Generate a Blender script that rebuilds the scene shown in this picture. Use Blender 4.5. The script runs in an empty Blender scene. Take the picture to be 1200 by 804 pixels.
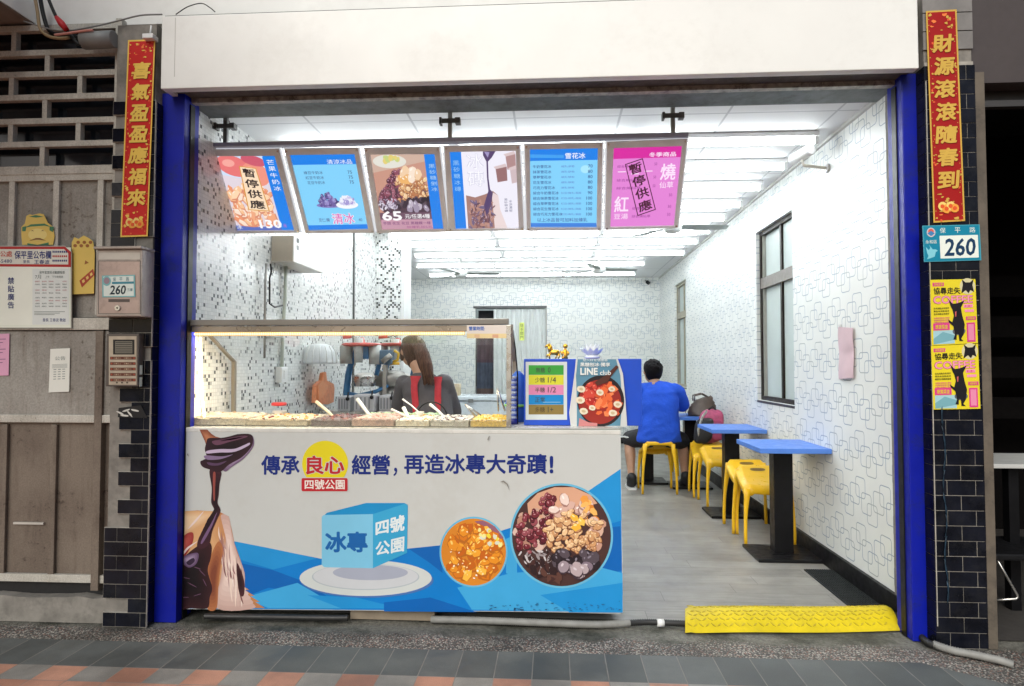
import bpy, bmesh, math, random
from mathutils import Vector, Matrix, Quaternion
R = math.radians
random.seed(7)
scene = bpy.context.scene
COL = scene.collection

# ------------------------------------------------------------------ camera, world, sun, exposure
F, CAMH, VX, VY = 770.0, 1.28, 48.0, 26.0            # focal length in photo pixels (1200 wide), eye height
PITCH = math.atan(VY / F); YAW = math.atan(VX / F * math.cos(PITCH))
cam_d = bpy.data.cameras.new('camera'); cam = bpy.data.objects.new('camera', cam_d); COL.objects.link(cam)
cam.location = (0, 0, CAMH); cam.rotation_euler = (math.pi / 2 + PITCH, 0, YAW)
cam_d.sensor_fit = 'HORIZONTAL'; cam_d.sensor_width = 36; cam_d.lens = 36 * F / 1200
cam_d.clip_start = 0.05; cam_d.clip_end = 500
scene.camera = cam
EXPO = 1.0
SUN_EL, SUN_AZ = 38, 200
w = bpy.data.worlds.new('World'); scene.world = w; w.use_nodes = True
nt = w.node_tree; bg = nt.nodes['Background']; sky = nt.nodes.new('ShaderNodeTexSky')
sky.sky_type = 'NISHITA'; sky.sun_disc = False; sky.sun_elevation = R(SUN_EL); sky.sun_rotation = R(SUN_AZ)
sky.dust_density = 4; sky.air_density = 1.0; sky.ozone_density = 1
nt.links.new(sky.outputs[0], bg.inputs[0]); bg.inputs[1].default_value = 0.05
sd = bpy.data.lights.new('sun', 'SUN'); so = bpy.data.objects.new('sun', sd); COL.objects.link(so)
sd.energy = 1.15; sd.angle = R(50); sd.color = (0.965, 1.0, 0.985)
sv = Vector((math.sin(R(SUN_AZ)) * math.cos(R(SUN_EL)), math.cos(R(SUN_AZ)) * math.cos(R(SUN_EL)), math.sin(R(SUN_EL))))
so.rotation_euler = sv.to_track_quat('Z', 'Y').to_euler(); so.location = (0, -6, 8)
vs = scene.view_settings; vs.view_transform = 'Standard'; vs.look = 'None'; vs.exposure = EXPO; vs.gamma = 1; vs.use_curve_mapping = False
scene.cycles.use_denoising = True
scene.cycles.max_bounces = 10; scene.cycles.diffuse_bounces = 6; scene.cycles.transparent_max_bounces = 16
scene.cycles.caustics_reflective = False; scene.cycles.caustics_refractive = False
scene.cycles.sample_clamp_indirect = 6
TUBE_E = 11.8

# ------------------------------------------------------------------ survey of the photo: pixel + known plane -> place
CR = Vector((math.cos(YAW), math.sin(YAW), 0)); CF = Vector((-math.sin(YAW) * math.cos(PITCH), math.cos(YAW) * math.cos(PITCH), math.sin(PITCH)))
CU = CR.cross(CF); CC = Vector((0, 0, CAMH))
def ray(x, y): return CR * ((x - 600) / F) + CU * ((402 - y) / F) + CF
def pY(x, y, Y): d = ray(x, y); return CC + d * (Y / d.y)
def pX(x, y, X): d = ray(x, y); return CC + d * (X / d.x)
def pZ(x, y, Z=0): d = ray(x, y); return CC + d * ((Z - CAMH) / d.z)
def pPl(x, y, P0, N): d = ray(x, y); return CC + d * ((P0 - CC).dot(N) / d.dot(N))

# ------------------------------------------------------------------ materials
def lin1(v): v /= 255; return v / 12.92 if v <= 0.04045 else ((v + 0.055) / 1.055) ** 2.4
def S(r, g, b, k=1.0): return (min(1, lin1(r) * k), min(1, lin1(g) * k), min(1, lin1(b) * k))
class NT:
    """small node-graph helper"""
    def __init__(s, name):
        s.m = bpy.data.materials.new(name); s.m.use_nodes = True; s.t = s.m.node_tree; s.p = s.t.nodes['Principled BSDF']
    def n(s, typ, **kw):
        nd = s.t.nodes.new(typ)
        for k, v in kw.items(): setattr(nd, k, v)
        return nd
    def put(s, sock, v):
        if hasattr(v, 'is_output') or isinstance(v, bpy.types.NodeSocket): s.t.links.new(v, sock)
        elif isinstance(v, (tuple, list)) and len(v) == 3 and sock.type == 'RGBA': sock.default_value = (*v, 1)
        else: sock.default_value = v
    def math(s, op, a, b=None, c=None):
        nd = s.n('ShaderNodeMath', operation=op); s.put(nd.inputs[0], a)
        if b is not None: s.put(nd.inputs[1], b)
        if c is not None: s.put(nd.inputs[2], c)
        return nd.outputs[0]
    def pos(s):
        g = s.n('ShaderNodeNewGeometry'); x = s.n('ShaderNodeSeparateXYZ'); s.t.links.new(g.outputs['Position'], x.inputs[0])
        return g.outputs['Position'], x.outputs[0], x.outputs[1], x.outputs[2]
    def comb(s, x, y, z=0.0):
        c = s.n('ShaderNodeCombineXYZ'); s.put(c.inputs[0], x); s.put(c.inputs[1], y); s.put(c.inputs[2], z); return c.outputs[0]
    def mix(s, f, a, b):
        m = s.n('ShaderNodeMix', data_type='RGBA'); s.put(m.inputs[0], f); s.put(m.inputs[6], a); s.put(m.inputs[7], b); return m.outputs[2]
    def mul(s, a, b):
        m = s.n('ShaderNodeMix', data_type='RGBA', blend_type='MULTIPLY'); m.inputs[0].default_value = 1; s.put(m.inputs[6], a); s.put(m.inputs[7], b); return m.outputs[2]
    def noise(s, vec, scale, detail=4, rough=0.55):
        nd = s.n('ShaderNodeTexNoise'); nd.inputs['Scale'].default_value = scale; nd.inputs['Detail'].default_value = detail; nd.inputs['Roughness'].default_value = rough
        if vec is not None: s.t.links.new(vec, nd.inputs['Vector'])
        return nd.outputs['Fac']
    def ramp(s, f, a, b, lo=0.0, hi=1.0):
        m = s.n('ShaderNodeMapRange', interpolation_type='SMOOTHSTEP'); s.put(m.inputs[0], f); m.inputs[1].default_value = a; m.inputs[2].default_value = b
        m.inputs[3].default_value = lo; m.inputs[4].default_value = hi; return m.outputs[0]
    def bump(s, h, strength=0.3, dist=0.002):
        b = s.n('ShaderNodeBump'); b.inputs['Strength'].default_value = strength; b.inputs['Distance'].default_value = dist
        s.put(b.inputs['Height'], h); s.t.links.new(b.outputs[0], s.p.inputs['Normal'])
    def white(s, vec):
        nd = s.n('ShaderNodeTexWhiteNoise', noise_dimensions='3D'); s.t.links.new(vec, nd.inputs[0]); return nd.outputs[0]
    def base(s, v): s.put(s.p.inputs['Base Color'], v)
    def rough(s, v): s.put(s.p.inputs['Roughness'], v)
_mc = {}
def mat(name, col, rough=0.5, metal=0.0, var=0.08, vs=9.0, bump=0.0, bs=120.0, spec=0.5, dirt=0.0, dirtcol=(0.12, 0.1, 0.08), ds=5.0):
    if name in _mc: return _mc[name]
    g = NT(name); P = g.pos()[0]
    n = g.noise(P, vs, 5); f = g.ramp(n, 0.25, 0.75, 1 - var, 1 + var)
    c = g.mul(col, g.comb(f, f, f)) if var else col
    if dirt:
        d = g.noise(P, ds, 8, 0.68); d2 = g.noise(P, ds * 9, 4, 0.6)
        c = g.mix(g.math('MULTIPLY', g.ramp(g.math('ADD', g.math('MULTIPLY', d, 0.75), g.math('MULTIPLY', d2, 0.25)), 0.47, 0.68), dirt), c, dirtcol)
    g.base(c); g.p.inputs['Metallic'].default_value = metal; g.p.inputs['Specular IOR Level'].default_value = spec
    g.rough(g.ramp(g.noise(P, vs * 3, 3), 0.3, 0.7, max(0.02, rough - 0.06), min(1, rough + 0.06)))
    if bump: g.bump(g.noise(P, bs, 5), bump)
    _mc[name] = g.m; return g.m
def ink(r, g, b, rough=0.45, k=1.12):
    """printed colour; r,g,b as the photo shows it"""
    nm = 'ink_%02x%02x%02x_%d_%d' % (r, g, b, int(rough * 100), int(k * 100))
    return mat(nm, S(r, g, b, k), rough, var=0.05, vs=4, spec=0.3)
def glow(r, g, b, k=1.0):
    """colour of a backlit panel"""
    nm = 'backlit_%02x%02x%02x_%d' % (r, g, b, int(k * 100))
    if nm in _mc: return _mc[nm]
    t = NT(nm); t.base((0.02, 0.02, 0.02)); t.rough(0.35); t.put(t.p.inputs['Emission Color'], S(r, g, b)); t.p.inputs['Emission Strength'].default_value = 1.03 * k / 2 ** EXPO
    _mc[nm] = t.m; return t.m
def emis(name, col, e):
    t = NT(name); t.base(col); t.put(t.p.inputs['Emission Color'], col); t.p.inputs['Emission Strength'].default_value = e; return t.m
def glass(name, tint=(0.96, 0.98, 0.97), ior=1.45, extra=0.0):
    t = NT(name); o = t.t.nodes['Material Output']; tr = t.n('ShaderNodeBsdfTransparent'); gl = t.n('ShaderNodeBsdfGlossy'); mx = t.n('ShaderNodeMixShader'); fr = t.n('ShaderNodeFresnel')
    t.put(tr.inputs[0], tint); gl.inputs['Roughness'].default_value = 0.02; fr.inputs[0].default_value = ior
    t.put(mx.inputs[0], t.math('ADD', t.math('MULTIPLY', fr.outputs[0], 0.8), extra)); t.t.links.new(tr.outputs[0], mx.inputs[1]); t.t.links.new(gl.outputs[0], mx.inputs[2]); t.t.links.new(mx.outputs[0], o.inputs[0])
    return t.m

# ------------------------------------------------------------------ mesh builder
class MB:
    def __init__(s): s.bm = bmesh.new(); s.mats = []; s.sm = False
    def mi(s, m):
        if m not in s.mats: s.mats.append(m)
        return s.mats.index(m)
    def _fin(s, faces, m, smooth=False):
        i = s.mi(m)
        for f in faces: f.material_index = i; f.smooth = smooth
    def poly(s, pts, m, smooth=False):
        f = s.bm.faces.new([s.bm.verts.new(p) for p in pts]); s._fin([f], m, smooth); return f
    def box(s, x0, x1, y0, y1, z0, z1, m, bev=0.0, rot=None):
        c = Vector(((x0 + x1) / 2, (y0 + y1) / 2, (z0 + z1) / 2)); sz = (abs(x1 - x0), abs(y1 - y0), abs(z1 - z0))
        M = Matrix.Translation(c) @ (rot.to_4x4() if rot else Matrix()) @ Matrix.Diagonal((*sz, 1))
        n0 = len(s.bm.faces); r = bmesh.ops.create_cube(s.bm, size=1, matrix=M)
        fs = set(f for v in r['verts'] for f in v.link_faces)
        if bev:
            es = list(set(e for v in r['verts'] for e in v.link_edges))
            b = bmesh.ops.bevel(s.bm, geom=es, offset=bev, segments=2, profile=0.6, affect='EDGES'); fs = set(f for f in fs if f.is_valid) | set(b['faces'])
            fs |= set(f for v in b['verts'] for f in v.link_faces)
        s._fin(fs, m); return s
    def prism(s, pts, vec, m):
        vec = Vector(vec); a = [s.bm.verts.new(p) for p in pts]; b = [s.bm.verts.new(Vector(p) + vec) for p in pts]; n = len(pts)
        fs = [s.bm.faces.new(a), s.bm.faces.new(b[::-1])] + [s.bm.faces.new((a[i], b[i], b[(i + 1) % n], a[(i + 1) % n])) for i in range(n)]
        s._fin(fs, m); return s
    def rings(s, rings, m, caps=True, smooth=True, closed=True):
        vs = [[s.bm.verts.new(p) for p in r] for r in rings]; fs = []; n = len(rings[0])
        for a, b in zip(vs, vs[1:]):
            for i in range(n if closed else n - 1): fs.append(s.bm.faces.new((a[i], a[(i + 1) % n], b[(i + 1) % n], b[i])))
        s._fin(fs, m, smooth)
        if caps and closed: s._fin([s.bm.faces.new(vs[0][::-1]), s.bm.faces.new(vs[-1])], m)
        return s
    def tube(s, pts, r, m, n=8, flat=1.0):
        pts = [Vector(p) for p in pts]; rs = r if isinstance(r, (list, tuple)) else [r] * len(pts); rr = []; prev = None
        for i, p in enumerate(pts):
            t = (pts[min(i + 1, len(pts) - 1)] - pts[max(i - 1, 0)]).normalized()
            if prev is None: u = t.orthogonal().normalized()
            else: u = (prev - t * prev.dot(t)).normalized()
            prev = u; v = t.cross(u)
            rr.append([p + (u * math.cos(2 * math.pi * k / n) + v * math.sin(2 * math.pi * k / n) * flat) * rs[i] for k in range(n)])
        return s.rings(rr, m)
    def cyl(s, a, b, r, m, n=16): return s.tube([a, b], r, m, n)
    def lathe(s, prof, c, m, n=24, ax=None):
        c = Vector(c); q = Vector((0, 0, 1)).rotation_difference(Vector(ax).normalized()) if ax else Quaternion()
        return s.rings([[c + q @ Vector((r * math.cos(2 * math.pi * k / n), r * math.sin(2 * math.pi * k / n), z)) for k in range(n)] for r, z in prof], m)
    def ball(s, c, r, m, u=16, v=10, rot=None):
        r = r if isinstance(r, (tuple, list)) else (r, r, r)
        M = Matrix.Translation(Vector(c)) @ (rot.to_4x4() if rot else Matrix()) @ Matrix.Diagonal((*r, 1))
        x = bmesh.ops.create_uvsphere(s.bm, u_segments=u, v_segments=v, radius=1, matrix=M); s._fin(set(f for q in x['verts'] for f in q.link_faces), m, True); return s
    def grid(s, fn, nu, nv, m, smooth=True):
        vs = [[s.bm.verts.new(fn(i / nu, j / nv)) for j in range(nv + 1)] for i in range(nu + 1)]
        s._fin([s.bm.faces.new((vs[i][j], vs[i + 1][j], vs[i + 1][j + 1], vs[i][j + 1])) for i in range(nu) for j in range(nv)], m, smooth); return s
    def build(s, name, parent=None, origin=None, recalc=True, keep=False):
        if recalc: bmesh.ops.recalc_face_normals(s.bm, faces=s.bm.faces)
        o0 = wpos(parent) if parent else Vector(origin or (0, 0, 0))
        if o0.length: bmesh.ops.translate(s.bm, verts=s.bm.verts, vec=-o0)
        me = bpy.data.meshes.new(name); s.bm.to_mesh(me); s.bm.free()
        for m in s.mats: me.materials.append(m)
        o = bpy.data.objects.new(name, me); COL.objects.link(o)
        if parent: o.parent = parent
        else: o.location = o0
        return o
def wpos(o):
    p = Vector()
    while o: p = p + Vector(o.location); o = o.parent
    return p
def tag(o, label=None, cat=None, group=None, kind=None):
    if label: o['label'] = label
    if cat: o['category'] = cat
    if group: o['group'] = group
    if kind: o['kind'] = kind
    return o
def thing(name, label, cat, loc=(0, 0, 0), group=None):
    o = bpy.data.objects.new(name, None); COL.objects.link(o); o.location = loc; o.empty_display_size = 0.1
    return tag(o, label, cat, group)
def dup(root, loc, rz=None, label=None, group=None):
    def cp(o, par):
        c = o.copy(); COL.objects.link(c); c.parent = par
        for ch in [x for x in bpy.data.objects if x.parent == o]: cp(ch, c)
        return c
    r = cp(root, None); r.location = loc
    if rz is not None: r.rotation_euler = (0, 0, rz)
    return tag(r, label, None, group)

# ------------------------------------------------------------------ lettering and flat print
_tc = {}
def glyphs(txt):
    k = txt
    if k in _tc: return _tc[k]
    c = bpy.data.curves.new('t', 'FONT'); c.body = txt; c.resolution_u = 2; c.dimensions = '2D'; c.fill_mode = 'FRONT'
    o = bpy.data.objects.new('t', c); COL.objects.link(o); bpy.context.view_layer.update()
    me = bpy.data.meshes.new_from_object(o.evaluated_get(bpy.context.evaluated_depsgraph_get()))
    vs = [(v.co.x, v.co.y) for v in me.vertices]; fs = [tuple(p.vertices) for p in me.polygons]
    bpy.data.objects.remove(o); bpy.data.curves.remove(c); bpy.data.meshes.remove(me)
    x0 = min(v[0] for v in vs); x1 = max(v[0] for v in vs); y0 = min(v[1] for v in vs); y1 = max(v[1] for v in vs)
    vs = [((x - x0) / (x1 - x0), (y1 - y) / (y1 - y0)) for x, y in vs]
    _tc[k] = (vs, fs, (x1 - x0) / (y1 - y0)); return _tc[k]
class Art(MB):
    """flat print on one plane; coordinates are photo pixels, or 0..1 across a quad of photo pixels (TL,TR,BR,BL)"""
    def __init__(s, P0, N, quad=None, gap=0.0007):
        super().__init__(); s.P0 = Vector(P0); s.N = Vector(N).normalized(); s.q = quad; s.gap = gap; s.k = 0
        if s.N.dot(s.P0 - CC) > 0: s.N = -s.N
    def px(s, u, v):
        if not s.q: return u, v
        a, b, c, d = s.q
        return tuple(a[i] * (1 - u) * (1 - v) + b[i] * u * (1 - v) + c[i] * u * v + d[i] * (1 - u) * v for i in (0, 1))
    def pt(s, u, v, L): x, y = s.px(u, v); return pPl(x, y, s.P0 + s.N * (s.gap * L), s.N)
    def pg(s, pts, m, L=1.0): return s.poly([s.pt(u, v, L) for u, v in pts], m)
    def rect(s, x0, y0, x1, y1, m, L=1.0): return s.pg([(x0, y0), (x1, y0), (x1, y1), (x0, y1)], m, L)
    def ell(s, cx, cy, rx, ry, m, L=1.0, n=36, rot=0.0):
        c, d = math.cos(rot), math.sin(rot)
        return s.pg([(cx + rx * math.cos(t) * c - ry * math.sin(t) * d, cy + rx * math.cos(t) * d + ry * math.sin(t) * c) for t in (2 * math.pi * i / n for i in range(n))], m, L)
    def sp(s, pts, m, L=1.0, n=5):
        N = len(pts); Q = []
        for i in range(N):
            a, b, c, d = pts[i - 1], pts[i], pts[(i + 1) % N], pts[(i + 2) % N]
            for k in range(n):
                t = k / n; Q.append(tuple(.5 * (2 * b[j] + (c[j] - a[j]) * t + (2 * a[j] - 5 * b[j] + 4 * c[j] - d[j]) * t * t + (3 * b[j] - a[j] - 3 * c[j] + d[j]) * t ** 3) for j in (0, 1)))
        return s.pg(Q, m, L)
    def soft(s, pts, c0, c1, L, ctr, n=7, end=0.25, sm=True, inkf=None):
        for i in range(n):
            t = i / (n - 1); k = 1 - (1 - end) * t; col = tuple(int(round(c0[j] + (c1[j] - c0[j]) * t)) for j in range(3))
            (s.sp if sm else s.pg)([(ctr[0] + (x - ctr[0]) * k, ctr[1] + (y - ctr[1]) * k) for x, y in pts], (inkf or ink)(*col), L + i * 0.03)
    def blob(s, cx, cy, rx, ry, m, L, rot=0.0, n=9, j=0.18):
        c, d = math.cos(rot), math.sin(rot); p = []
        for i in range(n):
            t = 2 * math.pi * i / n; k = 1 + random.uniform(-j, j); a, b = rx * k * math.cos(t), ry * k * math.sin(t); p.append((cx + a * c - b * d, cy + a * d + b * c))
        return s.pg(p, m, L)
    def frame(s, x0, y0, x1, y1, tx, ty, m, L=1.0):
        s.rect(x0, y0, x1, y0 + ty, m, L); s.rect(x0, y1 - ty, x1, y1, m, L); s.rect(x0, y0 + ty, x0 + tx, y1 - ty, m, L); s.rect(x1 - tx, y0 + ty, x1, y1 - ty, m, L)
    def text(s, txt, x0, y0, x1, y1, m, L=2.0, bold=0.0, skew=0.0, quad=None):
        vs, fs, asp = glyphs(txt)
        bv = bold * 1.0; bu = bv / asp; offs = [(0, 0)] + ([(bu * math.cos(t), bv * math.sin(t)) for t in (0.4 + 6.2832 * k / 8 for k in range(8))] if bold > 0.004 else [])
        for j, (du, dv) in enumerate(offs):
            V = []
            for u, v in vs:
                if j or bu: u, v = bu + u * (1 - 2 * bu) + du, bv + v * (1 - 2 * bv) + dv
                if quad:
                    a, b, c, d = quad; X, Y = (a[i] * (1 - u) * (1 - v) + b[i] * u * (1 - v) + c[i] * u * v + d[i] * (1 - u) * v for i in (0, 1))
                else: X, Y = x0 + (x1 - x0) * u + skew * (1 - v), y0 + (y1 - y0) * v
                V.append(s.bm.verts.new(s.pt(X, Y, L + j * 0.02)))
            ff = []
            for f in fs:
                try: ff.append(s.bm.faces.new([V[i] for i in f]))
                except ValueError: pass
            s._fin(ff, m)
    def vtext(s, txt, x0, y0, x1, y1, m, L=2.0, bold=0.0, fill=0.84, skew=0.0):
        h = (y1 - y0) / len(txt)
        for i, ch in enumerate(txt): s.text(ch, x0, y0 + h * i, x1, y0 + h * (i + fill), m, L, bold, skew)
    def words(s, txt, x0, y0, x1, y1, m, L=2.0, bold=0.0): s.text(txt, x0, y0, x1, y1, m, L, bold)
    def chips(s, n, where, size, mats, L=2.0, ar=(0.6, 1.0), hi=None, lo=None, nn=8, j=0.15, sq=0.0):
        """printed photo of food: many small pieces"""
        for i in range(n):
            p = where()
            if not p: continue
            r = random.uniform(*size); a = random.uniform(*ar); ro = random.uniform(0, 3.14); LL = L + i * 0.03
            if lo: s.blob(p[0], p[1] + r * 0.15, r * 1.12, r * a * 1.12, lo, LL, ro, nn, j)
            s.blob(p[0], p[1], r, r * a, random.choice(mats), LL + 0.01, ro, nn, j)
            if hi: s.blob(p[0] - r * 0.2, p[1] - r * 0.3, r * 0.35, r * a * 0.22, hi, LL + 0.02, ro, 6, j)
def disc(cx, cy, r, ok=lambda x, y: True):
    def f():
        for _ in range(40):
            a = random.uniform(0, 6.283); q = r * math.sqrt(random.random()); x, y = cx + q * math.cos(a), cy + q * math.sin(a)
            if ok(x, y): return x, y
    return f
def area(x0, y0, x1, y1, ok=lambda x, y: True):
    def f():
        for _ in range(40):
            x, y = random.uniform(x0, x1), random.uniform(y0, y1)
            if ok(x, y): return x, y
    return f
def sheet(art, name, pts, m, parent=None, thick=0.0012, origin=None):
    """turn an Art into one thin solid sheet: body plus its print"""
    a = [art.pt(u, v, 0) for u, v in pts]; art.prism(a, -art.N * thick, m)
    return art.build(name, parent, origin=origin)
def remesh(mb, name, parent, voxel, smooth=5, m=None, fold=0.0):
    bm_o = mb.build('tmp_body', recalc=True); md = bm_o.modifiers.new('r', 'REMESH'); md.mode = 'VOXEL'; md.voxel_size = voxel; md.use_smooth_shade = True
    sm = bm_o.modifiers.new('s', 'SMOOTH'); sm.iterations = smooth; sm.factor = 0.5
    bpy.context.view_layer.update(); me = bpy.data.meshes.new_from_object(bm_o.evaluated_get(bpy.context.evaluated_depsgraph_get()))
    mats = [x for x in mb.mats]; old = bm_o.data; bpy.data.objects.remove(bm_o); bpy.data.meshes.remove(old)
    o0 = wpos(parent); me.transform(Matrix.Translation(-o0)); me.materials.clear(); me.materials.append(m or mats[0])
    for p in me.polygons: p.use_smooth = True; p.material_index = 0
    if fold:
        from mathutils import noise as NZ
        for v in me.vertices:
            q = v.co + o0; k = 1 - 2.2 * abs(NZ.noise(Vector((q.x * 5 + q.z * 4, q.y * 5, q.z * 9 - q.x * 5)))) + 0.25 * NZ.noise(Vector((q.x * 22 - q.z * 9, q.y * 20, q.z * 30)))
            v.co += v.normal * (fold * k)
    me.name = name; o = bpy.data.objects.new(name, me); COL.objects.link(o); o.parent = parent; return o

# ------------------------------------------------------------------ special materials
def wallpaper(name, sgn_axis, u0, v0):
    t = NT(name); P, X, Y, Z = t.pos(); u = X if sgn_axis == 'x' else t.math('MULTIPLY', Y, -1.0)
    PU, PV, b, r = 0.281, 0.264, 0.057, 0.021; best = None
    for ou, ov in ((0, 0), (-0.072, -0.046), (0.070, -0.080), (0.136, -0.127)):
        qx = t.math('SUBTRACT', t.math('ABSOLUTE', t.math('WRAP', t.math('SUBTRACT', u, u0 + ou), PU / 2, -PU / 2)), b - r)
        qy = t.math('SUBTRACT', t.math('ABSOLUTE', t.math('WRAP', t.math('SUBTRACT', Z, v0 + ov), PV / 2, -PV / 2)), b - r)
        mx, my = t.math('MAXIMUM', qx, 0.0), t.math('MAXIMUM', qy, 0.0)
        ln = t.math('SQRT', t.math('ADD', t.math('MULTIPLY', mx, mx), t.math('MULTIPLY', my, my)))
        d = t.math('ABSOLUTE', t.math('SUBTRACT', t.math('ADD', ln, t.math('MINIMUM', t.math('MAXIMUM', qx, qy), 0.0)), r))
        best = d if best is None else t.math('MINIMUM', best, d)
    line = t.ramp(best, 0.0016, 0.0035, 1.0, 0.0)
    n = t.noise(P, 3.0, 3); tone = t.mix(t.ramp(t.noise(P, 11, 2), 0.35, 0.6), (0.27, 0.31, 0.32), (0.18, 0.26, 0.37))
    c = t.mix(t.math('MULTIPLY', line, 0.85), t.mix(t.ramp(n, 0.3, 0.7), (0.80, 0.82, 0.79), (0.74, 0.76, 0.735)), tone)
    t.base(c); t.rough(0.42); t.bump(t.math('ADD', t.math('MULTIPLY', line, 0.6), t.math('MULTIPLY', t.noise(P, 260, 2), 0.3)), 0.12, 0.001)
    return t.m
def mosaic(name, dark, amount, pitch=0.0205):
    t = NT(name); P, X, Y, Z = t.pos(); u = t.math('DIVIDE', t.math('ADD', X, Y), pitch); v = t.math('DIVIDE', Z, pitch)
    cell = t.comb(t.math('FLOOR', u), t.math('FLOOR', v), 3.0); wv = t.white(cell); cell2 = t.comb(t.math('FLOOR', u), t.math('FLOOR', v), 9.0); w2 = t.white(cell2)
    big = t.comb(t.math('FLOOR', t.math('DIVIDE', u, 2.0)), t.math('FLOOR', t.math('DIVIDE', v, 2.0)), 5.0); w3 = t.white(big)
    c = t.mix(t.ramp(w2, 0.0, 1.0), (0.74, 0.76, 0.75), (0.86, 0.87, 0.85))
    par = t.math('MODULO', t.math('ABSOLUTE', t.math('ADD', t.math('FLOOR', u), t.math('FLOOR', v))), 2.0); wp_ = t.math('MULTIPLY', wv, t.math('LESS_THAN', par, 0.5)); wq_ = t.math('MULTIPLY', w2, t.math('GREATER_THAN', par, 0.5))
    c = t.mix(t.math('GREATER_THAN', wq_, 1 - amount * 1.3), c, (0.44, 0.47, 0.46))
    c = t.mix(t.math('GREATER_THAN', wp_, 1 - amount * 1.9), c, dark)
    gx = t.math('ABSOLUTE', t.math('SUBTRACT', t.math('FRACT', u), 0.5)); gy = t.math('ABSOLUTE', t.math('SUBTRACT', t.math('FRACT', v), 0.5))
    gr = t.ramp(t.math('MAXIMUM', gx, gy), 0.43, 0.47)
    c = t.mix(gr, c, (0.52, 0.53, 0.51)); t.base(c); t.rough(t.ramp(gr, 0, 1, 0.16, 0.7)); t.bump(t.math('MULTIPLY', gr, -1.0), 0.35, 0.001)
    return t.m
M_pap_b = wallpaper('wallpaper_back', 'x', pY(680.4, 346.7, 10.86).x, pY(680.4, 346.7, 10.86).z)
pp = pX(1035, 465.5, 1.75); M_pap_r = wallpaper('wallpaper_right', 'y', -pp.y, pp.z)
M_mos = mosaic('mosaic_tile', (0.13, 0.14, 0.15), 0.095); M_mos2 = mosaic('mosaic_tile_bold', (0.012, 0.012, 0.014), 0.16, 0.0215)
def ceil_mat():
    t = NT('ceiling_board'); P, X, Y, Z = t.pos()
    gx = t.math('ABSOLUTE', t.math('WRAP', t.math('ADD', X, 0.22), 0.305, -0.305)); gy = t.math('ABSOLUTE', t.math('WRAP', t.math('SUBTRACT', Y, 3.78), 0.61, -0.61))
    l = t.ramp(t.math('MINIMUM', gx, gy), 0.004, 0.009, 1.0, 0.0)
    t.base(t.mix(l, (0.72, 0.73, 0.74), (0.46, 0.47, 0.49))); t.rough(0.6); return t.m
def floor_mat():
    t = NT('vinyl_plank'); P, X, Y, Z = t.pos(); row = t.math('FLOOR', t.math('DIVIDE', Y, 0.152)); rnd = t.white(t.comb(row, 0.0, 1.0))
    ux = t.math('ADD', X, t.math('MULTIPLY', rnd, 0.9)); pl = t.white(t.comb(t.math('FLOOR', t.math('DIVIDE', ux, 0.92)), row, 2.0))
    g = t.noise(t.comb(t.math('MULTIPLY', X, 2.2), t.math('MULTIPLY', Y, 26.0), t.math('MULTIPLY', pl, 7.0)), 2.0, 6, 0.62)
    k = t.math('ADD', t.ramp(g, 0.25, 0.75, 0.87, 1.12), t.ramp(pl, 0, 1, -0.07, 0.07))
    sm = t.ramp(t.noise(P, 3.2, 7, 0.66), 0.3, 0.7, 0.84, 1.10)
    jy = t.math('ABSOLUTE', t.math('SUBTRACT', t.math('FRACT', t.math('DIVIDE', Y, 0.152)), 0.5)); j = t.ramp(jy, 0.487, 0.495)
    jx = t.math('ABSOLUTE', t.math('SUBTRACT', t.math('FRACT', t.math('DIVIDE', ux, 0.92)), 0.5)); j = t.math('MAXIMUM', j, t.ramp(jx, 0.4975, 0.499))
    f = t.math('MULTIPLY', k, sm); c = t.mul((0.25, 0.242, 0.22), t.comb(f, f, f)); t.base(t.mix(t.math('MULTIPLY', j, 0.6), c, (0.035, 0.033, 0.03)))
    t.rough(t.ramp(t.noise(P, 5, 4), 0.3, 0.7, 0.30, 0.46)); t.bump(t.math('SUBTRACT', t.math('MULTIPLY', g, 0.4), j), 0.12, 0.001); return t.m
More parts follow.
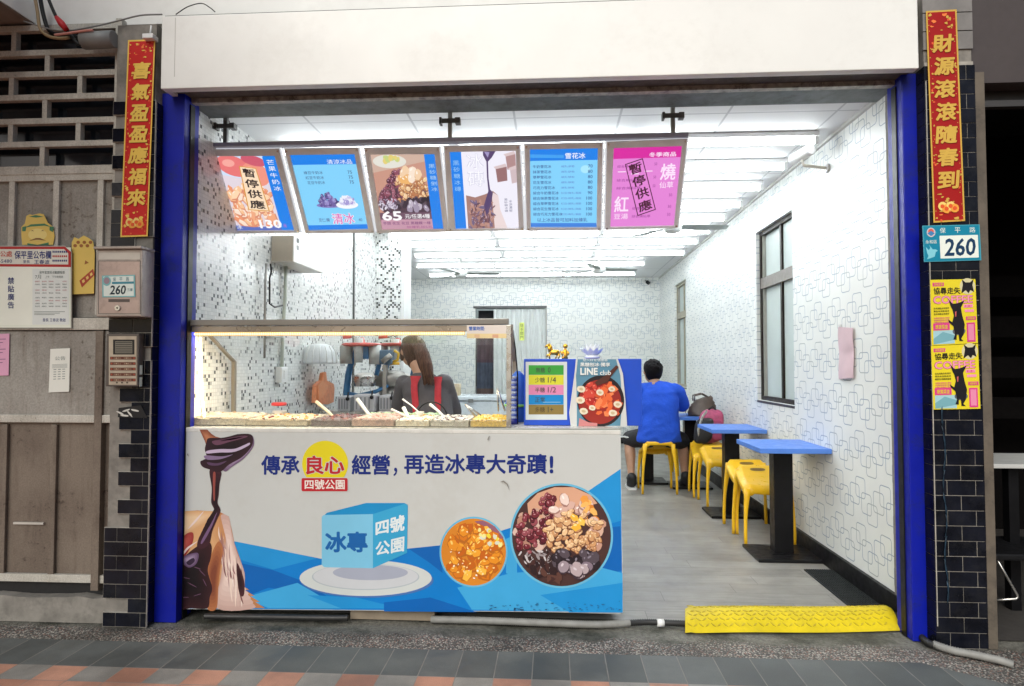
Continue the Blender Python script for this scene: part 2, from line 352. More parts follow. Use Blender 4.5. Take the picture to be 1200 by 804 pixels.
def paver_mat():
    t = NT('paving_tile'); P, X, Y, Z = t.pos(); W, Hh = 0.157, 0.128; y0 = 2.722
    grey = t.math('GREATER_THAN', Y, y0); v = t.math('DIVIDE', t.math('SUBTRACT', y0, Y), Hh); u = t.math('DIVIDE', t.math('SUBTRACT', X, -0.089), W)
    row = t.math('FLOOR', v); col = t.math('FLOOR', u); wv = t.white(t.comb(col, t.math('MULTIPLY', row, t.math('SUBTRACT', 1.0, grey)), 4.0))
    alt = t.math('MODULO', t.math('ABSOLUTE', col), 2.0); first = t.math('LESS_THAN', row, 0.5)
    redm = t.math('SUBTRACT', 1.0, t.math('MULTIPLY', first, t.math('SUBTRACT', 1.0, alt)))
    fine = t.noise(P, 420, 3, 0.7); patch = t.noise(P, 3.1, 7, 0.65)
    red = t.mix(wv, (0.275, 0.138, 0.096), (0.345, 0.185, 0.132)); gr2 = t.mix(wv, (0.175, 0.172, 0.162), (0.235, 0.228, 0.212)); gr = t.mix(wv, (0.060, 0.068, 0.069), (0.088, 0.098, 0.098))
    c = t.mix(grey, t.mix(redm, gr2, red), gr); c = t.mul(c, (1.4, 1.37, 1.33)); f = t.math('MULTIPLY', t.ramp(fine, 0.25, 0.75, 0.7, 1.3), t.ramp(patch, 0.30, 0.70, 0.66, 1.2))
    c = t.mul(c, t.comb(f, f, f))
    jx = t.math('ABSOLUTE', t.math('SUBTRACT', t.math('FRACT', u), 0.5)); jv = t.math('ABSOLUTE', t.math('SUBTRACT', t.math('FRACT', v), 0.5))
    jv = t.math('MULTIPLY', jv, t.math('SUBTRACT', 1.0, t.math('MULTIPLY', grey, t.math('GREATER_THAN', Y, y0 + 0.01))))
    j = t.math('MAXIMUM', t.ramp(jx, 0.482, 0.492), t.ramp(jv, 0.478, 0.490))
    t.base(t.mix(t.math('MULTIPLY', j, 0.8), c, t.mix(t.noise(P, 9, 3), (0.10, 0.095, 0.085), (0.34, 0.32, 0.29)))); t.rough(t.ramp(patch, 0.3, 0.7, 0.5, 0.75)); t.bump(t.math('SUBTRACT', t.math('MULTIPLY', fine, 0.5), j), 0.4, 0.002); return t.m
def pebble_mat():
    t = NT('washed_pebble'); P, X, Y, Z = t.pos(); v = t.n('ShaderNodeTexVoronoi'); v.inputs['Scale'].default_value = 125; t.t.links.new(P, v.inputs['Vector'])
    w = t.white(v.outputs['Color']) ; d = v.outputs['Distance']; patch = t.noise(P, 2.6, 6, 0.6)
    c = t.mix(t.ramp(w, 0.1, 0.95), (0.07, 0.065, 0.06), (0.52, 0.49, 0.43)); c = t.mix(t.math('GREATER_THAN', t.white(t.comb(w, w, 3.0)), 0.84), c, (0.30, 0.17, 0.13))
    e = t.ramp(d, 0.40, 0.66); c = t.mix(e, c, (0.08, 0.075, 0.07)); f = t.ramp(patch, 0.3, 0.72, 0.55, 1.2); c = t.mul(c, t.comb(f, f, f))
    edge = t.math('ADD', Y, t.math('MULTIPLY', t.math('SUBTRACT', t.noise(P, 4.5, 6, .65), .5), .22)); mk = t.ramp(edge, 3.10, 3.17); a = t.noise(P, 3.5, 9, 0.68); b2 = t.noise(P, 60, 5, 0.7)
    cc = t.mix(t.ramp(a, 0.38, 0.62), (0.052, 0.054, 0.040), (0.20, 0.195, 0.165)); f2 = t.ramp(b2, 0.25, 0.75, 0.6, 1.3); cc = t.mul(cc, t.comb(f2, f2, f2)); t.base(t.mix(mk, c, cc)); t.rough(0.65); t.bump(t.math('MULTIPLY', e, -1.0), 0.7, 0.004); return t.m
def cement_mat():
    t = NT('worn_cement'); P, X, Y, Z = t.pos(); a = t.noise(P, 3.5, 9, 0.68); b = t.noise(P, 60, 5, 0.7)
    c = t.mix(t.ramp(a, 0.36, 0.62), (0.045, 0.044, 0.036), (0.17, 0.165, 0.14)); f = t.ramp(b, 0.25, 0.75, 0.7, 1.25); t.base(t.mul(c, t.comb(f, f, f))); t.rough(t.ramp(a, 0.3, 0.7, 0.4, 0.8)); t.bump(b, 0.5, 0.003); return t.m
M_ceil, M_floor, M_pave, M_peb, M_cem = ceil_mat(), floor_mat(), paver_mat(), pebble_mat(), cement_mat()
white = mat('white_paint', (0.82, 0.83, 0.80), 0.42, var=0.03, vs=2, dirt=0.25, dirtcol=(0.60, 0.59, 0.55), ds=2.3)
white_w = mat('white_plastic', (0.78, 0.79, 0.78), 0.35, var=0.03)
blue = mat('blue_post_paint', S(10, 26, 150, 1.0), 0.45, spec=0.25, var=0.10, vs=6, dirt=0.6, dirtcol=(0.012, 0.018, 0.10), ds=9)
concrete = mat('bare_concrete', (0.23, 0.215, 0.19), 0.85, var=0.22, vs=14, bump=0.5, bs=70, dirt=0.5, dirtcol=(0.08, 0.075, 0.065), ds=6)
tileblk = mat('black_glazed_tile', (0.006, 0.007, 0.012), 0.13, var=0.5, vs=10, spec=0.22, dirt=0.3, dirtcol=(0.03, 0.03, 0.03), ds=14)
grout = mat('tile_grout', (0.36, 0.34, 0.30), 0.85, var=0.2, vs=20)
def sheet_steel(name, c0, c1, stain, amt, sc=1.0):
    t = NT(name); P, X, Y, Z = t.pos(); big = t.noise(P, 2.2 * sc, 6, .6); st = t.noise(t.comb(t.math('MULTIPLY', X, 14.0), 0.0, t.math('MULTIPLY', Z, 1.6)), 2.0 * sc, 6, .65)
    spot = t.noise(P, 26 * sc, 5, .68); fine = t.noise(P, 130, 4, .7); scr = t.noise(t.comb(t.math('MULTIPLY', X, 9.0), 0.0, t.math('MULTIPLY', t.math('ADD', Z, t.math('MULTIPLY', X, .4)), 60.0)), 3.0, 3, .6)
    c = t.mix(t.ramp(big, .32, .66), c0, c1); c = t.mix(t.math('MULTIPLY', t.ramp(st, .48, .75), amt * .5), c, stain); c = t.mix(t.math('MULTIPLY', t.math('MULTIPLY', t.ramp(spot, .57, .66), t.ramp(big, .46, .60)), amt * .75), c, (stain[0] * .5, stain[1] * .46, stain[2] * .42))
    c = t.mix(t.math('MULTIPLY', t.ramp(scr, .69, .74), .45), c, (c1[0] * 1.6, c1[1] * 1.6, c1[2] * 1.55)); f = t.ramp(fine, .25, .75, .8, 1.18); t.base(t.mul(c, t.comb(f, f, f)))
    t.rough(t.ramp(big, .3, .7, .36, .6)); t.p.inputs['Metallic'].default_value = .12; t.p.inputs['Specular IOR Level'].default_value = .35; t.bump(t.math('ADD', t.math('MULTIPLY', spot, .6), big), .25, .004); return t.m
rust = sheet_steel('weathered_steel_sheet', (0.36, 0.348, 0.318), (0.265, 0.248, 0.22), (0.15, 0.115, 0.085), 1.0)
rust_l = sheet_steel('worn_steel_bar', (0.56, 0.545, 0.49), (0.46, 0.44, 0.385), (0.24, 0.19, 0.14), .7, 3.0)
rust_d = sheet_steel('rusted_steel_sheet', (0.215, 0.18, 0.145), (0.145, 0.114, 0.09), (0.075, 0.052, 0.04), .9)
dark = mat('dark_interior', (0.006, 0.006, 0.007), 0.6, var=0.2)
darkglass = mat('dark_window_glass', (0.010, 0.013, 0.018), 0.12, var=0.3, vs=2)
steel = mat('stainless_steel', (0.56, 0.55, 0.52), 0.28, metal=0.9, var=0.06)
steel_d = mat('dull_steel', (0.30, 0.29, 0.27), 0.42, metal=0.7, var=0.12)
black = mat('black_plastic', (0.008, 0.008, 0.009), 0.42, var=0.15, spec=0.25)
blackm = mat('black_metal', (0.006, 0.006, 0.007), 0.36, var=0.2, spec=0.22)
grey_p = mat('grey_plastic', (0.22, 0.225, 0.22), 0.5, var=0.08)
brown_fr = mat('bronze_window_frame', (0.022, 0.017, 0.013), 0.5, var=0.15, spec=.2)
alum = mat('grey_frame', (0.36, 0.35, 0.31), 0.4, metal=0.2, var=0.1)
G_case = glass('case_glass', (0.97, 0.985, 0.98)); G_clear = glass('clear_plastic', (0.92, 0.95, 0.96), 1.3)

# ------------------------------------------------------------------ setting: ground
XR, XL, YB, ZC, YF = 1.75, -1.90, 10.86, 2.72, 3.20       # right wall, left wall, back wall, ceiling, shop front
b = MB(); b.poly([(-40, -40, -0.012), (40, -40, -0.012), (40, 40, -0.012), (-40, 40, -0.012)], mat('asphalt', (0.05, 0.05, 0.05), 0.8, var=0.2, bump=0.4)); o = b.build('road'); tag(o, kind='structure')
b = MB(); b.poly([(-9, -2.2, -0.004), (9, -2.2, -0.004), (9, 3.42, -0.004), (-9, 3.42, -0.004)], M_peb); o = b.build('pebble_pavement'); tag(o, kind='structure')
b = MB(); b.poly([(-9, -2.2, 0), (3.4, -2.2, 0), (1.9, 2.74, 0), (1.58, 2.978, 0), (-9, 2.972, 0)], M_pave); o = b.build('pavement'); tag(o, kind='structure')
b = MB(); b.poly([(-2.7, 3.37, 0.004), (XR, 3.37, 0.004), (XR, YB, 0.004), (-2.7, YB, 0.004)], M_floor); o = b.build('floor'); tag(o, kind='structure')

# ------------------------------------------------------------------ shop building
shop = thing('shop_building', 'white walled ground floor dessert shop open to the pavement under a plain cream fascia', 'shop', (0, YF, 0))
# windows in the right wall: (Y near, Y far, Z low, Z high)
WIN = [(4.90, 5.76, 0.985, 2.42), (8.76, 9.56, 0.985, 2.42)]
b = MB(); T = 0.13
def wall_x(z0, z1, y0, y1): b.box(XR, XR + T, y0, y1, z0, z1, M_pap_r)
ys = [3.33]
for (a, c, z0, z1) in WIN: ys += [a, c]
ys.append(YB)
for i in range(0, len(ys), 2): wall_x(0, 2.85, ys[i], ys[i + 1])
for (a, c, z0, z1) in WIN: wall_x(0, z0, a, c); wall_x(z1, 2.85, a, c)
b.build('right_wall', shop)
b = MB(); b.box(XL - T, XL, 3.33, 6.93, 0, 2.85, M_mos); b.box(-2.78, -1.90 - T - 0.002, 6.80, 6.93, 0, 2.85, white_w); b.build('left_wall', shop)
b = MB(); b.box(XL + 0.001, -1.622, 6.92, 7.25, 0, 2.715, M_mos2); b.build('tiled_wall_end', shop)
b = MB(); b.box(-1.618, -1.585, 6.915, 7.25, 0, 2.715, white_w); b.build('wall_end_trim', shop)
b = MB(); b.box(-2.78, -2.65, 6.94, YB, 0, 2.85, white_w); b.build('side_wall', shop)
DX0, DX1, DZ = pY(557, 361, YB).x, pY(640, 361, YB).x, 2.225
b = MB(); b.box(-2.78, DX0, YB, YB + 0.12, 0, 2.85, M_pap_b); b.box(DX1, XR + T, YB, YB + 0.12, 0, 2.85, M_pap_b); b.box(DX0, DX1, YB, YB + 0.12, DZ, 2.85, M_pap_b); b.build('back_wall', shop)
b = MB(); b.box(-2.78, XR + T, 3.33, YB + 0.12, ZC, ZC + 0.12, M_ceil); b.build('ceiling', shop)
b = MB()
for (x, y) in ((XR - 0.024, 0),): b.box(XR - 0.022, XR - 0.001, 3.36, YB, 0.004, 0.115, black)
b.box(DX1, XR - 0.024, YB - 0.02, YB - 0.001, 0.004, 0.10, black); b.build('baseboard', shop)
b = MB(); b.box(XR - 0.020, XR - 0.001, 3.40, YB - 0.002, ZC - 0.022, ZC - 0.001, mat('cornice_grey', (0.5, 0.5, 0.48), 0.5)); b.build('cornice', shop)
for (x, nm) in ((pX(414, 350, XL).y, 'wall_trim'),):
    b = MB(); b.box(XL, XL + 0.012, x - 0.016, x + 0.016, 0.2, ZC - 0.002, mat('dark_trim', (0.09, 0.095, 0.09), 0.5)); b.build(nm, shop)
# fascia, beam above, underside of the front
FY = 3.10
f0, f1, fb, ft = pY(189, 60, FY).x, pY(1076, 40, FY).x, pY(190, 104, FY).z, pY(189, 19, FY).z
b = MB(); b.box(f0, f1, FY, FY + 0.05, fb, ft, white, 0.004); b.box(f0 + 0.001, f1 - 0.001, FY + 0.052, FY + 0.16, ft - 0.03, ft - 0.002, white); b.box(f0 + 0.002, f0 + 0.03, FY + 0.052, FY + 0.2, fb + 0.002, ft - 0.032, white)
sx = pY(205, 60, FY).x; b.box(sx - 0.0012, sx + 0.0012, FY - 0.0006, FY - 0.0001, pY(205, 90, FY).z, ft - 0.01, mat('seam_grey', (0.4, 0.39, 0.36), .6)); b.build('fascia', shop)
b = MB(); b.box(f0 + 0.01, f1 - 0.002, FY + 0.01, YF + 0.018, ft + 0.0005, ft + 0.007, mat('dark_crack', (0.03, 0.028, 0.025), 0.8)); b.blob_ = None  # black strip stands in for the shade of the gap above the fascia
for k in range(7): b.ball((f0 + 0.02 + 0.017 * k, YF - 0.01, ft + 0.012 + 0.004 * math.sin(k * 2.1)), (0.018, 0.015, 0.012), mat('dark_crack', (0, 0, 0)), 8, 6)
b.build('dark_gap_strip', shop)
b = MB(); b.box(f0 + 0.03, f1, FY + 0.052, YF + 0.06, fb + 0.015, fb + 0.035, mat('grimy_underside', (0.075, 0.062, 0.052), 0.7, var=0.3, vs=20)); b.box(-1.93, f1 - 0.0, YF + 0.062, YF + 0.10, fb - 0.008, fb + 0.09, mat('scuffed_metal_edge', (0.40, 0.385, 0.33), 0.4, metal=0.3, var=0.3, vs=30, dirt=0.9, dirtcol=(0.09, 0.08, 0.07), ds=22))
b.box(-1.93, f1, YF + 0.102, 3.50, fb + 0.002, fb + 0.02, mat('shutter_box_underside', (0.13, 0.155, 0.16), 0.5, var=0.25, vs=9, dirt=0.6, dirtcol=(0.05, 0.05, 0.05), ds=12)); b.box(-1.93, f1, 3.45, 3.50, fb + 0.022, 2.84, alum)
b.build('lintel', shop)
bz = pY(140, 27, YF).z
b = MB(); b.box(-3.4, 1.80, YF + 0.02, YF + 0.30, bz, 4.4, white); b.build('front_beam', shop)
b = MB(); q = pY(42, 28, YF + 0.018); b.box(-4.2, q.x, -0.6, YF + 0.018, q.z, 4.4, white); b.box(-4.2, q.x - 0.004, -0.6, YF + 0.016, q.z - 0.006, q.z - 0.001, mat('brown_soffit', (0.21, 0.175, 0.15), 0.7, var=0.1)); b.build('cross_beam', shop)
b = MB(); b.box(-4.6, -1.93 - T, 3.32, 3.4, 2.74, 4.4, white_w); b.box(-4.6, 4.6, YF + 0.302, 3.5, 2.86, 4.4, white_w); b.build('upper_wall', shop)
# blue posts
for (x0, x1) in ((pY(175, 700, YF).x, pY(206.5, 700, YF).x), (pY(1069, 700, YF).x, pY(1089, 700, YF).x)):
    b = MB(); b.box(x0, x1, YF, YF + 0.14, 0.0, fb + 0.02, blue, 0.004)
    xi = x1 if x0 < 0 else x0; b.box(xi - 0.006, xi + 0.006, YF + 0.05, YF + 0.09, 0.0, fb - 0.02, black); b.build('blue_post', shop)
# windows
Mfrost = mat('frosted_glass', (0.50, 0.57, 0.55), 0.5, var=0.03, vs=3, spec=0.3)
for i, (y0, y1, z0, z1) in enumerate(WIN):
    far = i == 1; fm = brown_fr if not far else mat('beige_window_frame', (0.33, 0.30, 0.22), 0.45, var=0.1); xi, xo = XR + 0.03, XR + 0.085
    b = MB(); t = 0.035; zm = z0 + (z1 - z0) * 0.69
    b.box(xi, xo, y0, y0 + t, z0, z1, fm); b.box(xi, xo, y1 - t, y1, z0, z1, fm); b.box(xi, xo, y0 + t, y1 - t, z0, z0 + t, fm); b.box(xi, xo, y0 + t, y1 - t, z1 - t, z1, fm)
    b.box(xi - 0.004, xo, y0 + t, y1 - t, zm - 0.045, zm + 0.045, fm if far else mat('bronze_transom', (0.13, 0.11, 0.09), 0.45)); ym = y0 + (y1 - y0) * 0.42
    for (a, c) in ((z0 + t, zm - 0.045), (zm + 0.045, z1 - t)):
        b.box(xi + 0.008, xo, ym - 0.018, ym + 0.018, a, c, fm); b.box(xi + 0.012, xo - 0.01, y1 - t - 0.028, y1 - t, a, c, alum); b.box(xi + 0.016, xo - 0.012, ym + 0.018, ym + 0.034, a, c, alum)
    fo = b.build('window_frame', shop)
    for (a, c) in ((z0 + t, zm - 0.045), (zm + 0.045, z1 - t)):
        for (p, q) in ((y0 + t, ym - 0.018), (ym + 0.034, y1 - t - 0.028)):
            b = MB(); b.box(xo - 0.03 + (0.01 if p > ym else 0), xo - 0.022 + (0.01 if p > ym else 0), p, q, a, c, Mfrost); b.build('pane', fo)
    b = MB(); b.box(xo + 0.004, XR + T - 0.002, y0, y1, z0, z1, mat('window_back', (0.45, 0.5, 0.5), 0.6)); b.build('outer_pane', fo)
    b = MB(); b.box(XR - 0.004, xo, y0 - 0.002, y1 + 0.002, z0 - 0.02, z0 - 0.001, mat('window_sill_stone', (0.06, 0.055, 0.06), 0.4)); b.build('window_sill', shop)
# rear doorway: dark opening with curtain, white folding door
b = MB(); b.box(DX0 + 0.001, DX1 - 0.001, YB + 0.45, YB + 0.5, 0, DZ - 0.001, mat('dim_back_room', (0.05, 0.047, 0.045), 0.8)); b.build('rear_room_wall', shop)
b = MB(); b.box(DX0 - 0.03, DX1 + 0.012, YB - 0.035, YB - 0.001, DZ, DZ + 0.035, mat('track_dark', (0.06, 0.06, 0.06), 0.4)); b.box(DX1 - 0.004, DX1 + 0.012, YB - 0.03, YB - 0.001, 0.10, DZ - 0.001, alum); b.build('door_track', shop)
fx = pY(578, 361, YB).x
door = thing('folding_door', 'white ribbed folding door covering most of the rear doorway', 'door', (fx, YB - 0.02, 0))
b = MB(); n = 22; pts = []
for i in range(n + 1): pts.append((fx + 0.006 + (DX1 - fx - 0.014) * i / n, YB + 0.03 + (0.018 if i % 2 else -0.018)))
for a, c in zip(pts, pts[1:]): b.prism([(a[0], a[1], 0.01), (c[0], c[1], 0.01), (c[0], c[1], DZ - 0.012), (a[0], a[1], DZ - 0.012)], (0, 0.006, 0), mat('pvc_white', (0.70, 0.73, 0.72), 0.35, var=0.04))
b.build('folding_panel', door)
A = Art((0, YB + 0.008, 0), (0, -1, 0), [(608, 378), (615, 378), (615, 399), (608, 399)])
A.rect(0.1, 0.0, 0.9, 1, ink(214, 226, 120), 1); A.vtext('隨手關門', 0.25, 0.06, 0.75, 0.98, ink(70, 90, 40), 2, 0.0); sheet(A, 'door_notice', [(0.1, 0), (0.9, 0), (0.9, 1), (0.1, 1)], ink(214, 226, 120), door, 0.003)
cur = thing('door_curtain', 'dark plum and blue curtain hanging in the rear doorway', 'curtain', (DX0 + 0.1, YB + 0.2, 0.2))
b = MB(); cx0, cx1 = DX0 + 0.01, fx - 0.01
def cf(u, v): return Vector((cx0 + (cx1 - cx0) * u, YB + 0.16 + 0.02 * math.sin(u * 19), 0.25 + 1.68 * v))
zz = [(0.0, 0.38, (0.12, 0.08, 0.07)), (0.38, 0.64, (0.07, 0.09, 0.13)), (0.64, 1.0, (0.085, 0.05, 0.07))]
for i, (a, c, colr) in enumerate(zz): b.grid(lambda u, v: cf(u, a + (c - a) * v), 24, 4, mat('curtain_%d' % i, colr, 0.9, var=0.2))
b.build('curtain_cloth', cur)
b = MB(); b.cyl((DX0 + 0.004, YB + 0.16, 1.94), (fx - 0.004, YB + 0.16, 1.94), 0.01, steel_d); b.build('curtain_rod', cur)

# ------------------------------------------------------------------ facade: tiled pillars
def pillar(name, label, x0, x1, yf, ztop, ztile, gaps, side, seed):
    p = thing(name, label, 'pillar', ((x0 + x1) / 2, yf, 0)); rng = random.Random(seed)
    b = MB(); b.box(x0 + 0.006, x1 - 0.006, yf + 0.012, YF + 0.3, 0, ztop, concrete); b.build('concrete_core', p)
    b = MB(); bw, bh, g = 0.122, 0.0653, 0.0032; rows = int(ztile / (bh + g))
    b.box(x0 + 0.0045, x1 - 0.0045, yf + 0.0022, yf + 0.011, 0.0, ztile - 0.002, grout) if not gaps else None
    for r in range(rows):
        z = 0.004 + r * (bh + g); x = x0 - (0 if r % 2 else bw / 2)
        while x < x1 - 0.012:
            a, c = max(x, x0), min(x + bw, x1)
            if c - a > 0.015 and not (gaps and gaps(a, c, z, rng)):
                j = rng.uniform(0, 0.0015); b.box(a, c, yf - j, yf + 0.010, z, z + bh, tileblk)
                if gaps: b.box(a - g, c + g, yf + 0.0022 + 0.0004 * (r % 2) + 0.0002 * (int(x * 9) % 2), yf + 0.0118, z - g, z + bh + g, grout)
            x += bw + g
        sx0, sx1 = (x1 - 0.004, x1) if side > 0 else (x0, x0 + 0.004)
        b.box(sx0, sx1, yf + 0.014, YF + 0.02, z, z + bh, tileblk)
    b.build('tile_cladding', p); return p
YP = 3.13
lx0, lx1 = pY(121, 700, YP).x, pY(171, 700, YP).x
def gaps_l(a, c, z, rng):
    m = (a + c) / 2
    if 0.42 < z < 1.12: return m < lx0 + 0.105 + 0.03 * math.sin(z * 31) or rng.random() < 0.04
    if 1.95 > z >= 1.12: return rng.random() < 0.12
    if z > 1.95: return m < lx0 + 0.05
    return rng.random() < 0.02
pl_l = pillar('tiled_pillar', 'worn pillar of black glazed tiles with patches of bare concrete left of the shop', lx0, lx1, YP, pY(150, 28, YP).z, pY(150, 112, YP).z, gaps_l, 1, 3)
rx0, rx1 = pY(1096, 700, YP).x, pY(1157, 700, YP).x
pl_r = pillar('tiled_pillar', 'narrow black tiled pillar with neat white joints right of the shop', rx0, rx1, YP, 3.25, pY(1110, 72, YP).z, None, -1, 5)
b = MB(); b.box(rx0 + 0.004, rx0 + 0.008, YP - 0.004, YP + 0.0, 0.1, 2.6, grout)
for k in range(9):
    z = 0.05 + k * 0.1; b.tube([(rx0 + 0.052 + 0.006 * math.sin(k * 2 + j * .7), YP - 0.0015, 0.15 + z + 0.026 * j) for j in range(5)], [0.003 + 0.010 * abs(math.sin(k * 1.7 + j * 1.3)) for j in range(5)], mat('blue_paint_drip', (0.012, 0.035, 0.06), 0.45, var=0.6, vs=30), 8, 0.2)
b.build('paint_drip', pl_r)
b = MB(); b.box(rx1 + 0.002, rx1 + 0.045, YP + 0.005, YP + 0.12, 0, 2.64, mat('jamb_brown', (0.115, 0.095, 0.072), 0.7, var=0.25, vs=8, dirt=0.6, dirtcol=(0.04, 0.035, 0.03), ds=9)); b.build('door_jamb', pl_r)
# upper bare tiles on the right pillar
b = MB()
for k in range(5):
    b.box(rx0 + 0.002, rx1 - 0.002, YP + 0.004, YP + 0.012, 2.752 + k * 0.088, 2.752 + k * 0.088 + 0.083, mat('grey_old_tile', (0.20, 0.19, 0.18), 0.5, var=0.2))
b.build('old_tile', pl_r)

# ------------------------------------------------------------------ left gate of the neighbouring house
GY = 3.20
gate = thing('metal_gate', 'weathered grey brown steel folding gate with brick-pattern lattice top left of the shop', 'gate', (pY(60, 690, GY).x, GY, 0.12))
def gz(y, x=70): return pY(x, y, GY).z
gx0, gx1 = -3.35, pY(136, 150, GY).x
b = MB()
hy = [33, 62, 87, 114, 142, 169, 198]
for y in hy: b.box(gx0, gx1, GY - 0.012, GY + 0.022, gz(y) - (0.016 if y != 198 else 0.03), gz(y) + 0.014, rust_l, 0.002)
b.box(gx1, gx1 + 0.032, GY - 0.02, GY + 0.03, gz(372), gz(26), rust_l, 0.002)
vx = {0: [18, -62], 1: [57, -20], 2: [15, 95], 3: [54, -24], 4: [14, 93], 5: [51, -27]}
for r, xs in vx.items():
    for x in xs:
        X = pY(x, (hy[r] + hy[r + 1]) / 2, GY).x; b.box(X - 0.013, X + 0.013, GY - 0.010, GY + 0.02, gz(hy[r + 1]) + 0.0145, gz(hy[r]) - 0.0165, rust_l)
b.build('lattice', gate)
b = MB(); b.box(gx0, gx1, GY + 0.06, GY + 0.065, gz(197), gz(26), darkglass); b.build('dark_glazing', gate)
def ribs(name, y0, y1, xs, m, d=0.0, base=m if False else None):
    b = MB(); b.box(gx0, gx1 + 0.03, GY + 0.012 + d, GY + 0.02 + d, gz(y1), gz(y0), m)
    for x in xs:
        X = pY(x, (y0 + y1) / 2, GY).x; b.box(X - 0.02, X + 0.012, GY - 0.006 + d, GY + 0.011 + d, gz(y1) + 0.012, gz(y0) - 0.012, rust_l if m is rust else m, 0.003)
    return b
b = ribs('p', 204, 372, [14, 66, 118], rust); b.box(gx0, gx1, GY - 0.008, GY + 0.011, gz(212), gz(204), rust_l); b.build('upper_panel', gate)
b = MB(); b.box(gx0, gx1 + 0.005, GY - 0.004, GY + 0.02, gz(487), gz(388), rust, 0.002); b.box(gx0, gx1 + 0.02, GY - 0.02, GY + 0.018, gz(387), gz(373), rust_l, 0.003); b.box(gx0, gx1 + 0.01, GY - 0.016, GY + 0.018, gz(495), gz(486), rust_l, 0.003)
X = pY(116, 440, GY).x; b.box(X - 0.012, X + 0.03, GY - 0.014, GY - 0.003, gz(484), gz(388), rust_l, 0.003); b.build('middle_panel', gate)
b = ribs('l', 495, 682, [4, 62], rust_d, 0.004); b.box(gx0, gx1, GY - 0.008, GY + 0.014, gz(682), gz(673), rust_l, 0.002); X = pY(30, 614, GY).x; b.box(X - 0.07, X + 0.09, GY + 0.004, GY + 0.013, gz(615.5), gz(613), mat('pale_scrape', (0.5, 0.47, 0.42), 0.6)); b.build('lower_panel', gate)
b = MB(); X = pY(113, 600, GY).x; b.box(X - 0.01, X + 0.03, GY - 0.02, GY + 0.03, gz(690), gz(388), rust_d, 0.003); b.build('gate_jamb', gate)
b = MB(); b.box(gx0, lx0 + 0.02, GY + 0.03, GY + 0.4, 0, gz(683), dark); b.box(-4.2, lx0, GY + 0.07, GY + 0.5, 0.1, 3.1, dark); b.build('dark_backing', gate)
kerb = MB(); z1 = gz(697); n = 22
pts = [(gx0 - 0.5, GY - 0.03, 0)]
for i in range(n + 1): pts.append((gx0 - 0.5 + (lx0 - 0.004 - gx0 + 0.5) * i / n, GY - 0.03, z1 + 0.006 * math.sin(i * 2.3) - (0.012 if i % 7 == 3 else 0)))
pts.append((lx0 - 0.004, GY - 0.03, 0)); kerb.prism(pts, (0, 0.059, 0), concrete)
o = kerb.build('concrete_plinth', None, origin=(-2.8, GY - 0.03, 0)); tag(o, 'low rough concrete plinth under the steel gate', 'plinth')

# notice board on the gate
A = Art((0, GY - 0.028, 0), (0, -1, 0)); wp = ink(206, 212, 198, k=1.3); red = ink(170, 32, 30); navy = ink(35, 48, 110); grey = ink(120, 130, 128)
A.rect(-60, 290, 83, 384, wp, 1); A.rect(-60, 311, 80, 381, ink(214, 218, 206, k=1.3), 1.4)
A.pg([(-60, 289), (76, 289), (83, 295), (83, 313), (-60, 312)], red, 1.6); A.pg([(-60, 292), (75, 292), (80, 297), (80, 310), (-60, 309)], ink(212, 212, 200), 2)
A.text('保平里公布欄', 17, 294, 60, 303.5, navy, 3, 0.02); A.text('里長', 27, 305, 35, 308.5, navy, 3, 0.0); A.text('王春波', 40, 304.5, 58, 309.5, navy, 3, 0.01)
A.text('林辦公處', -14, 294, 14, 301, ink(190, 70, 50), 3, 0.01); A.text('2924-5480', -14, 304, 14, 308, navy, 3)
for r in range(3):
    for c in range(8): A.rect(61.5 + c * 2.2, 294 + r * 5.2, 63 + c * 2.2, 296.2 + r * 5.2, navy if r != 1 else red, 3)
A.vtext('禁貼廣告', 9, 325, 16.5, 363, navy, 3, 0.015)
A.rect(38, 315, 81, 380.5, ink(202, 208, 204, k=1.3), 2); A.text('保平里里民活動課程表', 46, 317.5, 76, 321, grey, 3, 0.01); A.text('7月', 41, 322, 48, 327, grey, 3); A.text('上午　下午時間表', 53, 323, 74, 326, grey, 3)
for r in range(9):
    for c in range(5):
        if (r * 5 + c) % 7 != 3: A.text(random.choice(['太極拳班', '書法研習', '歌唱教室', '瑜珈', '舞蹈班']), 41 + c * 8, 329 + r * 3.4 + (2 if r > 4 else 0), 46.5 + c * 8, 330.6 + r * 3.4 + (2 if r > 4 else 0), grey if r % 3 else ink(190, 130, 135), 3)
for r in range(3): A.rect(40, 365 + r * 1.7, 76 - r * 6, 365.6 + r * 1.7, grey, 3)
A.text('里長 王春波 敬啟', 50, 373, 77, 377, navy, 3)
nb = thing('notice_board', 'white enamel neighbourhood notice board with red and navy heading on the gate', 'notice board', tuple(pY(40, 384, GY - 0.02)))
A.prism([A.pt(x, y, 0) for x, y in [(-60, 288), (76, 288), (84, 295), (84, 385), (-60, 385)]], (0, 0.006, 0), steel_d); A.build('board_face', nb)
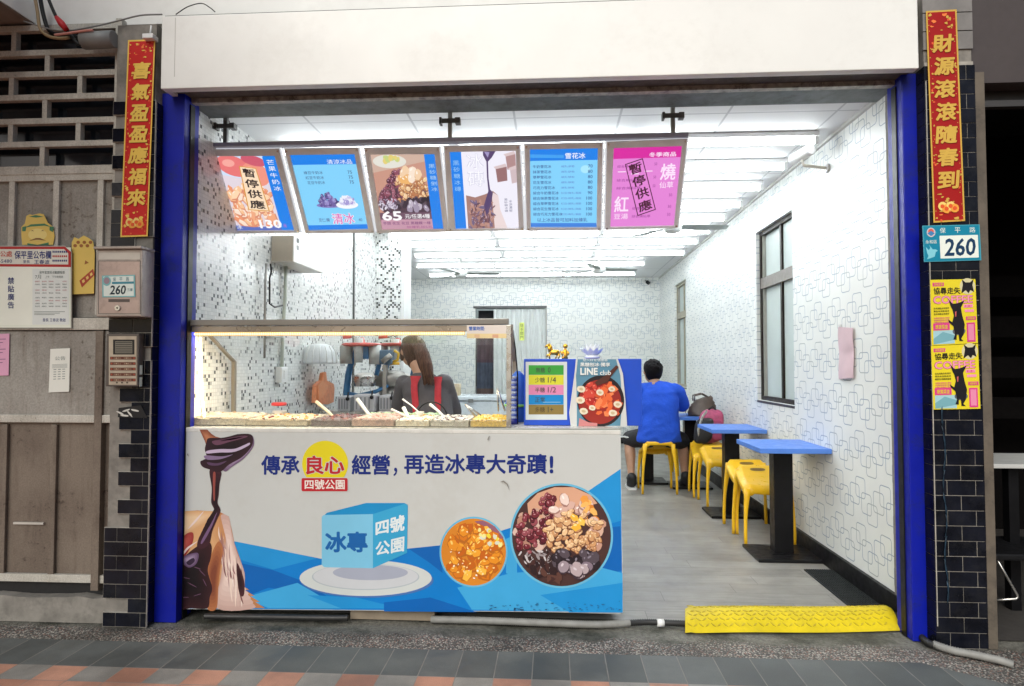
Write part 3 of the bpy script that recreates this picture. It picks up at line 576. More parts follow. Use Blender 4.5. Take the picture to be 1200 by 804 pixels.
# yellow festive stickers (plain)
def sticker(name, label, outline, draw, d):
    A = Art((0, d, 0), (0, -1, 0)); ye = ink(214, 186, 96); A.pg(outline, ye, 1); draw(A); a = [A.pt(x, y, 0) for x, y in outline]; A.prism(a, (0, 0.0015, 0), ye)
    o = A.build(name, None, origin=tuple(A.pt(*outline[0], 0))); tag(o, label, 'sticker', 'festive stickers on the gate'); return o
ol = [(26, 287), (25, 277), (25, 266), (29, 262), (31, 253), (35, 251), (38, 252), (46, 250), (51, 251), (54, 257), (56, 261), (62, 266), (64, 277), (62, 287)]
def d1(A):
    g, br, pale = ink(64, 120, 84), ink(120, 82, 40), ink(226, 206, 128)
    A.pg([(29, 267), (36, 263), (52, 262), (60, 266), (52, 264.5), (36, 265.5)], g, 2); A.pg([(26, 266), (31, 265), (30, 271), (26, 271)], g, 2.2); A.pg([(58, 265), (63, 266), (62, 272), (58, 270)], g, 2.2); A.pg([(34, 254), (42, 252), (51, 254), (42, 255)], g, 2)
    A.ell(44, 275, 11, 7, pale, 2); A.pg([(34, 282), (42, 279), (47, 279), (54, 282), (46, 281), (42, 281)], br, 3)
    for x in (38, 50): A.pg([(x - 2, 271), (x, 269.6), (x + 2, 271), (x, 270.6)], br, 3)
    A.pg([(32, 285), (44, 287), (57, 284), (57, 287), (32, 287)], g, 2.5)
sticker('gate_sticker', 'yellow die-cut sticker with green trim above the white notice board', ol, d1, GY - 0.012)
ol = [(84, 284), (87, 278), (92, 280), (98, 276), (104, 279), (109, 283), (111, 296), (110, 344), (85, 345), (84, 318)]
def d2(A):
    br, rd = ink(150, 96, 48), ink(165, 66, 44)
    for i in range(6): A.ell(88 + i * 3.6, 288 - (i % 2) * 4, 2.2, 2, br, 2, 10)
    A.pg([(93, 329), (109, 315), (111, 322), (96, 337)], rd, 2); A.pg([(100, 305), (104, 308), (99, 310)], br, 2)
    for i in range(3): A.pg([(96 + i * 4.6, 329 - i * 4), (98.5 + i * 4.6, 327 - i * 4), (99.5 + i * 4.6, 330 - i * 4), (97 + i * 4.6, 332 - i * 4)], ink(224, 190, 110), 3)
sticker('gate_sticker', 'yellow sticker with a red banner half hidden behind the mailbox', ol, d2, GY - 0.0125)
A = Art((0, GY - 0.0095, 0), (0, -1, 0), [(-30, 392), (11, 391), (10, 440), (-30, 441)]); pk = ink(214, 160, 188)
A.rect(0, 0, 1, 1, pk, 1); 
for i in range(9): A.rect(0.1, 0.12 + i * 0.08, 0.9 - (i % 3) * 0.08, 0.135 + i * 0.08, ink(120, 80, 120), 2)
o = sheet(A, 'paper_flyer', [(0, 0), (1, 0), (1, 1), (0, 1)], pk, origin=tuple(A.pt(0, 1, 0))); tag(o, 'pink printed flyer taped to the gate below the notice board', 'flyer')
A = Art((0, GY - 0.0095, 0), (0, -1, 0), [(59, 409), (82, 408), (81, 459), (57, 460)]); pw = ink(204, 206, 198, k=1.3)
A.rect(0, 0, 1, 1, pw, 1); A.text('公告', 0.25, 0.18, 0.78, 0.27, grey, 2)
for i in range(4): A.rect(0.12, 0.36 + i * 0.025, 0.88, 0.367 + i * 0.025, grey, 2)
for i in range(3):
    for j in range(5): A.rect(0.2 + i * 0.22, 0.47 + j * 0.055, 0.34 + i * 0.22, 0.485 + j * 0.055, grey, 2)
o = sheet(A, 'paper_flyer', [(0, 0), (1, 0), (1, 1), (0, 1)], pw, origin=tuple(A.pt(0, 1, 0))); tag(o, 'small white printed notice taped to the rusty middle panel of the gate', 'flyer')

# mailbox and intercom on the left pillar
mY0, mY1 = 3.035, YP - 0.002
m0, m1 = pY(113, 330, mY0).x, pY(166, 330, mY0).x; mt, mb_ = pY(140, 292, mY0).z, pY(140, 371, mY0).z
mbm = mat('mailbox_metal', (0.40, 0.35, 0.31), 0.38, metal=0.35, var=0.12, vs=7, dirt=0.5, dirtcol=(0.16, 0.13, 0.11), ds=14)
mx = thing('mailbox', 'dented silver brown steel mailbox with a white and teal 260 plate on the left pillar', 'mailbox', ((m0 + m1) / 2, mY1, mb_))
b = MB(); b.box(m0, m1, mY0, mY1, mb_, mt, mbm, 0.006); b.box(m0 - 0.006, m1 + 0.006, mY0 - 0.02, mY1, mt - 0.002, mt + 0.012, mbm, 0.004); b.build('box_body', mx)
A = Art((0, mY0, 0), (0, -1, 0)); A.rect(116, 296, 164, 304, mat('mail_flap', (0.5, 0.47, 0.42), 0.4, metal=0.3), 1.5); A.frame(115, 305.5, 165, 368, 0.7, 0.6, mat('seam_dark', (0.1, 0.09, 0.08), 0.6), 1.2); A.rect(116, 306.5, 163.5, 367, mat('mail_door', (0.43, 0.33, 0.29), 0.36, metal=0.35, var=0.1, dirt=0.5, dirtcol=(0.2, 0.16, 0.14), ds=16), 1.4)
A.rect(127, 350.5, 152, 354, mat('slot_dark', (0.09, 0.07, 0.06), 0.5), 2.5); A.build('mailbox_door', mx)
b = MB(); c = pY(138.5, 361, mY0); b.cyl(c, c + Vector((0, -0.008, 0)), 0.013, steel, 16); b.cyl(c + Vector((0, -0.0082, 0)), c + Vector((0, -0.0095, 0)), 0.004, black, 8); b.build('lock', mx)
A = Art((0, mY0 - 0.003, 0), (0, -1, 0), [(119.5, 323), (158, 322), (158.5, 348), (120, 348.5)]); tl, wl = ink(120, 176, 178), ink(196, 206, 200, k=1.3); td = ink(24, 96, 112)
A.rect(0, 0, 1, 1, tl, 1); A.rect(0.04, 0.05, 0.96, 0.95, wl, 2); A.ell(0.14, 0.26, 0.13, 0.22, tl, 2.4); A.ell(0.14, 0.24, 0.09, 0.15, ink(150, 130, 140), 3); A.rect(0.3, 0.3, 0.96, 0.4, ink(60, 130, 146), 2.5)
A.text('保', 0.33, 0.1, 0.42, 0.27, td, 3); A.text('平', 0.53, 0.1, 0.62, 0.27, td, 3); A.text('路', 0.73, 0.1, 0.82, 0.27, td, 3); A.text('260', 0.22, 0.46, 0.7, 0.88, ink(20, 40, 50), 3, 0.03, skew=0.04); A.text('三樓', 0.76, 0.6, 0.92, 0.74, td, 3)
sheet(A, 'number_plate', [(0, 0), (1, 0), (1, 1), (0, 1)], tl, mx, 0.002)
iY0 = YP - 0.045; i0, i1 = pY(124.5, 420, iY0).x, pY(162, 420, iY0).x; iz1, iz0 = pY(145, 391, iY0).z, pY(145, 453, iY0).z
ic = thing('door_intercom', 'old beige intercom panel with speaker grille and five button rows on the left pillar', 'intercom', ((i0 + i1) / 2, YP, iz0))
b = MB(); b.box(i0, i1, iY0, YP - 0.002, iz0, iz1, mat('intercom_case', (0.10, 0.085, 0.075), 0.4, metal=0.4), 0.004); b.build('case', ic)
A = Art((0, iY0, 0), (0, -1, 0)); fc = mat('intercom_face', (0.42, 0.36, 0.28), 0.4, metal=0.3, var=0.12, vs=20); A.rect(127.5, 394, 160, 451, fc, 1.2); A.rect(132.5, 398, 157.5, 415.5, ink(30, 28, 26), 2); A.rect(135, 400, 155, 414, ink(120, 116, 104), 2.5)
for i in range(6): A.rect(135.5, 401 + i * 2.2, 154.5, 401.9 + i * 2.2, ink(50, 48, 44), 3)
for r in range(5):
    y = 418 + r * 6.4; A.rect(129, y, 159, y + 3.4, ink(92, 50, 38), 2)
    for s_ in (0, 1): A.text('三樓之二', 133 + s_ * 12, y + 0.9, 142 + s_ * 12, y + 2.6, ink(200, 180, 150), 3)
    for x in (129.8, 156.2): A.ell(x + 1, y + 1.7, 1.0, 1.1, ink(150, 70, 50), 3, 10)
for x in (137, 143, 149): A.ell(x, 448.5, 1.3, 1.0, ink(70, 60, 50), 2, 10)
A.build('button_panel', ic)
A = Art((i1 + 0.0015, 0, 0), (1, 0, 0)); b = MB()
for (y0, y1) in ((428, 439), (442, 453)):
    b.box(i1 + 0.0008, i1 + 0.0022, iY0 + 0.012, iY0 + 0.03, pY(165, y1, iY0 + 0.02).z, pY(165, y0, iY0 + 0.02).z, wl)
b.build('side_label', ic)
A = Art((0, YP - 0.004, 0), (0, -1, 0)); pts = [(139, 478), (165, 475), (173, 490), (138, 489)]; A.pg(pts, ink(22, 22, 24), 1)
for (x, y, r) in ((141, 484, 0.4), (148, 481, -0.3), (152, 485, 0.9), (158, 481, 0.2), (146, 487, 0.1)): A.blob(x, y, 5, 1.1, ink(190, 190, 184), 2, r)
o = sheet(A, 'torn_flyer', pts, ink(22, 22, 24), origin=tuple(A.pt(138, 489, 0))); tag(o, 'torn black flyer with white brush strokes under the intercom', 'flyer')

# ------------------------------------------------------------------ couplets, number plate, dog posters
gold = ink(222, 186, 84); goldd = ink(196, 160, 70); cr = ink(186, 30, 26); crd = ink(150, 18, 16)
def couplet(quad, txt, label, gk, d):
    A = Art((0, d, 0), (0, -1, 0), quad); g1 = gold if gk else goldd; rd = cr if gk else crd
    A.rect(0, 0, 1, 1, g1, 1); A.rect(0.05, 0.008, 0.95, 0.992, rd, 2)
    for i in range(46):
        t = random.random(); u = random.choice([random.uniform(0.08, 0.2), random.uniform(0.8, 0.92)]) if 0.12 < t < 0.86 else random.uniform(0.1, 0.9)
        A.blob(u, t, random.uniform(0.02, 0.06), random.uniform(0.002, 0.008), g1 if random.random() < .6 else ink(214, 90, 50), 3 + i * 0.03, 0, 5, .4)
    for i in range(70):
        A.blob(random.choice([0.085, 0.115, 0.885, 0.915]) + random.uniform(-.01, .01), 0.02 + 0.96 * (i + .5) / 70, 0.02, 0.0022, g1 if i % 2 else ink(120, 20, 14), 2.5 + .002 * i, 0, 5, .3)
    for i in range(18): A.blob(random.uniform(.12, .88), random.choice([random.uniform(.015, .1), random.uniform(.86, .985)]), random.uniform(.03, .09), random.uniform(.003, .009), g1 if i % 3 else ink(226, 120, 60), 4.5 + i * .01, 0, 7, .45)
    h = 0.72 / len(txt)
    for i, ch in enumerate(txt):
        y = 0.115 + i * h * 1.045; A.text(ch, 0.17 + 0.02 * (i % 2), y, 0.86, y + h * 0.84, ink(120, 20, 10), 5, 0.035, skew=0.06); A.text(ch, 0.15 + 0.02 * (i % 2), y - 0.002, 0.84, y + h * 0.84 - 0.002, g1, 6, 0.036, skew=0.06)
    for i in range(4): A.blob(0.3 + 0.13 * i, 0.925 + 0.012 * (i % 2), 0.14, 0.022, ink(222, 150, 60) if i % 2 else ink(224, 196, 110), 7 + i * 0.2, 0, 10, .1); A.blob(0.3 + 0.13 * i, 0.925 + 0.012 * (i % 2), 0.07, 0.010, ink(210, 84, 40), 8 + i * .2, 0, 8, .1)
    o = sheet(A, 'spring_couplet', [(0, 0), (1, 0), (1, 1), (0, 1)], rd, origin=tuple(A.pt(0.5, 1, 0))); tag(o, label, 'couplet', 'spring couplets on the pillars')
couplet([(150, 47), (182, 46), (173, 277), (141, 278)], '喜氣盈盈應福來', 'red paper couplet with gold characters 喜氣盈盈應福來 on the left pillar', True, YP - 0.006)
couplet([(1085, 13), (1121, 11), (1131, 259), (1094, 261)], '財源滾滾隨春到', 'red paper couplet with gold characters 財源滾滾隨春到 on the right pillar', False, YP - 0.006)
A = Art((0, YP - 0.007, 0), (0, -1, 0), [(1081, 264.5), (1148, 263), (1150, 305), (1083, 307)]); tq, wq = ink(12, 122, 150), ink(208, 216, 208, k=1.2)
A.rect(0, 0, 1, 1, ink(70, 150, 168), 1); A.rect(0.015, 0.02, 0.985, 0.98, tq, 2); A.rect(0.29, 0.29, 0.96, 0.92, wq, 3); A.text('260', 0.36, 0.37, 0.9, 0.86, ink(16, 52, 84), 4, 0.03, skew=0.03)
for ch, x in (('保', 0.3), ('平', 0.56), ('路', 0.82)): A.text(ch, x, 0.07, x + 0.1, 0.22, wq, 3, 0.0)
A.ell(0.145, 0.19, 0.075, 0.13, ink(190, 180, 186), 3); A.ell(0.145, 0.17, 0.05, 0.08, ink(200, 90, 70), 3.6); A.pg([(0.08, 0.22), (0.145, 0.14), (0.21, 0.22), (0.145, 0.29)], ink(60, 120, 170), 4); A.text('永和區', 0.04, 0.4, 0.24, 0.5, wq, 3)
A.pg([(0.04, 0.58), (0.09, 0.68), (0.12, 0.62), (0.1, 0.53), (0.16, 0.66), (0.21, 0.66), (0.25, 0.70), (0.21, 0.74), (0.19, 0.86), (0.12, 0.9), (0.05, 0.93), (0.08, 0.84), (0.06, 0.76)], ink(120, 190, 204), 3)
o = sheet(A, 'house_number_plate', [(0, 0), (1, 0), (1, 1), (0, 1)], tq, origin=tuple(A.pt(0.5, 1, 0)), thick=0.003); tag(o, 'teal enamel house number plate reading 260 on the right pillar', 'number plate')
def dogposter(quad, label):
    A = Art((0, YP - 0.005, 0), (0, -1, 0), quad); y_, mg, bk = ink(212, 196, 40), ink(200, 60, 128), ink(24, 22, 26); pk = ink(226, 140, 170); bw = ink(150, 190, 198)
    A.rect(0, 0, 1, 1, y_, 1); A.rect(0.05, 0.045, 0.3, 0.10, mg, 2); A.text('尋狗啟事', 0.08, 0.055, 0.28, 0.092, y_, 3); A.text('協尋走失', 0.07, 0.12, 0.66, 0.225, bk, 3, 0.02)
    A.ell(0.82, 0.11, 0.17, 0.125, ink(196, 190, 150), 2); A.pg([(0.68, 0.22), (0.72, 0.08), (0.70, -0.0), (0.78, 0.05), (0.88, 0.05), (0.96, 0.0), (0.93, 0.09), (0.96, 0.2), (0.88, 0.17), (0.84, 0.22), (0.78, 0.17)], bk, 3)
    A.text('COFFEE', 0.05, 0.245, 0.93, 0.375, ink(140, 50, 80), 2.5, 0.06); A.text('COFFEE', 0.06, 0.25, 0.92, 0.37, pk, 3.2, 0.03)
    A.pg([(0.39, 0.30), (0.48, 0.375), (0.58, 0.37), (0.74, 0.33), (0.66, 0.44), (0.68, 0.55), (0.73, 0.7), (0.70, 0.85), (0.64, 0.92), (0.69, 0.955), (0.60, 0.95), (0.59, 0.85), (0.55, 0.84), (0.54, 0.93), (0.47, 0.925), (0.51, 0.85), (0.48, 0.72), (0.39, 0.66), (0.37, 0.61), (0.46, 0.66), (0.5, 0.56), (0.47, 0.46), (0.44, 0.42)], bk, 4)
    A.pg([(0.525, 0.50), (0.56, 0.49), (0.55, 0.57), (0.53, 0.58)], ink(190, 90, 90), 4.6); A.ell(0.60, 0.80, 0.14, 0.06, ink(90, 96, 100), 3.6)
    for i in range(3): A.text(random.choice(['黑色米克斯母犬', '戴藍色項圈請留意', '走失地點永和保平']), 0.06, 0.425 + i * 0.043, 0.4, 0.455 + i * 0.043, bk, 3, 0.01)
    for i in range(3): A.text('拾獲者請聯絡必重謝', 0.06, 0.575 + i * 0.033, 0.4, 0.598 + i * 0.033, mg, 3, 0.01)
    A.rect(0.04, 0.665, 0.4, 0.775, mg, 2); A.text('懸賞獎金', 0.09, 0.69, 0.36, 0.755, y_, 3, 0.01); A.rect(0.04, 0.78, 0.5, 0.985, bw, 2.2); A.pg([(0.04, 0.9), (0.25, 0.8), (0.5, 0.86), (0.5, 0.93), (0.04, 0.985)], ink(110, 160, 170), 2.5)
    A.rect(0.72, 0.39, 0.92, 0.44, pk, 3); A.text('親人膽小', 0.74, 0.40, 0.9, 0.432, mg, 4); A.rect(0.74, 0.47, 0.94, 0.51, pk, 3); A.rect(0.76, 0.58, 0.98, 0.635, mg, 3); A.text('請聯絡我', 0.79, 0.59, 0.95, 0.627, y_, 4)
    A.rect(0.77, 0.675, 0.955, 0.975, mg, 3); A.rect(0.80, 0.70, 0.925, 0.95, ink(214, 130, 160), 3.6)
    o = sheet(A, 'lost_dog_poster', [(0, 0), (1, 0), (1, 1), (0, 1)], y_, origin=tuple(A.pt(0.5, 1, 0))); tag(o, label, 'poster', 'lost dog posters on the right pillar')
dogposter([(1090, 328), (1143, 327), (1146, 402), (1092, 405)], 'upper of the two yellow lost dog posters, just below the number plate')
dogposter([(1091, 405.5), (1146, 402.8), (1149, 479), (1094, 480)], 'lower of the two yellow lost dog posters, above the bare black tiles')

# ------------------------------------------------------------------ right neighbour: dim doorway
nd = thing('neighbour_doorway', 'dark open doorway of the shop next door under a purple brown panel', 'doorway', (2.5, YP + 0.1, 0))
b = MB(); jx = rx1 + 0.047; pz = pY(1160, 95, YP).z
b.box(jx - 0.09, 4.6, YP + 0.02, YP + 0.12, pz, 4.0, mat('purple_brown_panel', (0.055, 0.044, 0.043), 0.6, var=0.08)); b.build('header_panel', nd)
b = MB(); b.box(jx, 4.6, YP + 0.122, YP + 0.19, pz - 0.05, pz + 0.1, mat('dark_rail', (0.05, 0.045, 0.042), 0.4, metal=0.4)); b.box(jx, 4.6, YP + 0.08, YP + 0.12, pz - 0.09, pz - 0.06, mat('dark_rail2', (0.09, 0.085, 0.08), 0.35, metal=0.5)); b.build('roller_rail', nd)
b = MB()
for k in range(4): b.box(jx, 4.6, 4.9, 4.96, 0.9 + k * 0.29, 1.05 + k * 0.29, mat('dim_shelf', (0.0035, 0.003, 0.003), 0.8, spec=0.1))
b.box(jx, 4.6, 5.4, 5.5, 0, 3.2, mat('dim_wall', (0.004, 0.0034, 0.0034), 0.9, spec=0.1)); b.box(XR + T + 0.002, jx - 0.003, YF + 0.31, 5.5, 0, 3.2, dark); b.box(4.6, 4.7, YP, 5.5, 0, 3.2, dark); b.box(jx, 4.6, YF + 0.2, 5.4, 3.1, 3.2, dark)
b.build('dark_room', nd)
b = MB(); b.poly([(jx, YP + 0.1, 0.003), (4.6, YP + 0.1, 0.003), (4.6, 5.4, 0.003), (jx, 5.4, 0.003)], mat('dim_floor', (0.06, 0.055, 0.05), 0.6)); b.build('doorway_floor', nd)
tb = thing('side_table', 'white topped table just inside the dark neighbouring doorway', 'table', (2.6, 3.75, 0))
q0 = pY(1164, 549, 3.55); b = MB(); b.box(q0.x, q0.x + 1.0, 3.55, 4.0, q0.z, q0.z + 0.022, mat('dull_white_top', (0.55, 0.56, 0.54), 0.4), 0.004); b.build('tabletop', tb)
b = MB(); b.box(q0.x + 0.12, q0.x + 0.17, 3.62, 3.67, 0.004, q0.z - 0.002, blackm); b.build('leg', tb); b = MB(); b.box(q0.x + 0.8, q0.x + 0.85, 3.62, 3.67, 0.004, q0.z - 0.002, blackm); b.build('leg', tb)
for yy in (3.9,):
    for xx in (0.12, 0.8): b = MB(); b.box(q0.x + xx, q0.x + xx + 0.05, yy, yy + 0.05, 0.004, q0.z - 0.002, blackm); b.build('leg', tb)
cb = thing('chair_base', 'thin bent steel tube chair leg standing under the neighbour table', 'chair', tuple(pZ(1180, 705, 0.02)))
b = MB(); P = [pY(1168, 655, 3.42), pY(1180, 676, 3.42), pY(1192, 697, 3.42), pY(1192.5, 700, 3.42), pY(1190, 702, 3.42), pY(1168, 703, 3.42)]; b.tube(P, 0.006, steel, 8); b.build('leg', cb); P2 = [p + Vector((0, 0.3, 0)) for p in P]; b = MB(); b.tube(P2, 0.006, steel, 8); b.build('leg', cb)
b = MB(); b.box(P[0].x - 0.02, P[0].x + 0.36, 3.40, 3.76, P[0].z - 0.004, P[0].z + 0.03, black, 0.01); b.build('seat', cb)

# ------------------------------------------------------------------ cables and pipe above the gate
cy = 3.12
def cable(name, label, pts, r, m, d=cy):
    b = MB(); P = [pY(x, y, d + (e[0] if (e := p[2:]) else 0)) for p in pts for x, y in [p[:2]]]
    Q = []
    for i in range(len(P) - 1):
        p0, p1, p2, p3 = P[max(i - 1, 0)], P[i], P[i + 1], P[min(i + 2, len(P) - 1)]
        for k in range(5):
            t = k / 5; Q.append(0.5 * ((2 * p1) + (p2 - p0) * t + (2 * p0 - 5 * p1 + 4 * p2 - p3) * t * t + (3 * p1 - p0 - 3 * p2 + p3) * t ** 3))
    Q.append(P[-1]); b.tube(Q, r, m, 8); o = b.build(name, None, origin=tuple(Q[0])); return tag(o, label, 'cable')
tan = mat('tan_cable', (0.32, 0.23, 0.12), 0.5); 
cable('cable', 'tan cable dropping from the beam above the gate', [(40, -8), (44, 14), (47, 33), (56, 42), (70, 45), (81, 44)], 0.008, tan)
cable('cable', 'thicker of the two black cables above the gate, looping into the grey pipe', [(46, -8), (52, 22), (60, 38), (80, 41), (92, 44), (100, 47)], 0.010, black, cy + 0.02)
cable('cable', 'black cable with red tape running down to the grey pipe', [(54, -8), (64, 16), (72, 30), (82, 40), (92, 52), (99, 50)], 0.008, black, cy - 0.02)
cable('cable', 'thin grey wire strung under the beam to the fascia', [(28, 25), (70, 36), (110, 31), (140, 24), (165, 18), (190, 17)], 0.004, grey_p, cy)
cable('cable', 'thin pale pink wire lying over the bundle above the gate', [(64, 41), (80, 39), (100, 36), (109, 35.5)], 0.006, ink(190, 130, 120), cy - 0.04)
cable('cable', 'thin black wire curling along the top edge of the fascia', [(206, 17), (220, 8), (236, 4), (246, 9), (252, 14)], 0.0025, black, 3.11)
b = MB(); A0, A1 = pY(66, 20, cy - 0.032), pY(78, 35, cy - 0.032); b.tube([A0, A0 * 0.5 + A1 * 0.5, A1], [0.010, 0.017, 0.013], ink(176, 40, 46), 10); o = b.build('red_tape', None, origin=tuple(A0)); tag(o, 'red tape wrapped round a black cable above the gate', 'tape')
p0, p1 = pY(98, 48, cy), pY(134, 46, cy); b = MB(); n = 20; ro, ri = 0.042, 0.036
ax = (p1 - p0).normalized(); q = Vector((0, 0, 1)).rotation_difference(ax)
def rg(c, r): return [c + q @ Vector((r * math.cos(6.2832 * k / n), r * math.sin(6.2832 * k / n), 0)) for k in range(n)]
b.rings([rg(p0 + ax * 0.06, ri), rg(p0, ri), rg(p0, ro), rg(p1, ro), rg(p1, ri)], grey_p, caps=True); o = b.build('conduit_pipe', None, origin=tuple(p0)); tag(o, 'short grey plastic pipe holding the cables above the gate', 'pipe')
# floodlight bracket at the pillar top
b = MB(); p = pY(176, 44, YP - 0.02); b.box(p.x - 0.03, p.x + 0.025, p.y - 0.02, YP + 0.01, p.z - 0.012, p.z + 0.012, white_w, 0.004); b.cyl(p + Vector((0, 0, 0.01)), p + Vector((0.004, 0, 0.06)), 0.004, white_w); o = b.build('clip_hook', None, origin=tuple(p)); tag(o, 'small white clip hook at the top of the left pillar', 'hook')

# ------------------------------------------------------------------ ceiling lights, fans
E_tube = emis('tube_glow', (0.93, 0.98, 1.0), TUBE_E)
lt = None
for r, Y in enumerate([4.12, 4.66, 5.2, 5.75, 6.28, 6.88, 7.45, 8.2, 9.05, 10.0]):
    xs = [-1.2, -0.06, 1.075] if r < 8 else [-1.35, -0.25, 0.70]
    for x in xs:
        if lt is None:
            lt = thing('ceiling_light', 'x', 'ceiling light', (x, Y, ZC), 'rows of white tube lights on the ceiling')
            b = MB(); b.box(x - 0.56, x + 0.56, Y - 0.029, Y + 0.029, ZC - 0.032, ZC - 0.002, white_w, 0.006); b.box(x - 0.56, x - 0.535, Y - 0.02, Y + 0.02, ZC - 0.08, ZC - 0.0325, white_w, 0.003); b.box(x + 0.535, x + 0.56, Y - 0.02, Y + 0.02, ZC - 0.08, ZC - 0.0325, white_w, 0.003); b.build('housing', lt)
            b = MB(); b.cyl((x - 0.534, Y, ZC - 0.062), (x + 0.534, Y, ZC - 0.062), 0.014, E_tube, 10); b.build('tube', lt); t = lt
        else: t = dup(lt, (x, Y, ZC))
        t['label'] = 'white fluorescent tube light in a row of its kind on the white ceiling'
def fan(px, py, Y, a0, label):
    c = pY(px, py, Y); f = thing('ceiling_fan', label, 'ceiling fan', (c.x, c.y, ZC), 'ceiling fans')
    fm = mat('fan_enamel', (0.62, 0.64, 0.62), 0.35)
    b = MB(); b.lathe([(0.008, ZC - c.z), (0.012, 0.07), (0.06, 0.06), (0.085, 0.03), (0.085, -0.01), (0.06, -0.035), (0.01, -0.045)], c, fm, 20); b.lathe([(0.01, ZC - c.z - 0.05), (0.05, ZC - c.z - 0.04), (0.055, ZC - c.z - 0.003), (0.01, ZC - c.z - 0.002)], c, fm, 16); b.build('motor_housing', f)
    for k in range(3):
        a = R(a0 + 120 * k); d = Vector((math.cos(a), math.sin(a), 0)); n = Vector((-math.sin(a), math.cos(a), 0)); b = MB()
        def P(u, v): w_ = (0.045 + 0.02 * math.sin(u * 3.0)) * (1 if u < 0.93 else 0.8); return c + d * (0.08 + 0.42 * u) + n * (v - 0.5) * 2 * w_ + Vector((0, 0, 0.012 - 0.016 * (v - 0.5)))
        b.grid(P, 10, 3, mat('fan_blade_grey', (0.33, 0.36, 0.34), 0.4, metal=0.2)); b.grid(lambda u, v: P(u, v) + Vector((0, 0, 0.004)), 10, 3, fm); b.build('blade', f)
fan(540, 322, 8.5, 8, 'rear left ceiling fan seen below the second and third menu boards')
fan(702, 317, 8.4, 12, 'rear right ceiling fan hanging above the white folding door')
fan(788, 268, 5.95, 5, 'nearest ceiling fan, one blade showing right of the pink menu board')

# ------------------------------------------------------------------ menu boards on their rail
YT, YBt = 3.56, 3.845
Pt, Pb = pY(525, 169, YT), pY(533, 269.5, YBt); BN = Vector((1, 0, 0)).cross(Pt - Pb).normalized()
if BN.y > 0: BN = -BN
frm = mat('menu_frame', (0.70, 0.69, 0.70), 0.4, metal=0.0, var=0.08); rail_m = mat('rail_steel', (0.26, 0.25, 0.32), 0.4, metal=0.2, var=0.03)
edge_g = glow(226, 228, 232, 0.9)
rail = thing('menu_rail', 'long steel rail on three drop rods carrying the row of menu boards', 'rail', tuple(pY(525, 165, YT)))
b = MB(); a, c = pY(243, 173.5, YT), pY(806, 161.5, YT); zc = (a.z + c.z) / 2; b.box(a.x, c.x, YT - 0.025, YT + 0.03, zc, zc + 0.022, rail_m, 0.004); b.build('rail_bar', rail)
for x in (264.5, 527.5, 788.5):
    X = pY(x, 150, YT).x; b = MB(); b.box(X - 0.011, X + 0.011, YT - 0.008, YT + 0.012, zc + 0.022, ZC + 0.0, steel_d if x > 500 else mat('dark_rod', (0.10, 0.10, 0.10), 0.4, metal=0.4)); zz = zc + 0.022 + 0.085
    b.box(X - 0.058, X + 0.058, YT - 0.016, YT - 0.0085, zz, zz + 0.024, mat('bracket_dark', (0.12, 0.12, 0.115), 0.4, metal=0.5)); b.box(X - 0.058, X - 0.045, YT - 0.022, YT + 0.02, zz - 0.006, zz + 0.03, mat('bracket_dark', (0.1, 0.1, 0.1))); b.box(X + 0.03, X + 0.058, YT - 0.022, YT + 0.02, zz - 0.004, zz + 0.027, mat('bracket_dark', (0.1, 0.1, 0.1))); b.build('drop_rod', rail)
def board(fq, iq, label, draw):
    A = Art(Pt, BN, fq); r = thing('menu_board', label, 'menu board', tuple(pPl(*fq[0], Pt, BN)), 'backlit menu boards')
    def P(q, k): return pPl(*q, Pt, BN) + BN * k
    F_, I_ = [P(q, 0) for q in fq], [P(q, 0) for q in iq]; b = MB()
    for i in range(4): j = (i + 1) % 4; b.prism([F_[i], F_[j], I_[j], I_[i]], BN * 0.012, frm)
    for q in F_:
        cc = sum(F_, Vector()) / 4; p = q + (cc - q) * 0.045; b.cyl(p + BN * 0.012, p + BN * 0.016, 0.006, steel, 10)
    b.build('frame', r)
    b = MB(); ex = 0.010
    G = [F_[0] + Vector((-ex, 0, 0)), F_[1] + Vector((ex, 0, 0)), F_[2] + Vector((ex, 0, 0)), F_[3] + Vector((-ex, 0, 0))]; b.prism([g - BN * 0.0012 for g in G], -BN * 0.012, edge_g); b.build('light_panel', r)
    A = Art(Pt, BN, iq, gap=0.0005); draw(A); A.build('menu_print', r, recalc=False); return r
bl, lb, wt, ink1 = glow(10, 128, 232), glow(128, 208, 250), glow(250, 250, 252), glow(60, 70, 110)
cyan = glow(168, 230, 250); wpk = glow(214, 90, 180)
def stamp(A, chars, quad, m, tm, L):
    a, b_, c, d = quad
    def q(u, v): return tuple(a[i] * (1 - u) * (1 - v) + b_[i] * u * (1 - v) + c[i] * u * v + d[i] * (1 - u) * v for i in (0, 1))
    for (u0, v0, u1, v1) in ((0, 0, 1, .018), (0, .982, 1, 1), (0, 0, .05, 1), (.95, 0, 1, 1)): A.pg([q(u0, v0), q(u1, v0), q(u1, v1), q(u0, v1)], m, L + 0.1 * u0 + 0.2 * v0 + .05 * v1)
    for i, ch in enumerate(chars): A.text(ch, 0, 0, 0, 0, tm, L + 1, 0.025, quad=[q(.14, .04 + .24 * i), q(.86, .04 + .24 * i), q(.86, .235 + .24 * i), q(.14, .235 + .24 * i)])
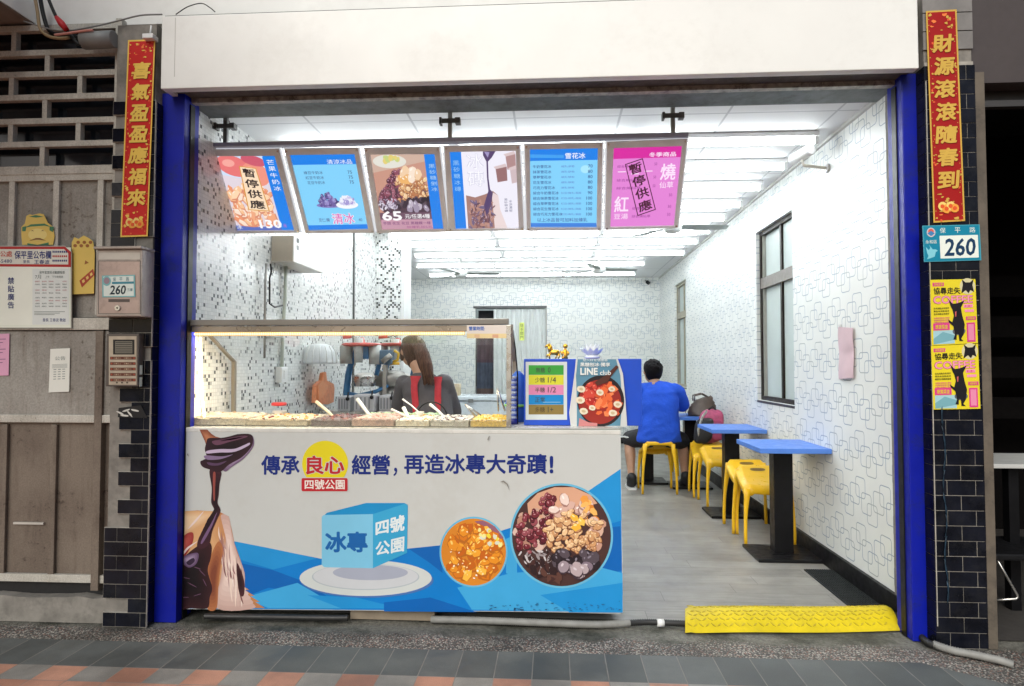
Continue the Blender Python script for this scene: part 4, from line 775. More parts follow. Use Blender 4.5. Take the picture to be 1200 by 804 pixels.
def b1(A):
    A.rect(0, 0, 1, 1, glow(206, 224, 248), 1)
    A.pg([(0, 0.25), (0.3, 0.3), (0.8, 0.36), (0.8, 1), (0, 1)], glow(226, 214, 224), 1.2)
    for (x, y, rx, ry, c) in ((0.27, 0.14, 0.27, 0.19, (232, 120, 120)), (0.62, 0.07, 0.2, 0.10, (206, 92, 112)), (0.60, 0.25, 0.22, 0.16, (240, 150, 130))): A.ell(x, min(y, .3), rx, min(ry, y + .0 if y < ry else ry), glow(*c), 1.6 + x * 0.4, 24, 0.2)
    A.ell(0.2, 0.1, 0.1, 0.05, glow(246, 170, 160), 2.2); A.ell(0.52, 0.2, 0.08, 0.05, glow(250, 190, 160), 2.2)
    A.chips(90, area(0.08, 0.42, 0.72, 0.93, lambda x, y: y > 0.36 + abs(x - .4) * .35), (0.05, 0.10), [glow(248, 196, 150), glow(252, 214, 176), glow(240, 170, 130), glow(250, 226, 206), glow(236, 150, 110)], 3, (0.4, 0.7), glow(255, 238, 220), glow(216, 140, 110), 5)
    A.pg([(0, 0.93), (0.3, 0.96), (0.8, 0.94), (0.8, 1), (0, 1)], glow(90, 110, 190), 7)
    A.rect(0.78, 0, 1, 1, bl, 7.5); A.vtext('芒果牛奶冰', 0.83, 0.06, 0.95, 0.5, wt, 8.2, 0.0, 0.72)
    q = [(0.36, 0.14), (0.63, 0.17), (0.66, 0.75), (0.30, 0.73)]
    A.pg(q, glow(250, 222, 190), 8.5); stamp(A, '暫停供應', q, glow(214, 150, 50), glow(40, 26, 30), 9)
    A.text('130', 0.42, 0.86, 0.8, 0.975, glow(250, 250, 252), 9, 0.035); A.text('冰', 0.02, 0.93, 0.11, 0.985, wt, 9); A.text('元', 0.82, 0.92, 0.88, 0.965, wpk, 9)
def b2(A):
    A.rect(0, 0, 1, 1, lb, 1); A.rect(0, 0, 1, 0.14, bl, 2); A.rect(0, 0.94, 1, 1, bl, 2); A.text('清涼冰品', 0.54, 0.075, 0.93, 0.135, wt, 3, 0.0)
    for i, t in enumerate(('綠豆牛奶冰', '紅豆牛奶冰', '花豆牛奶冰')):
        y = 0.225 + i * 0.066; A.text(t, 0.14 + .01 * i, y, 0.44, y + 0.042, ink1, 3, 0.005); A.text('75', 0.83, y, 0.9, y + 0.042, ink1, 3, 0.005)
    A.ell(0.44, 0.68, 0.22, 0.035, glow(130, 120, 190), 3); A.chips(70, area(0.28, 0.5, 0.6, 0.68, lambda x, y: y > 0.5 + abs(x - .42) * .85), (0.02, 0.04), [glow(110, 96, 160), glow(90, 74, 140), glow(150, 140, 200), glow(70, 60, 120)], 4, hi=glow(190, 190, 230))
    A.ell(0.72, 0.68, 0.18, 0.05, glow(244, 246, 252), 6.5); A.chips(46, area(0.58, 0.57, 0.86, 0.67, lambda x, y: y > 0.55 + abs(x - .72) * .5), (0.02, 0.035), [glow(200, 196, 232), glow(160, 150, 210), glow(236, 238, 250)], 7, hi=glow(250, 250, 255))
    A.text('清冰', 0.42, 0.785, 0.80, 0.935, wt, 9, 0.05); A.text('清冰', 0.43, 0.79, 0.79, 0.93, wpk, 10, 0.012); A.text('芡仁/粿', 0.2, 0.85, 0.38, 0.9, glow(70, 60, 120), 9); A.text('40', 0.86, 0.86, 0.92, 0.9, glow(70, 60, 120), 9)
def b3(A):
    A.rect(0, 0, 1, 1, glow(200, 150, 132), 1); A.pg([(0, 0), (0.85, 0), (0.85, 0.1), (0, 0.25)], glow(206, 176, 160), 1.4); A.ell(0.28, 0.10, 0.26, 0.09, glow(226, 224, 214), 1.8, 24); A.chips(14, area(0.18, 0.04, 0.42, 0.1), (0.03, 0.05), [glow(226, 206, 120), glow(196, 210, 130)], 2)
    A.ell(0.45, 0.62, 0.44, 0.25, glow(120, 90, 96), 3, 30); A.ell(0.45, 0.66, 0.45, 0.21, glow(80, 60, 74), 3.3, 30)
    A.chips(110, area(0.03, 0.18, 0.42, 0.66, lambda x, y: y > 0.62 - x * 1.2), (0.022, 0.04), [glow(110, 56, 76), glow(140, 76, 96), glow(86, 40, 60), glow(160, 100, 116)], 4, hi=glow(200, 160, 180))
    A.chips(120, area(0.34, 0.26, 0.86, 0.64, lambda x, y: y > 0.24 + abs(x - .58) * .45), (0.022, 0.042), [glow(226, 180, 130), glow(206, 150, 100), glow(240, 204, 160), glow(186, 124, 84)], 8, hi=glow(250, 232, 204), lo=glow(150, 96, 70))
    A.chips(8, area(0.42, 0.2, 0.7, 0.36), (0.06, 0.08), [glow(240, 206, 170), glow(246, 226, 206), glow(236, 180, 110)], 13, hi=glow(255, 244, 230))
    A.chips(40, area(0.3, 0.6, 0.84, 0.72), (0.03, 0.045), [glow(56, 44, 60), glow(90, 76, 90), glow(40, 32, 46)], 14); A.chips(8, area(0.45, 0.66, 0.8, 0.74), (0.05, 0.06), [glow(160, 148, 170), glow(190, 180, 196)], 16, hi=glow(230, 226, 236)); A.chips(60, area(0.02, 0.6, 0.3, 0.74), (0.015, 0.035), [glow(190, 180, 200), glow(90, 70, 96), glow(226, 220, 234)], 17, (0.2, 0.5))
    A.rect(0, 0.87, 0.84, 1, glow(196, 150, 170), 19.5); A.rect(0.0, 0.78, 0.84, 0.87, glow(110, 80, 100), 19.4)
    A.rect(0.83, 0, 1, 1, bl, 20); A.vtext('黑砂糖剉冰', 0.88, 0.14, 0.98, 0.52, glow(170, 206, 240), 21, 0, 0.74)
    A.text('65', 0.03, 0.76, 0.35, 0.885, wt, 21, 0.04); A.text('元/任選4種', 0.40, 0.80, 0.80, 0.86, wt, 21, 0.01); A.text('芋頭 花生 花豆 黑糖粿一樣', 0.03, 0.90, 0.80, 0.94, glow(110, 40, 110), 21, 0.005); A.text('加煉乳加5元', 0.40, 0.955, 0.82, 0.99, glow(150, 60, 130), 21)
def b4(A):
    A.rect(0, 0, 1, 1, glow(238, 236, 248), 1)
    A.pg([(0.2, 0.57), (0.34, 0.6), (0.5, 0.56), (0.62, 0.52), (0.70, 0.58), (0.68, 0.8), (0.74, 1), (0.2, 1)], glow(166, 124, 116), 2); A.pg([(0.6, 0.53), (0.7, 0.58), (0.72, 0.76), (0.82, 1), (0.62, 1)], glow(232, 214, 214), 2.4)
    A.chips(70, area(0.22, 0.66, 0.62, 0.98), (0.03, 0.07), [glow(126, 84, 92), glow(96, 62, 80), glow(186, 140, 126), glow(110, 96, 130)], 3, (0.15, 0.4), hi=glow(200, 180, 200))
    A.pg([(0.5, 0), (0.7, 0), (0.63, 0.09), (0.57, 0.14), (0.565, 0.36), (0.58, 0.5), (0.62, 0.54), (0.58, 0.7), (0.5, 0.85), (0.47, 0.7), (0.55, 0.52), (0.54, 0.34), (0.545, 0.14), (0.5, 0.06)], glow(84, 66, 110), 6); A.pg([(0.52, 0.01), (0.6, 0.02), (0.57, 0.09)], glow(160, 150, 196), 6.5)
    for (x, y, s_, c) in ((0.68, 0.24, 0.17, (150, 110, 112)), (0.84, 0.08, 0.15, (176, 140, 140)), (0.9, 0.26, 0.12, (206, 186, 190))): A.pg([(x, y), (x + s_, y - 0.03), (x + s_ * 1.02, y + .15), (x + .02, y + 0.17)], glow(*c), 3 + x); A.pg([(x, y), (x + s_, y - 0.03), (x + s_ * .9, y - .07), (x - .03, y - .03)], glow(216, 196, 198), 3.3 + x)
    A.rect(0, 0, 0.17, 1, bl, 8); A.vtext('黑砂糖冰磚', 0.035, 0.12, 0.13, 0.54, glow(150, 200, 246), 9, 0.0, 0.74); A.vtext('冰磚', 0.24, 0.03, 0.5, 0.48, glow(206, 204, 226), 5, 0.03, 0.92); A.vtext('冰磚', 0.25, 0.035, 0.49, 0.475, glow(250, 250, 255), 5.6, 0.0, 0.92)
    A.vtext('冰涼濃郁', 0.86, 0.64, 0.91, 0.80, ink1, 9); A.vtext('黑砂糖冰磚', 0.79, 0.62, 0.84, 0.80, ink1, 9)
def b5(A):
    A.rect(0, 0, 1, 1, lb, 1); A.rect(0, 0, 1, 0.155, bl, 2); A.pg([(0, 0.07), (0.5, 0.085), (0.5, 0.125), (0, 0.115)], glow(60, 160, 240), 2.4); A.text('雪花冰', 0.52, 0.06, 0.82, 0.135, wt, 3, 0.01); A.rect(0, 0.95, 1, 1, glow(60, 130, 220), 2)
    for i, (t, p) in enumerate((('牛奶雪花冰', '70'), ('抹茶雪花冰', '80'), ('草莓雪花冰', '80'), ('花生雪花冰', '80'), ('巧克力雪花冰', '80'), ('綜合牛奶雪花冰', '90'), ('綜合抹茶雪花冰', '100'), ('綜合草莓雪花冰', '100'), ('綜合花生雪花冰', '100'), ('綜合巧克力雪花冰', '100'))):
        y = 0.21 + i * 0.0675; A.text(t, 0.04, y, 0.04 + 0.055 * len(t), y + 0.04, glow(40, 64, 130), 3, 0.01); A.text(p, 0.86 if len(p) < 3 else 0.84, y, 0.93, y + 0.04, glow(40, 64, 130), 3, 0.01)
        A.text('紅豆/煉乳/湯圓' if i > 4 else '煉乳/餅乾', 0.46, y + 0.008, 0.46 + (0.3 if i > 4 else 0.2), y + 0.034, glow(90, 110, 190), 3)
    A.text('以上冰品皆可加料加煉乳', 0.1, 0.885, 0.86, 0.935, glow(50, 60, 140), 3, 0.005); A.ell(0.82, 0.27, 0.07, 0.05, cyan, 2.2)
def b6(A):
    pk, pd, pw = glow(226, 132, 214), glow(214, 40, 160), glow(252, 226, 250); A.rect(0, 0, 1, 1, pk, 1); A.rect(0, 0, 1, 0.145, pd, 2); A.text('冬季商品', 0.53, 0.075, 0.93, 0.135, pw, 3, 0.02)
    A.text('燒', 0.72, 0.22, 0.95, 0.43, pw, 3, 0.02); A.text('仙草', 0.72, 0.45, 0.93, 0.53, pw, 3, 0.005); A.text('紅', 0.05, 0.62, 0.27, 0.82, pw, 3, 0.02); A.text('豆湯', 0.05, 0.84, 0.27, 0.91, pw, 3, 0.005)
    dk = glow(130, 40, 130)
    for (y, x0, x1) in ((0.225, 0.07, 0.34), (0.40, 0.07, 0.4), (0.50, 0.07, 0.44), (0.76, 0.33, 0.62), (0.86, 0.33, 0.62)): A.text('綜合燒仙草', x0, y, x1, y + 0.035, dk, 3)
    for y in (0.205, 0.37, 0.48, 0.6, 0.745, 0.845): A.text('50', 0.62 if y < .55 else 0.88, y, 0.66 if y < .55 else 0.93, y + 0.035, dk, 3)
    for i in range(3): A.rect(0.08 + i * .2, 0.305 + .03 * (i % 2), 0.2 + i * .2, 0.316 + .03 * (i % 2), pw, 2.5)
    stamp(A, '暫停供應', [(0.18, 0.215), (0.44, 0.145), (0.70, 0.80), (0.42, 0.875)], glow(80, 24, 60), glow(70, 20, 50), 5)
MBQ = [([(242, 175), (327.5, 174), (352, 272), (272.5, 273)], [(250.5, 182.5), (322.5, 182), (345.5, 269.5), (277.5, 270)], 'leftmost menu board with mango ice photo, 暫停供應 note and price 130', b1),
       ([(334, 174), (420, 173), (439, 272), (359, 272.5)], [(340, 181), (416, 180), (432, 268), (362.5, 269.5)], 'pale blue menu board headed 清涼冰品 with two dark heaps of beans', b2),
       ([(427.5, 173), (515, 172), (526, 271), (442.5, 272.5)], [(434, 180.5), (509.5, 180), (520, 268), (448, 269)], 'menu board with a photo of shaved ice toppings and the price 65', b3),
       ([(521, 171), (609, 169.5), (614, 269), (526, 270.5)], [(527, 177.5), (604.5, 176), (608, 267), (534, 268)], 'menu board with chocolate syrup pouring on an ice brick, blue strip at left', b4),
       ([(615, 169), (706, 167), (704, 269), (617.5, 270)], [(621, 174.5), (700.5, 173), (699, 266), (622, 266)], 'blue menu board headed 雪花冰 with ten lines of prices', b5),
       ([(711, 166), (805, 162.5), (794, 266), (709, 269)], [(719, 173), (799, 170.5), (789.5, 264), (715, 265.5)], 'pink menu board headed 冬季商品 with a slanted 暫停供應 stamp', b6)]
for a in MBQ: board(*a)

# ------------------------------------------------------------------ counter with printed front
YC = 3.255
ct = thing('serving_counter', 'white serving counter with a printed blue front of ice dessert pictures and slogan', 'counter', (-0.8, YC + 0.3, 0))
cq = [(208.5, 503), (727, 502.5), (730, 718), (203.5, 713.5)]
c0, c1, c2, c3 = [pY(*q, YC) for q in cq]; zt = (c0.z + c1.z) / 2; zb = 0.062; cx0, cx1 = -1.905, c1.x
b = MB(); b.box(cx0, cx1 - 0.004, YC + 0.004, 3.88, zb + 0.01, zt - 0.022, mat('counter_laminate', (0.55, 0.56, 0.55), 0.45), 0.003); b.box(cx0, cx1 + 0.002, YC - 0.002, 3.90, zt - 0.02, zt, mat('counter_top_pale', (0.66, 0.67, 0.63), 0.3), 0.003); b.build('counter_body', ct)
b = MB()
for (x0, x1) in ((412, 510),): b.box(pY(x0, 722, YC + 0.06).x, pY(x1, 722, YC + 0.06).x, YC + 0.04, YC + 0.5, 0.004, zb + 0.008, mat('plywood_block', (0.27, 0.22, 0.16), 0.7, var=0.2, bump=0.3))
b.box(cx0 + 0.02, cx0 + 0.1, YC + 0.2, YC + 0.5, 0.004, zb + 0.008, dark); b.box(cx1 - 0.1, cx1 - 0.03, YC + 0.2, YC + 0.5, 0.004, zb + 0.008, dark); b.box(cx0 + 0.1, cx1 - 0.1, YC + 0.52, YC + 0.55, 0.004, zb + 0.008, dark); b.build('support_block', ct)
A = Art((0, YC, 0), (0, -1, 0), gap=0.0004)
base = mat('print_white', (0.56, 0.59, 0.575), 0.4, var=0.03, vs=2, dirt=0.3, dirtcol=(0.46, 0.46, 0.42), ds=2.5)
A.pg([(208.5, 504.5), (727, 504), (729.5, 717.5), (203.5, 713)], base, 1)
A.pg([(208.5, 502.6), (727, 502.2), (727, 504), (208.5, 504.5)], ink(150, 156, 150), 1.2)
def z6(p): return [(200 + x / 3.496, 500 + y / 3.496) for x, y in p]
def z7(p): return [(450 + x / 3.4966, 500 + y / 3.4966) for x, y in p]
B1, B2, B3, B4, B5 = ink(6, 118, 194), ink(4, 94, 172), ink(30, 138, 202), ink(60, 158, 210), ink(4, 84, 160)
blue_edge = z6([(262, 470), (400, 497), (520, 522), (615, 541)]) + [(400, 656), (440, 652), (478, 643), (517, 639), (555, 632), (600, 618), (650, 597), (690, 575), (727.3, 549.5)]
A.pg(blue_edge + [(729.5, 717.3), (203.6, 713), (240, 640)], B1, 2)
A.pg(z6([(262, 470), (400, 497), (520, 522), (600, 540), (420, 585), (285, 545)]), B3, 2.5); A.pg(z6([(290, 560), (420, 588), (560, 640), (640, 695), (400, 660), (300, 700)]), B2, 2.6); A.pg(z6([(300, 700), (520, 640), (700, 745), (400, 744)]), B4, 2.7); A.pg(z6([(560, 690), (760, 700), (944, 745), (700, 745)]), B3, 2.75)
A.pg([(690, 575), (727.3, 549.5), (728.4, 610), (700, 618), (640, 640)], B3, 2.5); A.pg(z7([(860, 420), (968, 408), (975, 590), (880, 610)]), B2, 2.6); A.pg(z7([(300, 660), (520, 600), (880, 575), (977, 600), (978, 690), (900, 760), (360, 750)]), B4, 2.7); A.pg(z7([(0, 720), (190, 700), (380, 760), (0, 757)]), B2, 2.8); A.pg(z7([(100, 500), (230, 487), (240, 600), (190, 560)]), B2, 2.4); A.pg(z7([(640, 690), (977, 640), (978, 762), (760, 761)]), B3, 2.85)
A.pg(z7([(500, 460), (545, 440), (545, 620), (500, 600)]), B4, 2.9)
# chocolate on the ice brick, pouring spoon
crm2 = ink(226, 206, 192)
dk = lambda r, g, b: ink(r, g, b, k=0.85)
A.soft(z6([(22, 352), (60, 346), (110, 343), (200, 349), (238, 368), (250, 420), (262, 480), (284, 540), (303, 600), (304, 660), (302, 690), (386, 743), (200, 744), (12, 744), (12, 600), (16, 450)]), (176, 118, 76), (204, 158, 112), 3, (222, 610), 9, .45, False)
A.soft(z6([(24, 354), (60, 347), (112, 345), (190, 351), (150, 390), (100, 420), (60, 450), (20, 475)]), (204, 160, 116), (222, 192, 156), 3.4, (224, 610), 6, .4)
A.soft(z6([(205, 366), (238, 370), (250, 430), (270, 510), (303, 600), (303, 690), (345, 743), (190, 744), (205, 620), (215, 540), (225, 450)]), (190, 158, 148), (222, 200, 190), 3.7, (272, 660), 7, .4)
for i in range(46):
    x = 196 + random.random() * 96; y0 = 400 + (x - 196) * 1.7 + random.uniform(0, 120); ln = random.uniform(30, 130); A.sp(z6([(x, y0), (x + 3, y0 + ln * .4), (x + 6 + random.uniform(-3, 6), y0 + ln), (x - 1, y0 + ln * .6)]) if y0 + ln < 742 else z6([(x, 640), (x + 3, 680), (x + 2, 740), (x - 2, 700)]), random.choice([crm2, ink(176, 140, 136), ink(230, 216, 206), ink(150, 108, 106), ink(206, 176, 166), ink(120, 78, 76)]), 4.0 + i * 0.015)
A.soft(z6([(270, 560), (288, 588), (302, 640), (300, 690), (284, 690), (274, 640)]), (70, 36, 40), (40, 20, 26), 4.8, (281, 680), 4, .4)
A.soft(z6([(196, 470), (214, 500), (206, 560), (196, 640), (188, 744), (150, 744), (165, 660), (152, 590), (168, 520)]), (166, 104, 66), (120, 64, 46), 4.9, (249, 680), 6, .4)
A.soft(z6([(10, 604), (30, 562), (70, 520), (112, 488), (150, 470), (168, 490), (164, 540), (152, 590), (170, 660), (160, 700), (150, 744), (80, 744), (12, 744)]), (58, 28, 34), (18, 8, 16), 5.2, (222, 680), 8, .3, True, dk)
A.soft(z6([(22, 522), (40, 470), (66, 438), (92, 436), (88, 480), (50, 540)]), (150, 56, 54), (180, 84, 74), 5.6, (215, 639), 4, .4)
A.soft(z6([(40, 545), (66, 526), (112, 518), (106, 560), (72, 577)]), (96, 74, 104), (160, 142, 168), 5.8, (221, 656), 5, .3); A.sp(z6([(64, 556), (92, 538), (98, 552), (78, 568)]), ink(50, 34, 56), 6.1)
for (x, y, a, l) in ((60, 620, .2, 6), (110, 690, -.3, 5), (130, 600, .8, 6), (60, 700, 0, 5), (90, 650, .5, 7), (40, 660, -.6, 4), (140, 640, 1.1, 5), (110, 580, .3, 5)): A.blob(200 + x / 3.5, 500 + y / 3.5, l, .5, ink(96, 66, 88), 6.2, a)
for (p) in ([(30, 560), (60, 502), (110, 470), (66, 508)], [(70, 420), (100, 382), (136, 346), (104, 390)]): A.sp(z6(p), ink(226, 206, 200), 6.3)
A.soft(z6([(118, 12), (150, 12), (165, 28), (184, 41), (205, 46), (180, 80), (152, 100), (140, 60)]), (132, 74, 54), (176, 116, 84), 6.5, (242, 512), 5, .3, False)
A.soft(z6([(330, 36), (341, 52), (337, 84), (300, 130), (250, 165), (226, 184), (214, 172), (250, 140), (290, 118), (322, 80)]), (108, 88, 116), (160, 140, 166), 6.6, (284, 532), 5, .4)
A.soft(z6([(140, 95), (146, 66), (156, 47), (205, 46), (240, 40), (275, 31), (322, 30), (337, 46), (331, 82), (292, 125), (240, 155), (203, 185), (162, 176), (130, 164), (122, 142), (148, 130)]), (52, 26, 38), (26, 10, 20), 6.9, (262, 528), 7, .3, True, dk)
for pts, c in (([(150, 99), (200, 92), (260, 91), (300, 76), (323, 66), (318, 78), (262, 103), (200, 106), (148, 110)], (186, 170, 196)), ([(170, 60), (220, 51), (290, 38), (314, 42), (250, 60), (190, 76)], (98, 62, 82)), ([(200, 58), (260, 46), (300, 41), (250, 54)], (150, 118, 140)), ([(140, 118), (210, 122), (255, 114), (205, 133), (150, 135)], (128, 108, 140)), ([(150, 146), (190, 150), (230, 140), (200, 158), (160, 158)], (84, 60, 88))): A.sp(z6(pts), ink(*c), 7.3)
A.soft(z6([(160, 176), (206, 184), (200, 230), (196, 280), (192, 312), (204, 345), (186, 390), (170, 430), (158, 480), (130, 500), (108, 490), (118, 450), (142, 415), (178, 350), (166, 310), (168, 250)]), (66, 32, 44), (34, 14, 26), 6.7, (252, 590), 5, .5, True, dk)
A.sp(z6([(174, 190), (184, 192), (182, 250), (181, 300), (175, 296), (173, 240)]), ink(140, 70, 64), 7.4); A.sp(z6([(190, 350), (176, 392), (158, 432), (130, 478), (124, 472), (146, 430), (166, 396)]), ink(112, 84, 118), 7.4)
# slogan
nv, rdx, ye = ink(18, 44, 126, k=.9), ink(176, 34, 44), ink(214, 200, 26)
A.ell(381, 543.5, 27, 27, ye, 4, 40); A.text('傳承', 306, 533.5, 351, 556.5, nv, 5, 0.028); A.text('良心', 358, 533.5, 404, 556.5, base, 5, 0.07); A.text('良心', 358.5, 534, 403.5, 556, rdx, 6, 0.03); A.text('經營', 412, 533, 457, 556.5, nv, 5, 0.028); A.text('，', 461, 548, 465.5, 558, nv, 5, 0.03)
A.text('再造冰專大奇蹟', 473.5, 532, 641, 555.5, nv, 5, 0.028); A.text('!', 644, 534, 648.5, 555, nv, 5, 0.05)
def rrect(x0, y0, x1, y1, r, m, L):
    p = []
    for (cx, cy, a) in ((x1 - r, y0 + r, -90), (x1 - r, y1 - r, 0), (x0 + r, y1 - r, 90), (x0 + r, y0 + r, 180)):
        for k in range(5): t = R(a + 22.5 * k); p.append((cx + r * math.cos(t), cy + r * math.sin(t)))
    A.pg(p, m, L)
rrect(352.5, 559.5, 408, 576.5, 2, base, 4.5); rrect(353.3, 560.3, 407.4, 575.8, 1.8, rdx, 5); A.text('四號公園', 357, 562, 404, 573.5, ink(226, 220, 212), 6, 0.02)
# plate and ice cube
A.ell(430, 680, 78, 20.5, ink(70, 110, 170), 4.4, 48); A.ell(428.5, 677.5, 77.5, 21, ink(196, 202, 200), 5, 48); A.ell(428.5, 676, 63, 15.5, ink(168, 178, 184), 5.3, 48); A.ell(428.5, 675.6, 61.5, 14.8, ink(192, 196, 200), 5.6, 48); A.ell(434, 671, 44, 9, ink(158, 164, 180), 5.8, 40)
A.pg([(377, 607), (383, 601), (429, 589.5), (474, 589.5), (478.3, 592), (437, 603.5)], ink(22, 134, 190), 6.2); A.pg([(377, 606), (379, 603.6), (437, 602.5), (437, 666), (380, 664.8), (377, 662)], ink(118, 186, 216), 6.3); A.pg([(437, 602.5), (475.5, 590), (478, 593), (477, 648), (437, 666)], ink(52, 156, 200), 6.4)
A.text('冰專', 381, 623, 431, 647.5, ink(16, 92, 160), 7, 0.04)
A.text('四號', 0, 0, 0, 0, ink(214, 224, 226), 7, 0.035, quad=[(440, 611), (474.5, 602), (474, 622), (440, 628)]); A.text('公園', 0, 0, 0, 0, ink(214, 224, 226), 7, 0.03, quad=[(440, 636), (474, 628), (473.5, 646), (440, 652)])
# round photos
rg_ = ink(100, 176, 208)
A.ell(555, 647, 40, 41.5, rg_, 5, 56); A.ell(555, 647, 38, 39.3, ink(206, 128, 40), 5.5, 48); A.pg([(556, 611), (566, 610), (580, 617), (590, 630), (586, 634), (572, 622)], ink(140, 92, 110), 5.7)
A.chips(95, disc(555, 647, 31), (4.5, 8), [ink(222, 140, 36), ink(232, 158, 48), ink(206, 116, 26), ink(236, 180, 66), ink(190, 96, 24)], 6, (0.5, 0.9), ink(244, 204, 110), ink(176, 100, 30), 6, 0.18)
A.chips(30, disc(553, 645, 33), (.7, 1.6), [ink(240, 226, 196), ink(246, 240, 226), ink(250, 214, 150)], 11, (0.4, 0.9), nn=6); A.chips(14, area(562, 618, 588, 640, lambda x, y: (x - 555) ** 2 + (y - 647) ** 2 < 1100), (2, 4), [ink(226, 206, 60), ink(206, 210, 190), ink(230, 222, 140)], 12, nn=6)
A.ell(658, 628, 60.5, 61.5, rg_, 5, 64); A.ell(658, 628, 58, 59, ink(70, 46, 44), 5.5, 56)
ins = lambda r: (lambda x, y: (x - 658) ** 2 + (y - 628) ** 2 < r * r)
A.pg([(618, 590), (630, 578), (650, 571), (672, 571), (692, 580), (700, 590), (660, 600), (620, 612)], ink(206, 158, 130), 5.8); A.chips(30, area(604, 600, 640, 640, ins(53)), (3, 7), [ink(196, 160, 142), ink(176, 130, 112), ink(210, 180, 166)], 6, nn=7)
I2 = ins(55)
A.chips(90, area(603, 580, 652, 650, lambda x, y: ins(53)(x, y) and abs((y - 618) + (x - 628) * 1.1) < 26), (3, 4.6), [ink(112, 40, 50), ink(132, 56, 66), ink(92, 30, 42), ink(146, 76, 84)], 8, (0.65, 0.9), ink(196, 140, 146), ink(58, 20, 28))
A.chips(8, area(648, 578, 690, 602), (6, 9), [ink(216, 190, 176), ink(226, 206, 196), ink(206, 170, 156)], 11.4, (.6, .8), ink(240, 230, 224), ink(160, 120, 110), 10, .08); A.chips(10, area(680, 585, 708, 610, ins(52)), (5, 8), [ink(222, 150, 66), ink(210, 126, 46), ink(232, 178, 96)], 12, (.4, .7), nn=6)
A.chips(14, area(690, 600, 712, 640, ins(52)), (5, 7), [ink(206, 170, 150), ink(216, 184, 166), ink(190, 146, 126)], 12.5, (.6, .9), ink(232, 212, 200)); A.chips(120, area(634, 596, 704, 650, lambda x, y: ins(53)(x, y) and (x - 672) ** 2 / 1300 + (y - 625) ** 2 / 700 < 1), (3.2, 5.2), [ink(214, 172, 124), ink(226, 190, 144), ink(200, 150, 104), ink(186, 134, 92)], 13, (0.5, 0.75), ink(240, 216, 180), ink(126, 80, 54))
A.chips(3, area(664, 606, 682, 618), (6, 7), [ink(230, 176, 60), ink(236, 190, 84)], 17, (.7, .8), ink(246, 220, 150), nn=5); A.chips(60, area(606, 646, 650, 672, ins(54)), (2, 5), [ink(36, 24, 26), ink(150, 140, 142), ink(196, 190, 192), ink(70, 50, 50)], 18, (.15, .4)); A.chips(30, area(612, 660, 660, 684, ins(54)), (4, 8), [ink(66, 40, 38), ink(90, 58, 50), ink(44, 28, 30)], 20, (.3, .6)); A.chips(26, area(650, 648, 700, 664, ins(53)), (5, 8), [ink(48, 38, 44), ink(80, 70, 78), ink(36, 28, 34)], 21, (.7, .95), ink(130, 122, 134))
A.chips(10, area(656, 664, 694, 680, ins(50)), (6, 8), [ink(150, 136, 144), ink(176, 160, 164), ink(126, 112, 124)], 22, (.8, .95), ink(206, 196, 202), ink(60, 46, 54), 12, .06)
# scuffs low on the panel
for i in range(70): A.blob(random.uniform(560, 727), 717 - abs(random.gauss(0, 5)) - 1.5, random.uniform(.4, 2.2), random.uniform(.25, .7), ink(40, 100, 150) if random.random() < .7 else ink(36, 70, 104), 24, random.uniform(-.5, .5), 6, .4)
for p in ([(571, 515), (573, 511), (574, 511), (572, 516)], [(586, 565), (590, 563), (595, 567), (597, 575), (594, 568), (590, 565)], [(219, 533), (220, 531), (221, 535)]): A.pg(p, ink(126, 124, 118), 24)
A.prism([A.pt(x, y, 0) for x, y in [(208.5, 502.2), (727.2, 501.8), (730, 718), (203.4, 713.6)]], (0, 0.003, 0), base)
A.build('printed_front', ct, recalc=False)

# ------------------------------------------------------------------ glass display case on the counter
case = thing('display_case', 'glass topping display case with steel frame and warm strip lights on the counter', 'display case', (-1.04, 3.5, zt))
Y0 = YC + 0.02; X0, X1 = -1.885, pY(599, 440, Y0).x; zt1 = pY(400, 374, Y0).z; zt2 = pY(400, 382, Y0).z; z0 = zt + 0.001
case_st = mat('case_steel', (0.20, 0.19, 0.17), 0.35, metal=0.5, var=0.12, vs=3)
b = MB(); b.box(X0, X1 - 0.012, Y0, Y0 + 0.035, zt2 + 0.004, zt1, case_st, 0.004); b.box(X0, X1 - 0.02, Y0 + 0.036, Y0 + 0.16, zt1 - 0.014, zt1 - 0.004, steel_d); b.box(X0 + 0.02, X1 - 0.04, Y0 + 0.012, Y0 + 0.03, zt2 - 0.028, zt2 + 0.002, mat('case_rail', (0.30, 0.26, 0.21), 0.3, metal=0.5, var=0.3, vs=3), 0.002)
b.box(X1 - 0.024, X1, Y0, Y0 + 0.02, z0, zt2 + 0.002, steel, 0.002); b.box(X1 - 0.002, X1 + 0.002, Y0 + 0.021, Y0 + 0.05, z0 + 0.25, zt2 - 0.01, mat('rust_red_strip', (0.16, 0.03, 0.02), 0.5))
b.box(X0, X0 + 0.014, Y0, Y0 + 0.016, z0, zt2 + 0.002, steel)
def side(x):
    pr = [(Y0 + 0.165, zt1 - 0.02), (3.45, 1.452), (3.745, 1.30), (3.75, z0)]
    for (a, c) in zip(pr, pr[1:]): b.prism([(x - 0.010, a[0], a[1]), (x + 0.010, a[0], a[1]), (x + 0.010, c[0], c[1]), (x - 0.010, c[0], c[1])], (0, 0.026, 0) if a[0] < 3.74 and c[1] > 1.0 else (0, 0.026, 0), mat('champagne_metal', (0.34, 0.30, 0.24), 0.35, metal=0.5))
side(X0 + 0.012); side(X1 - 0.012); b.build('frame', case)
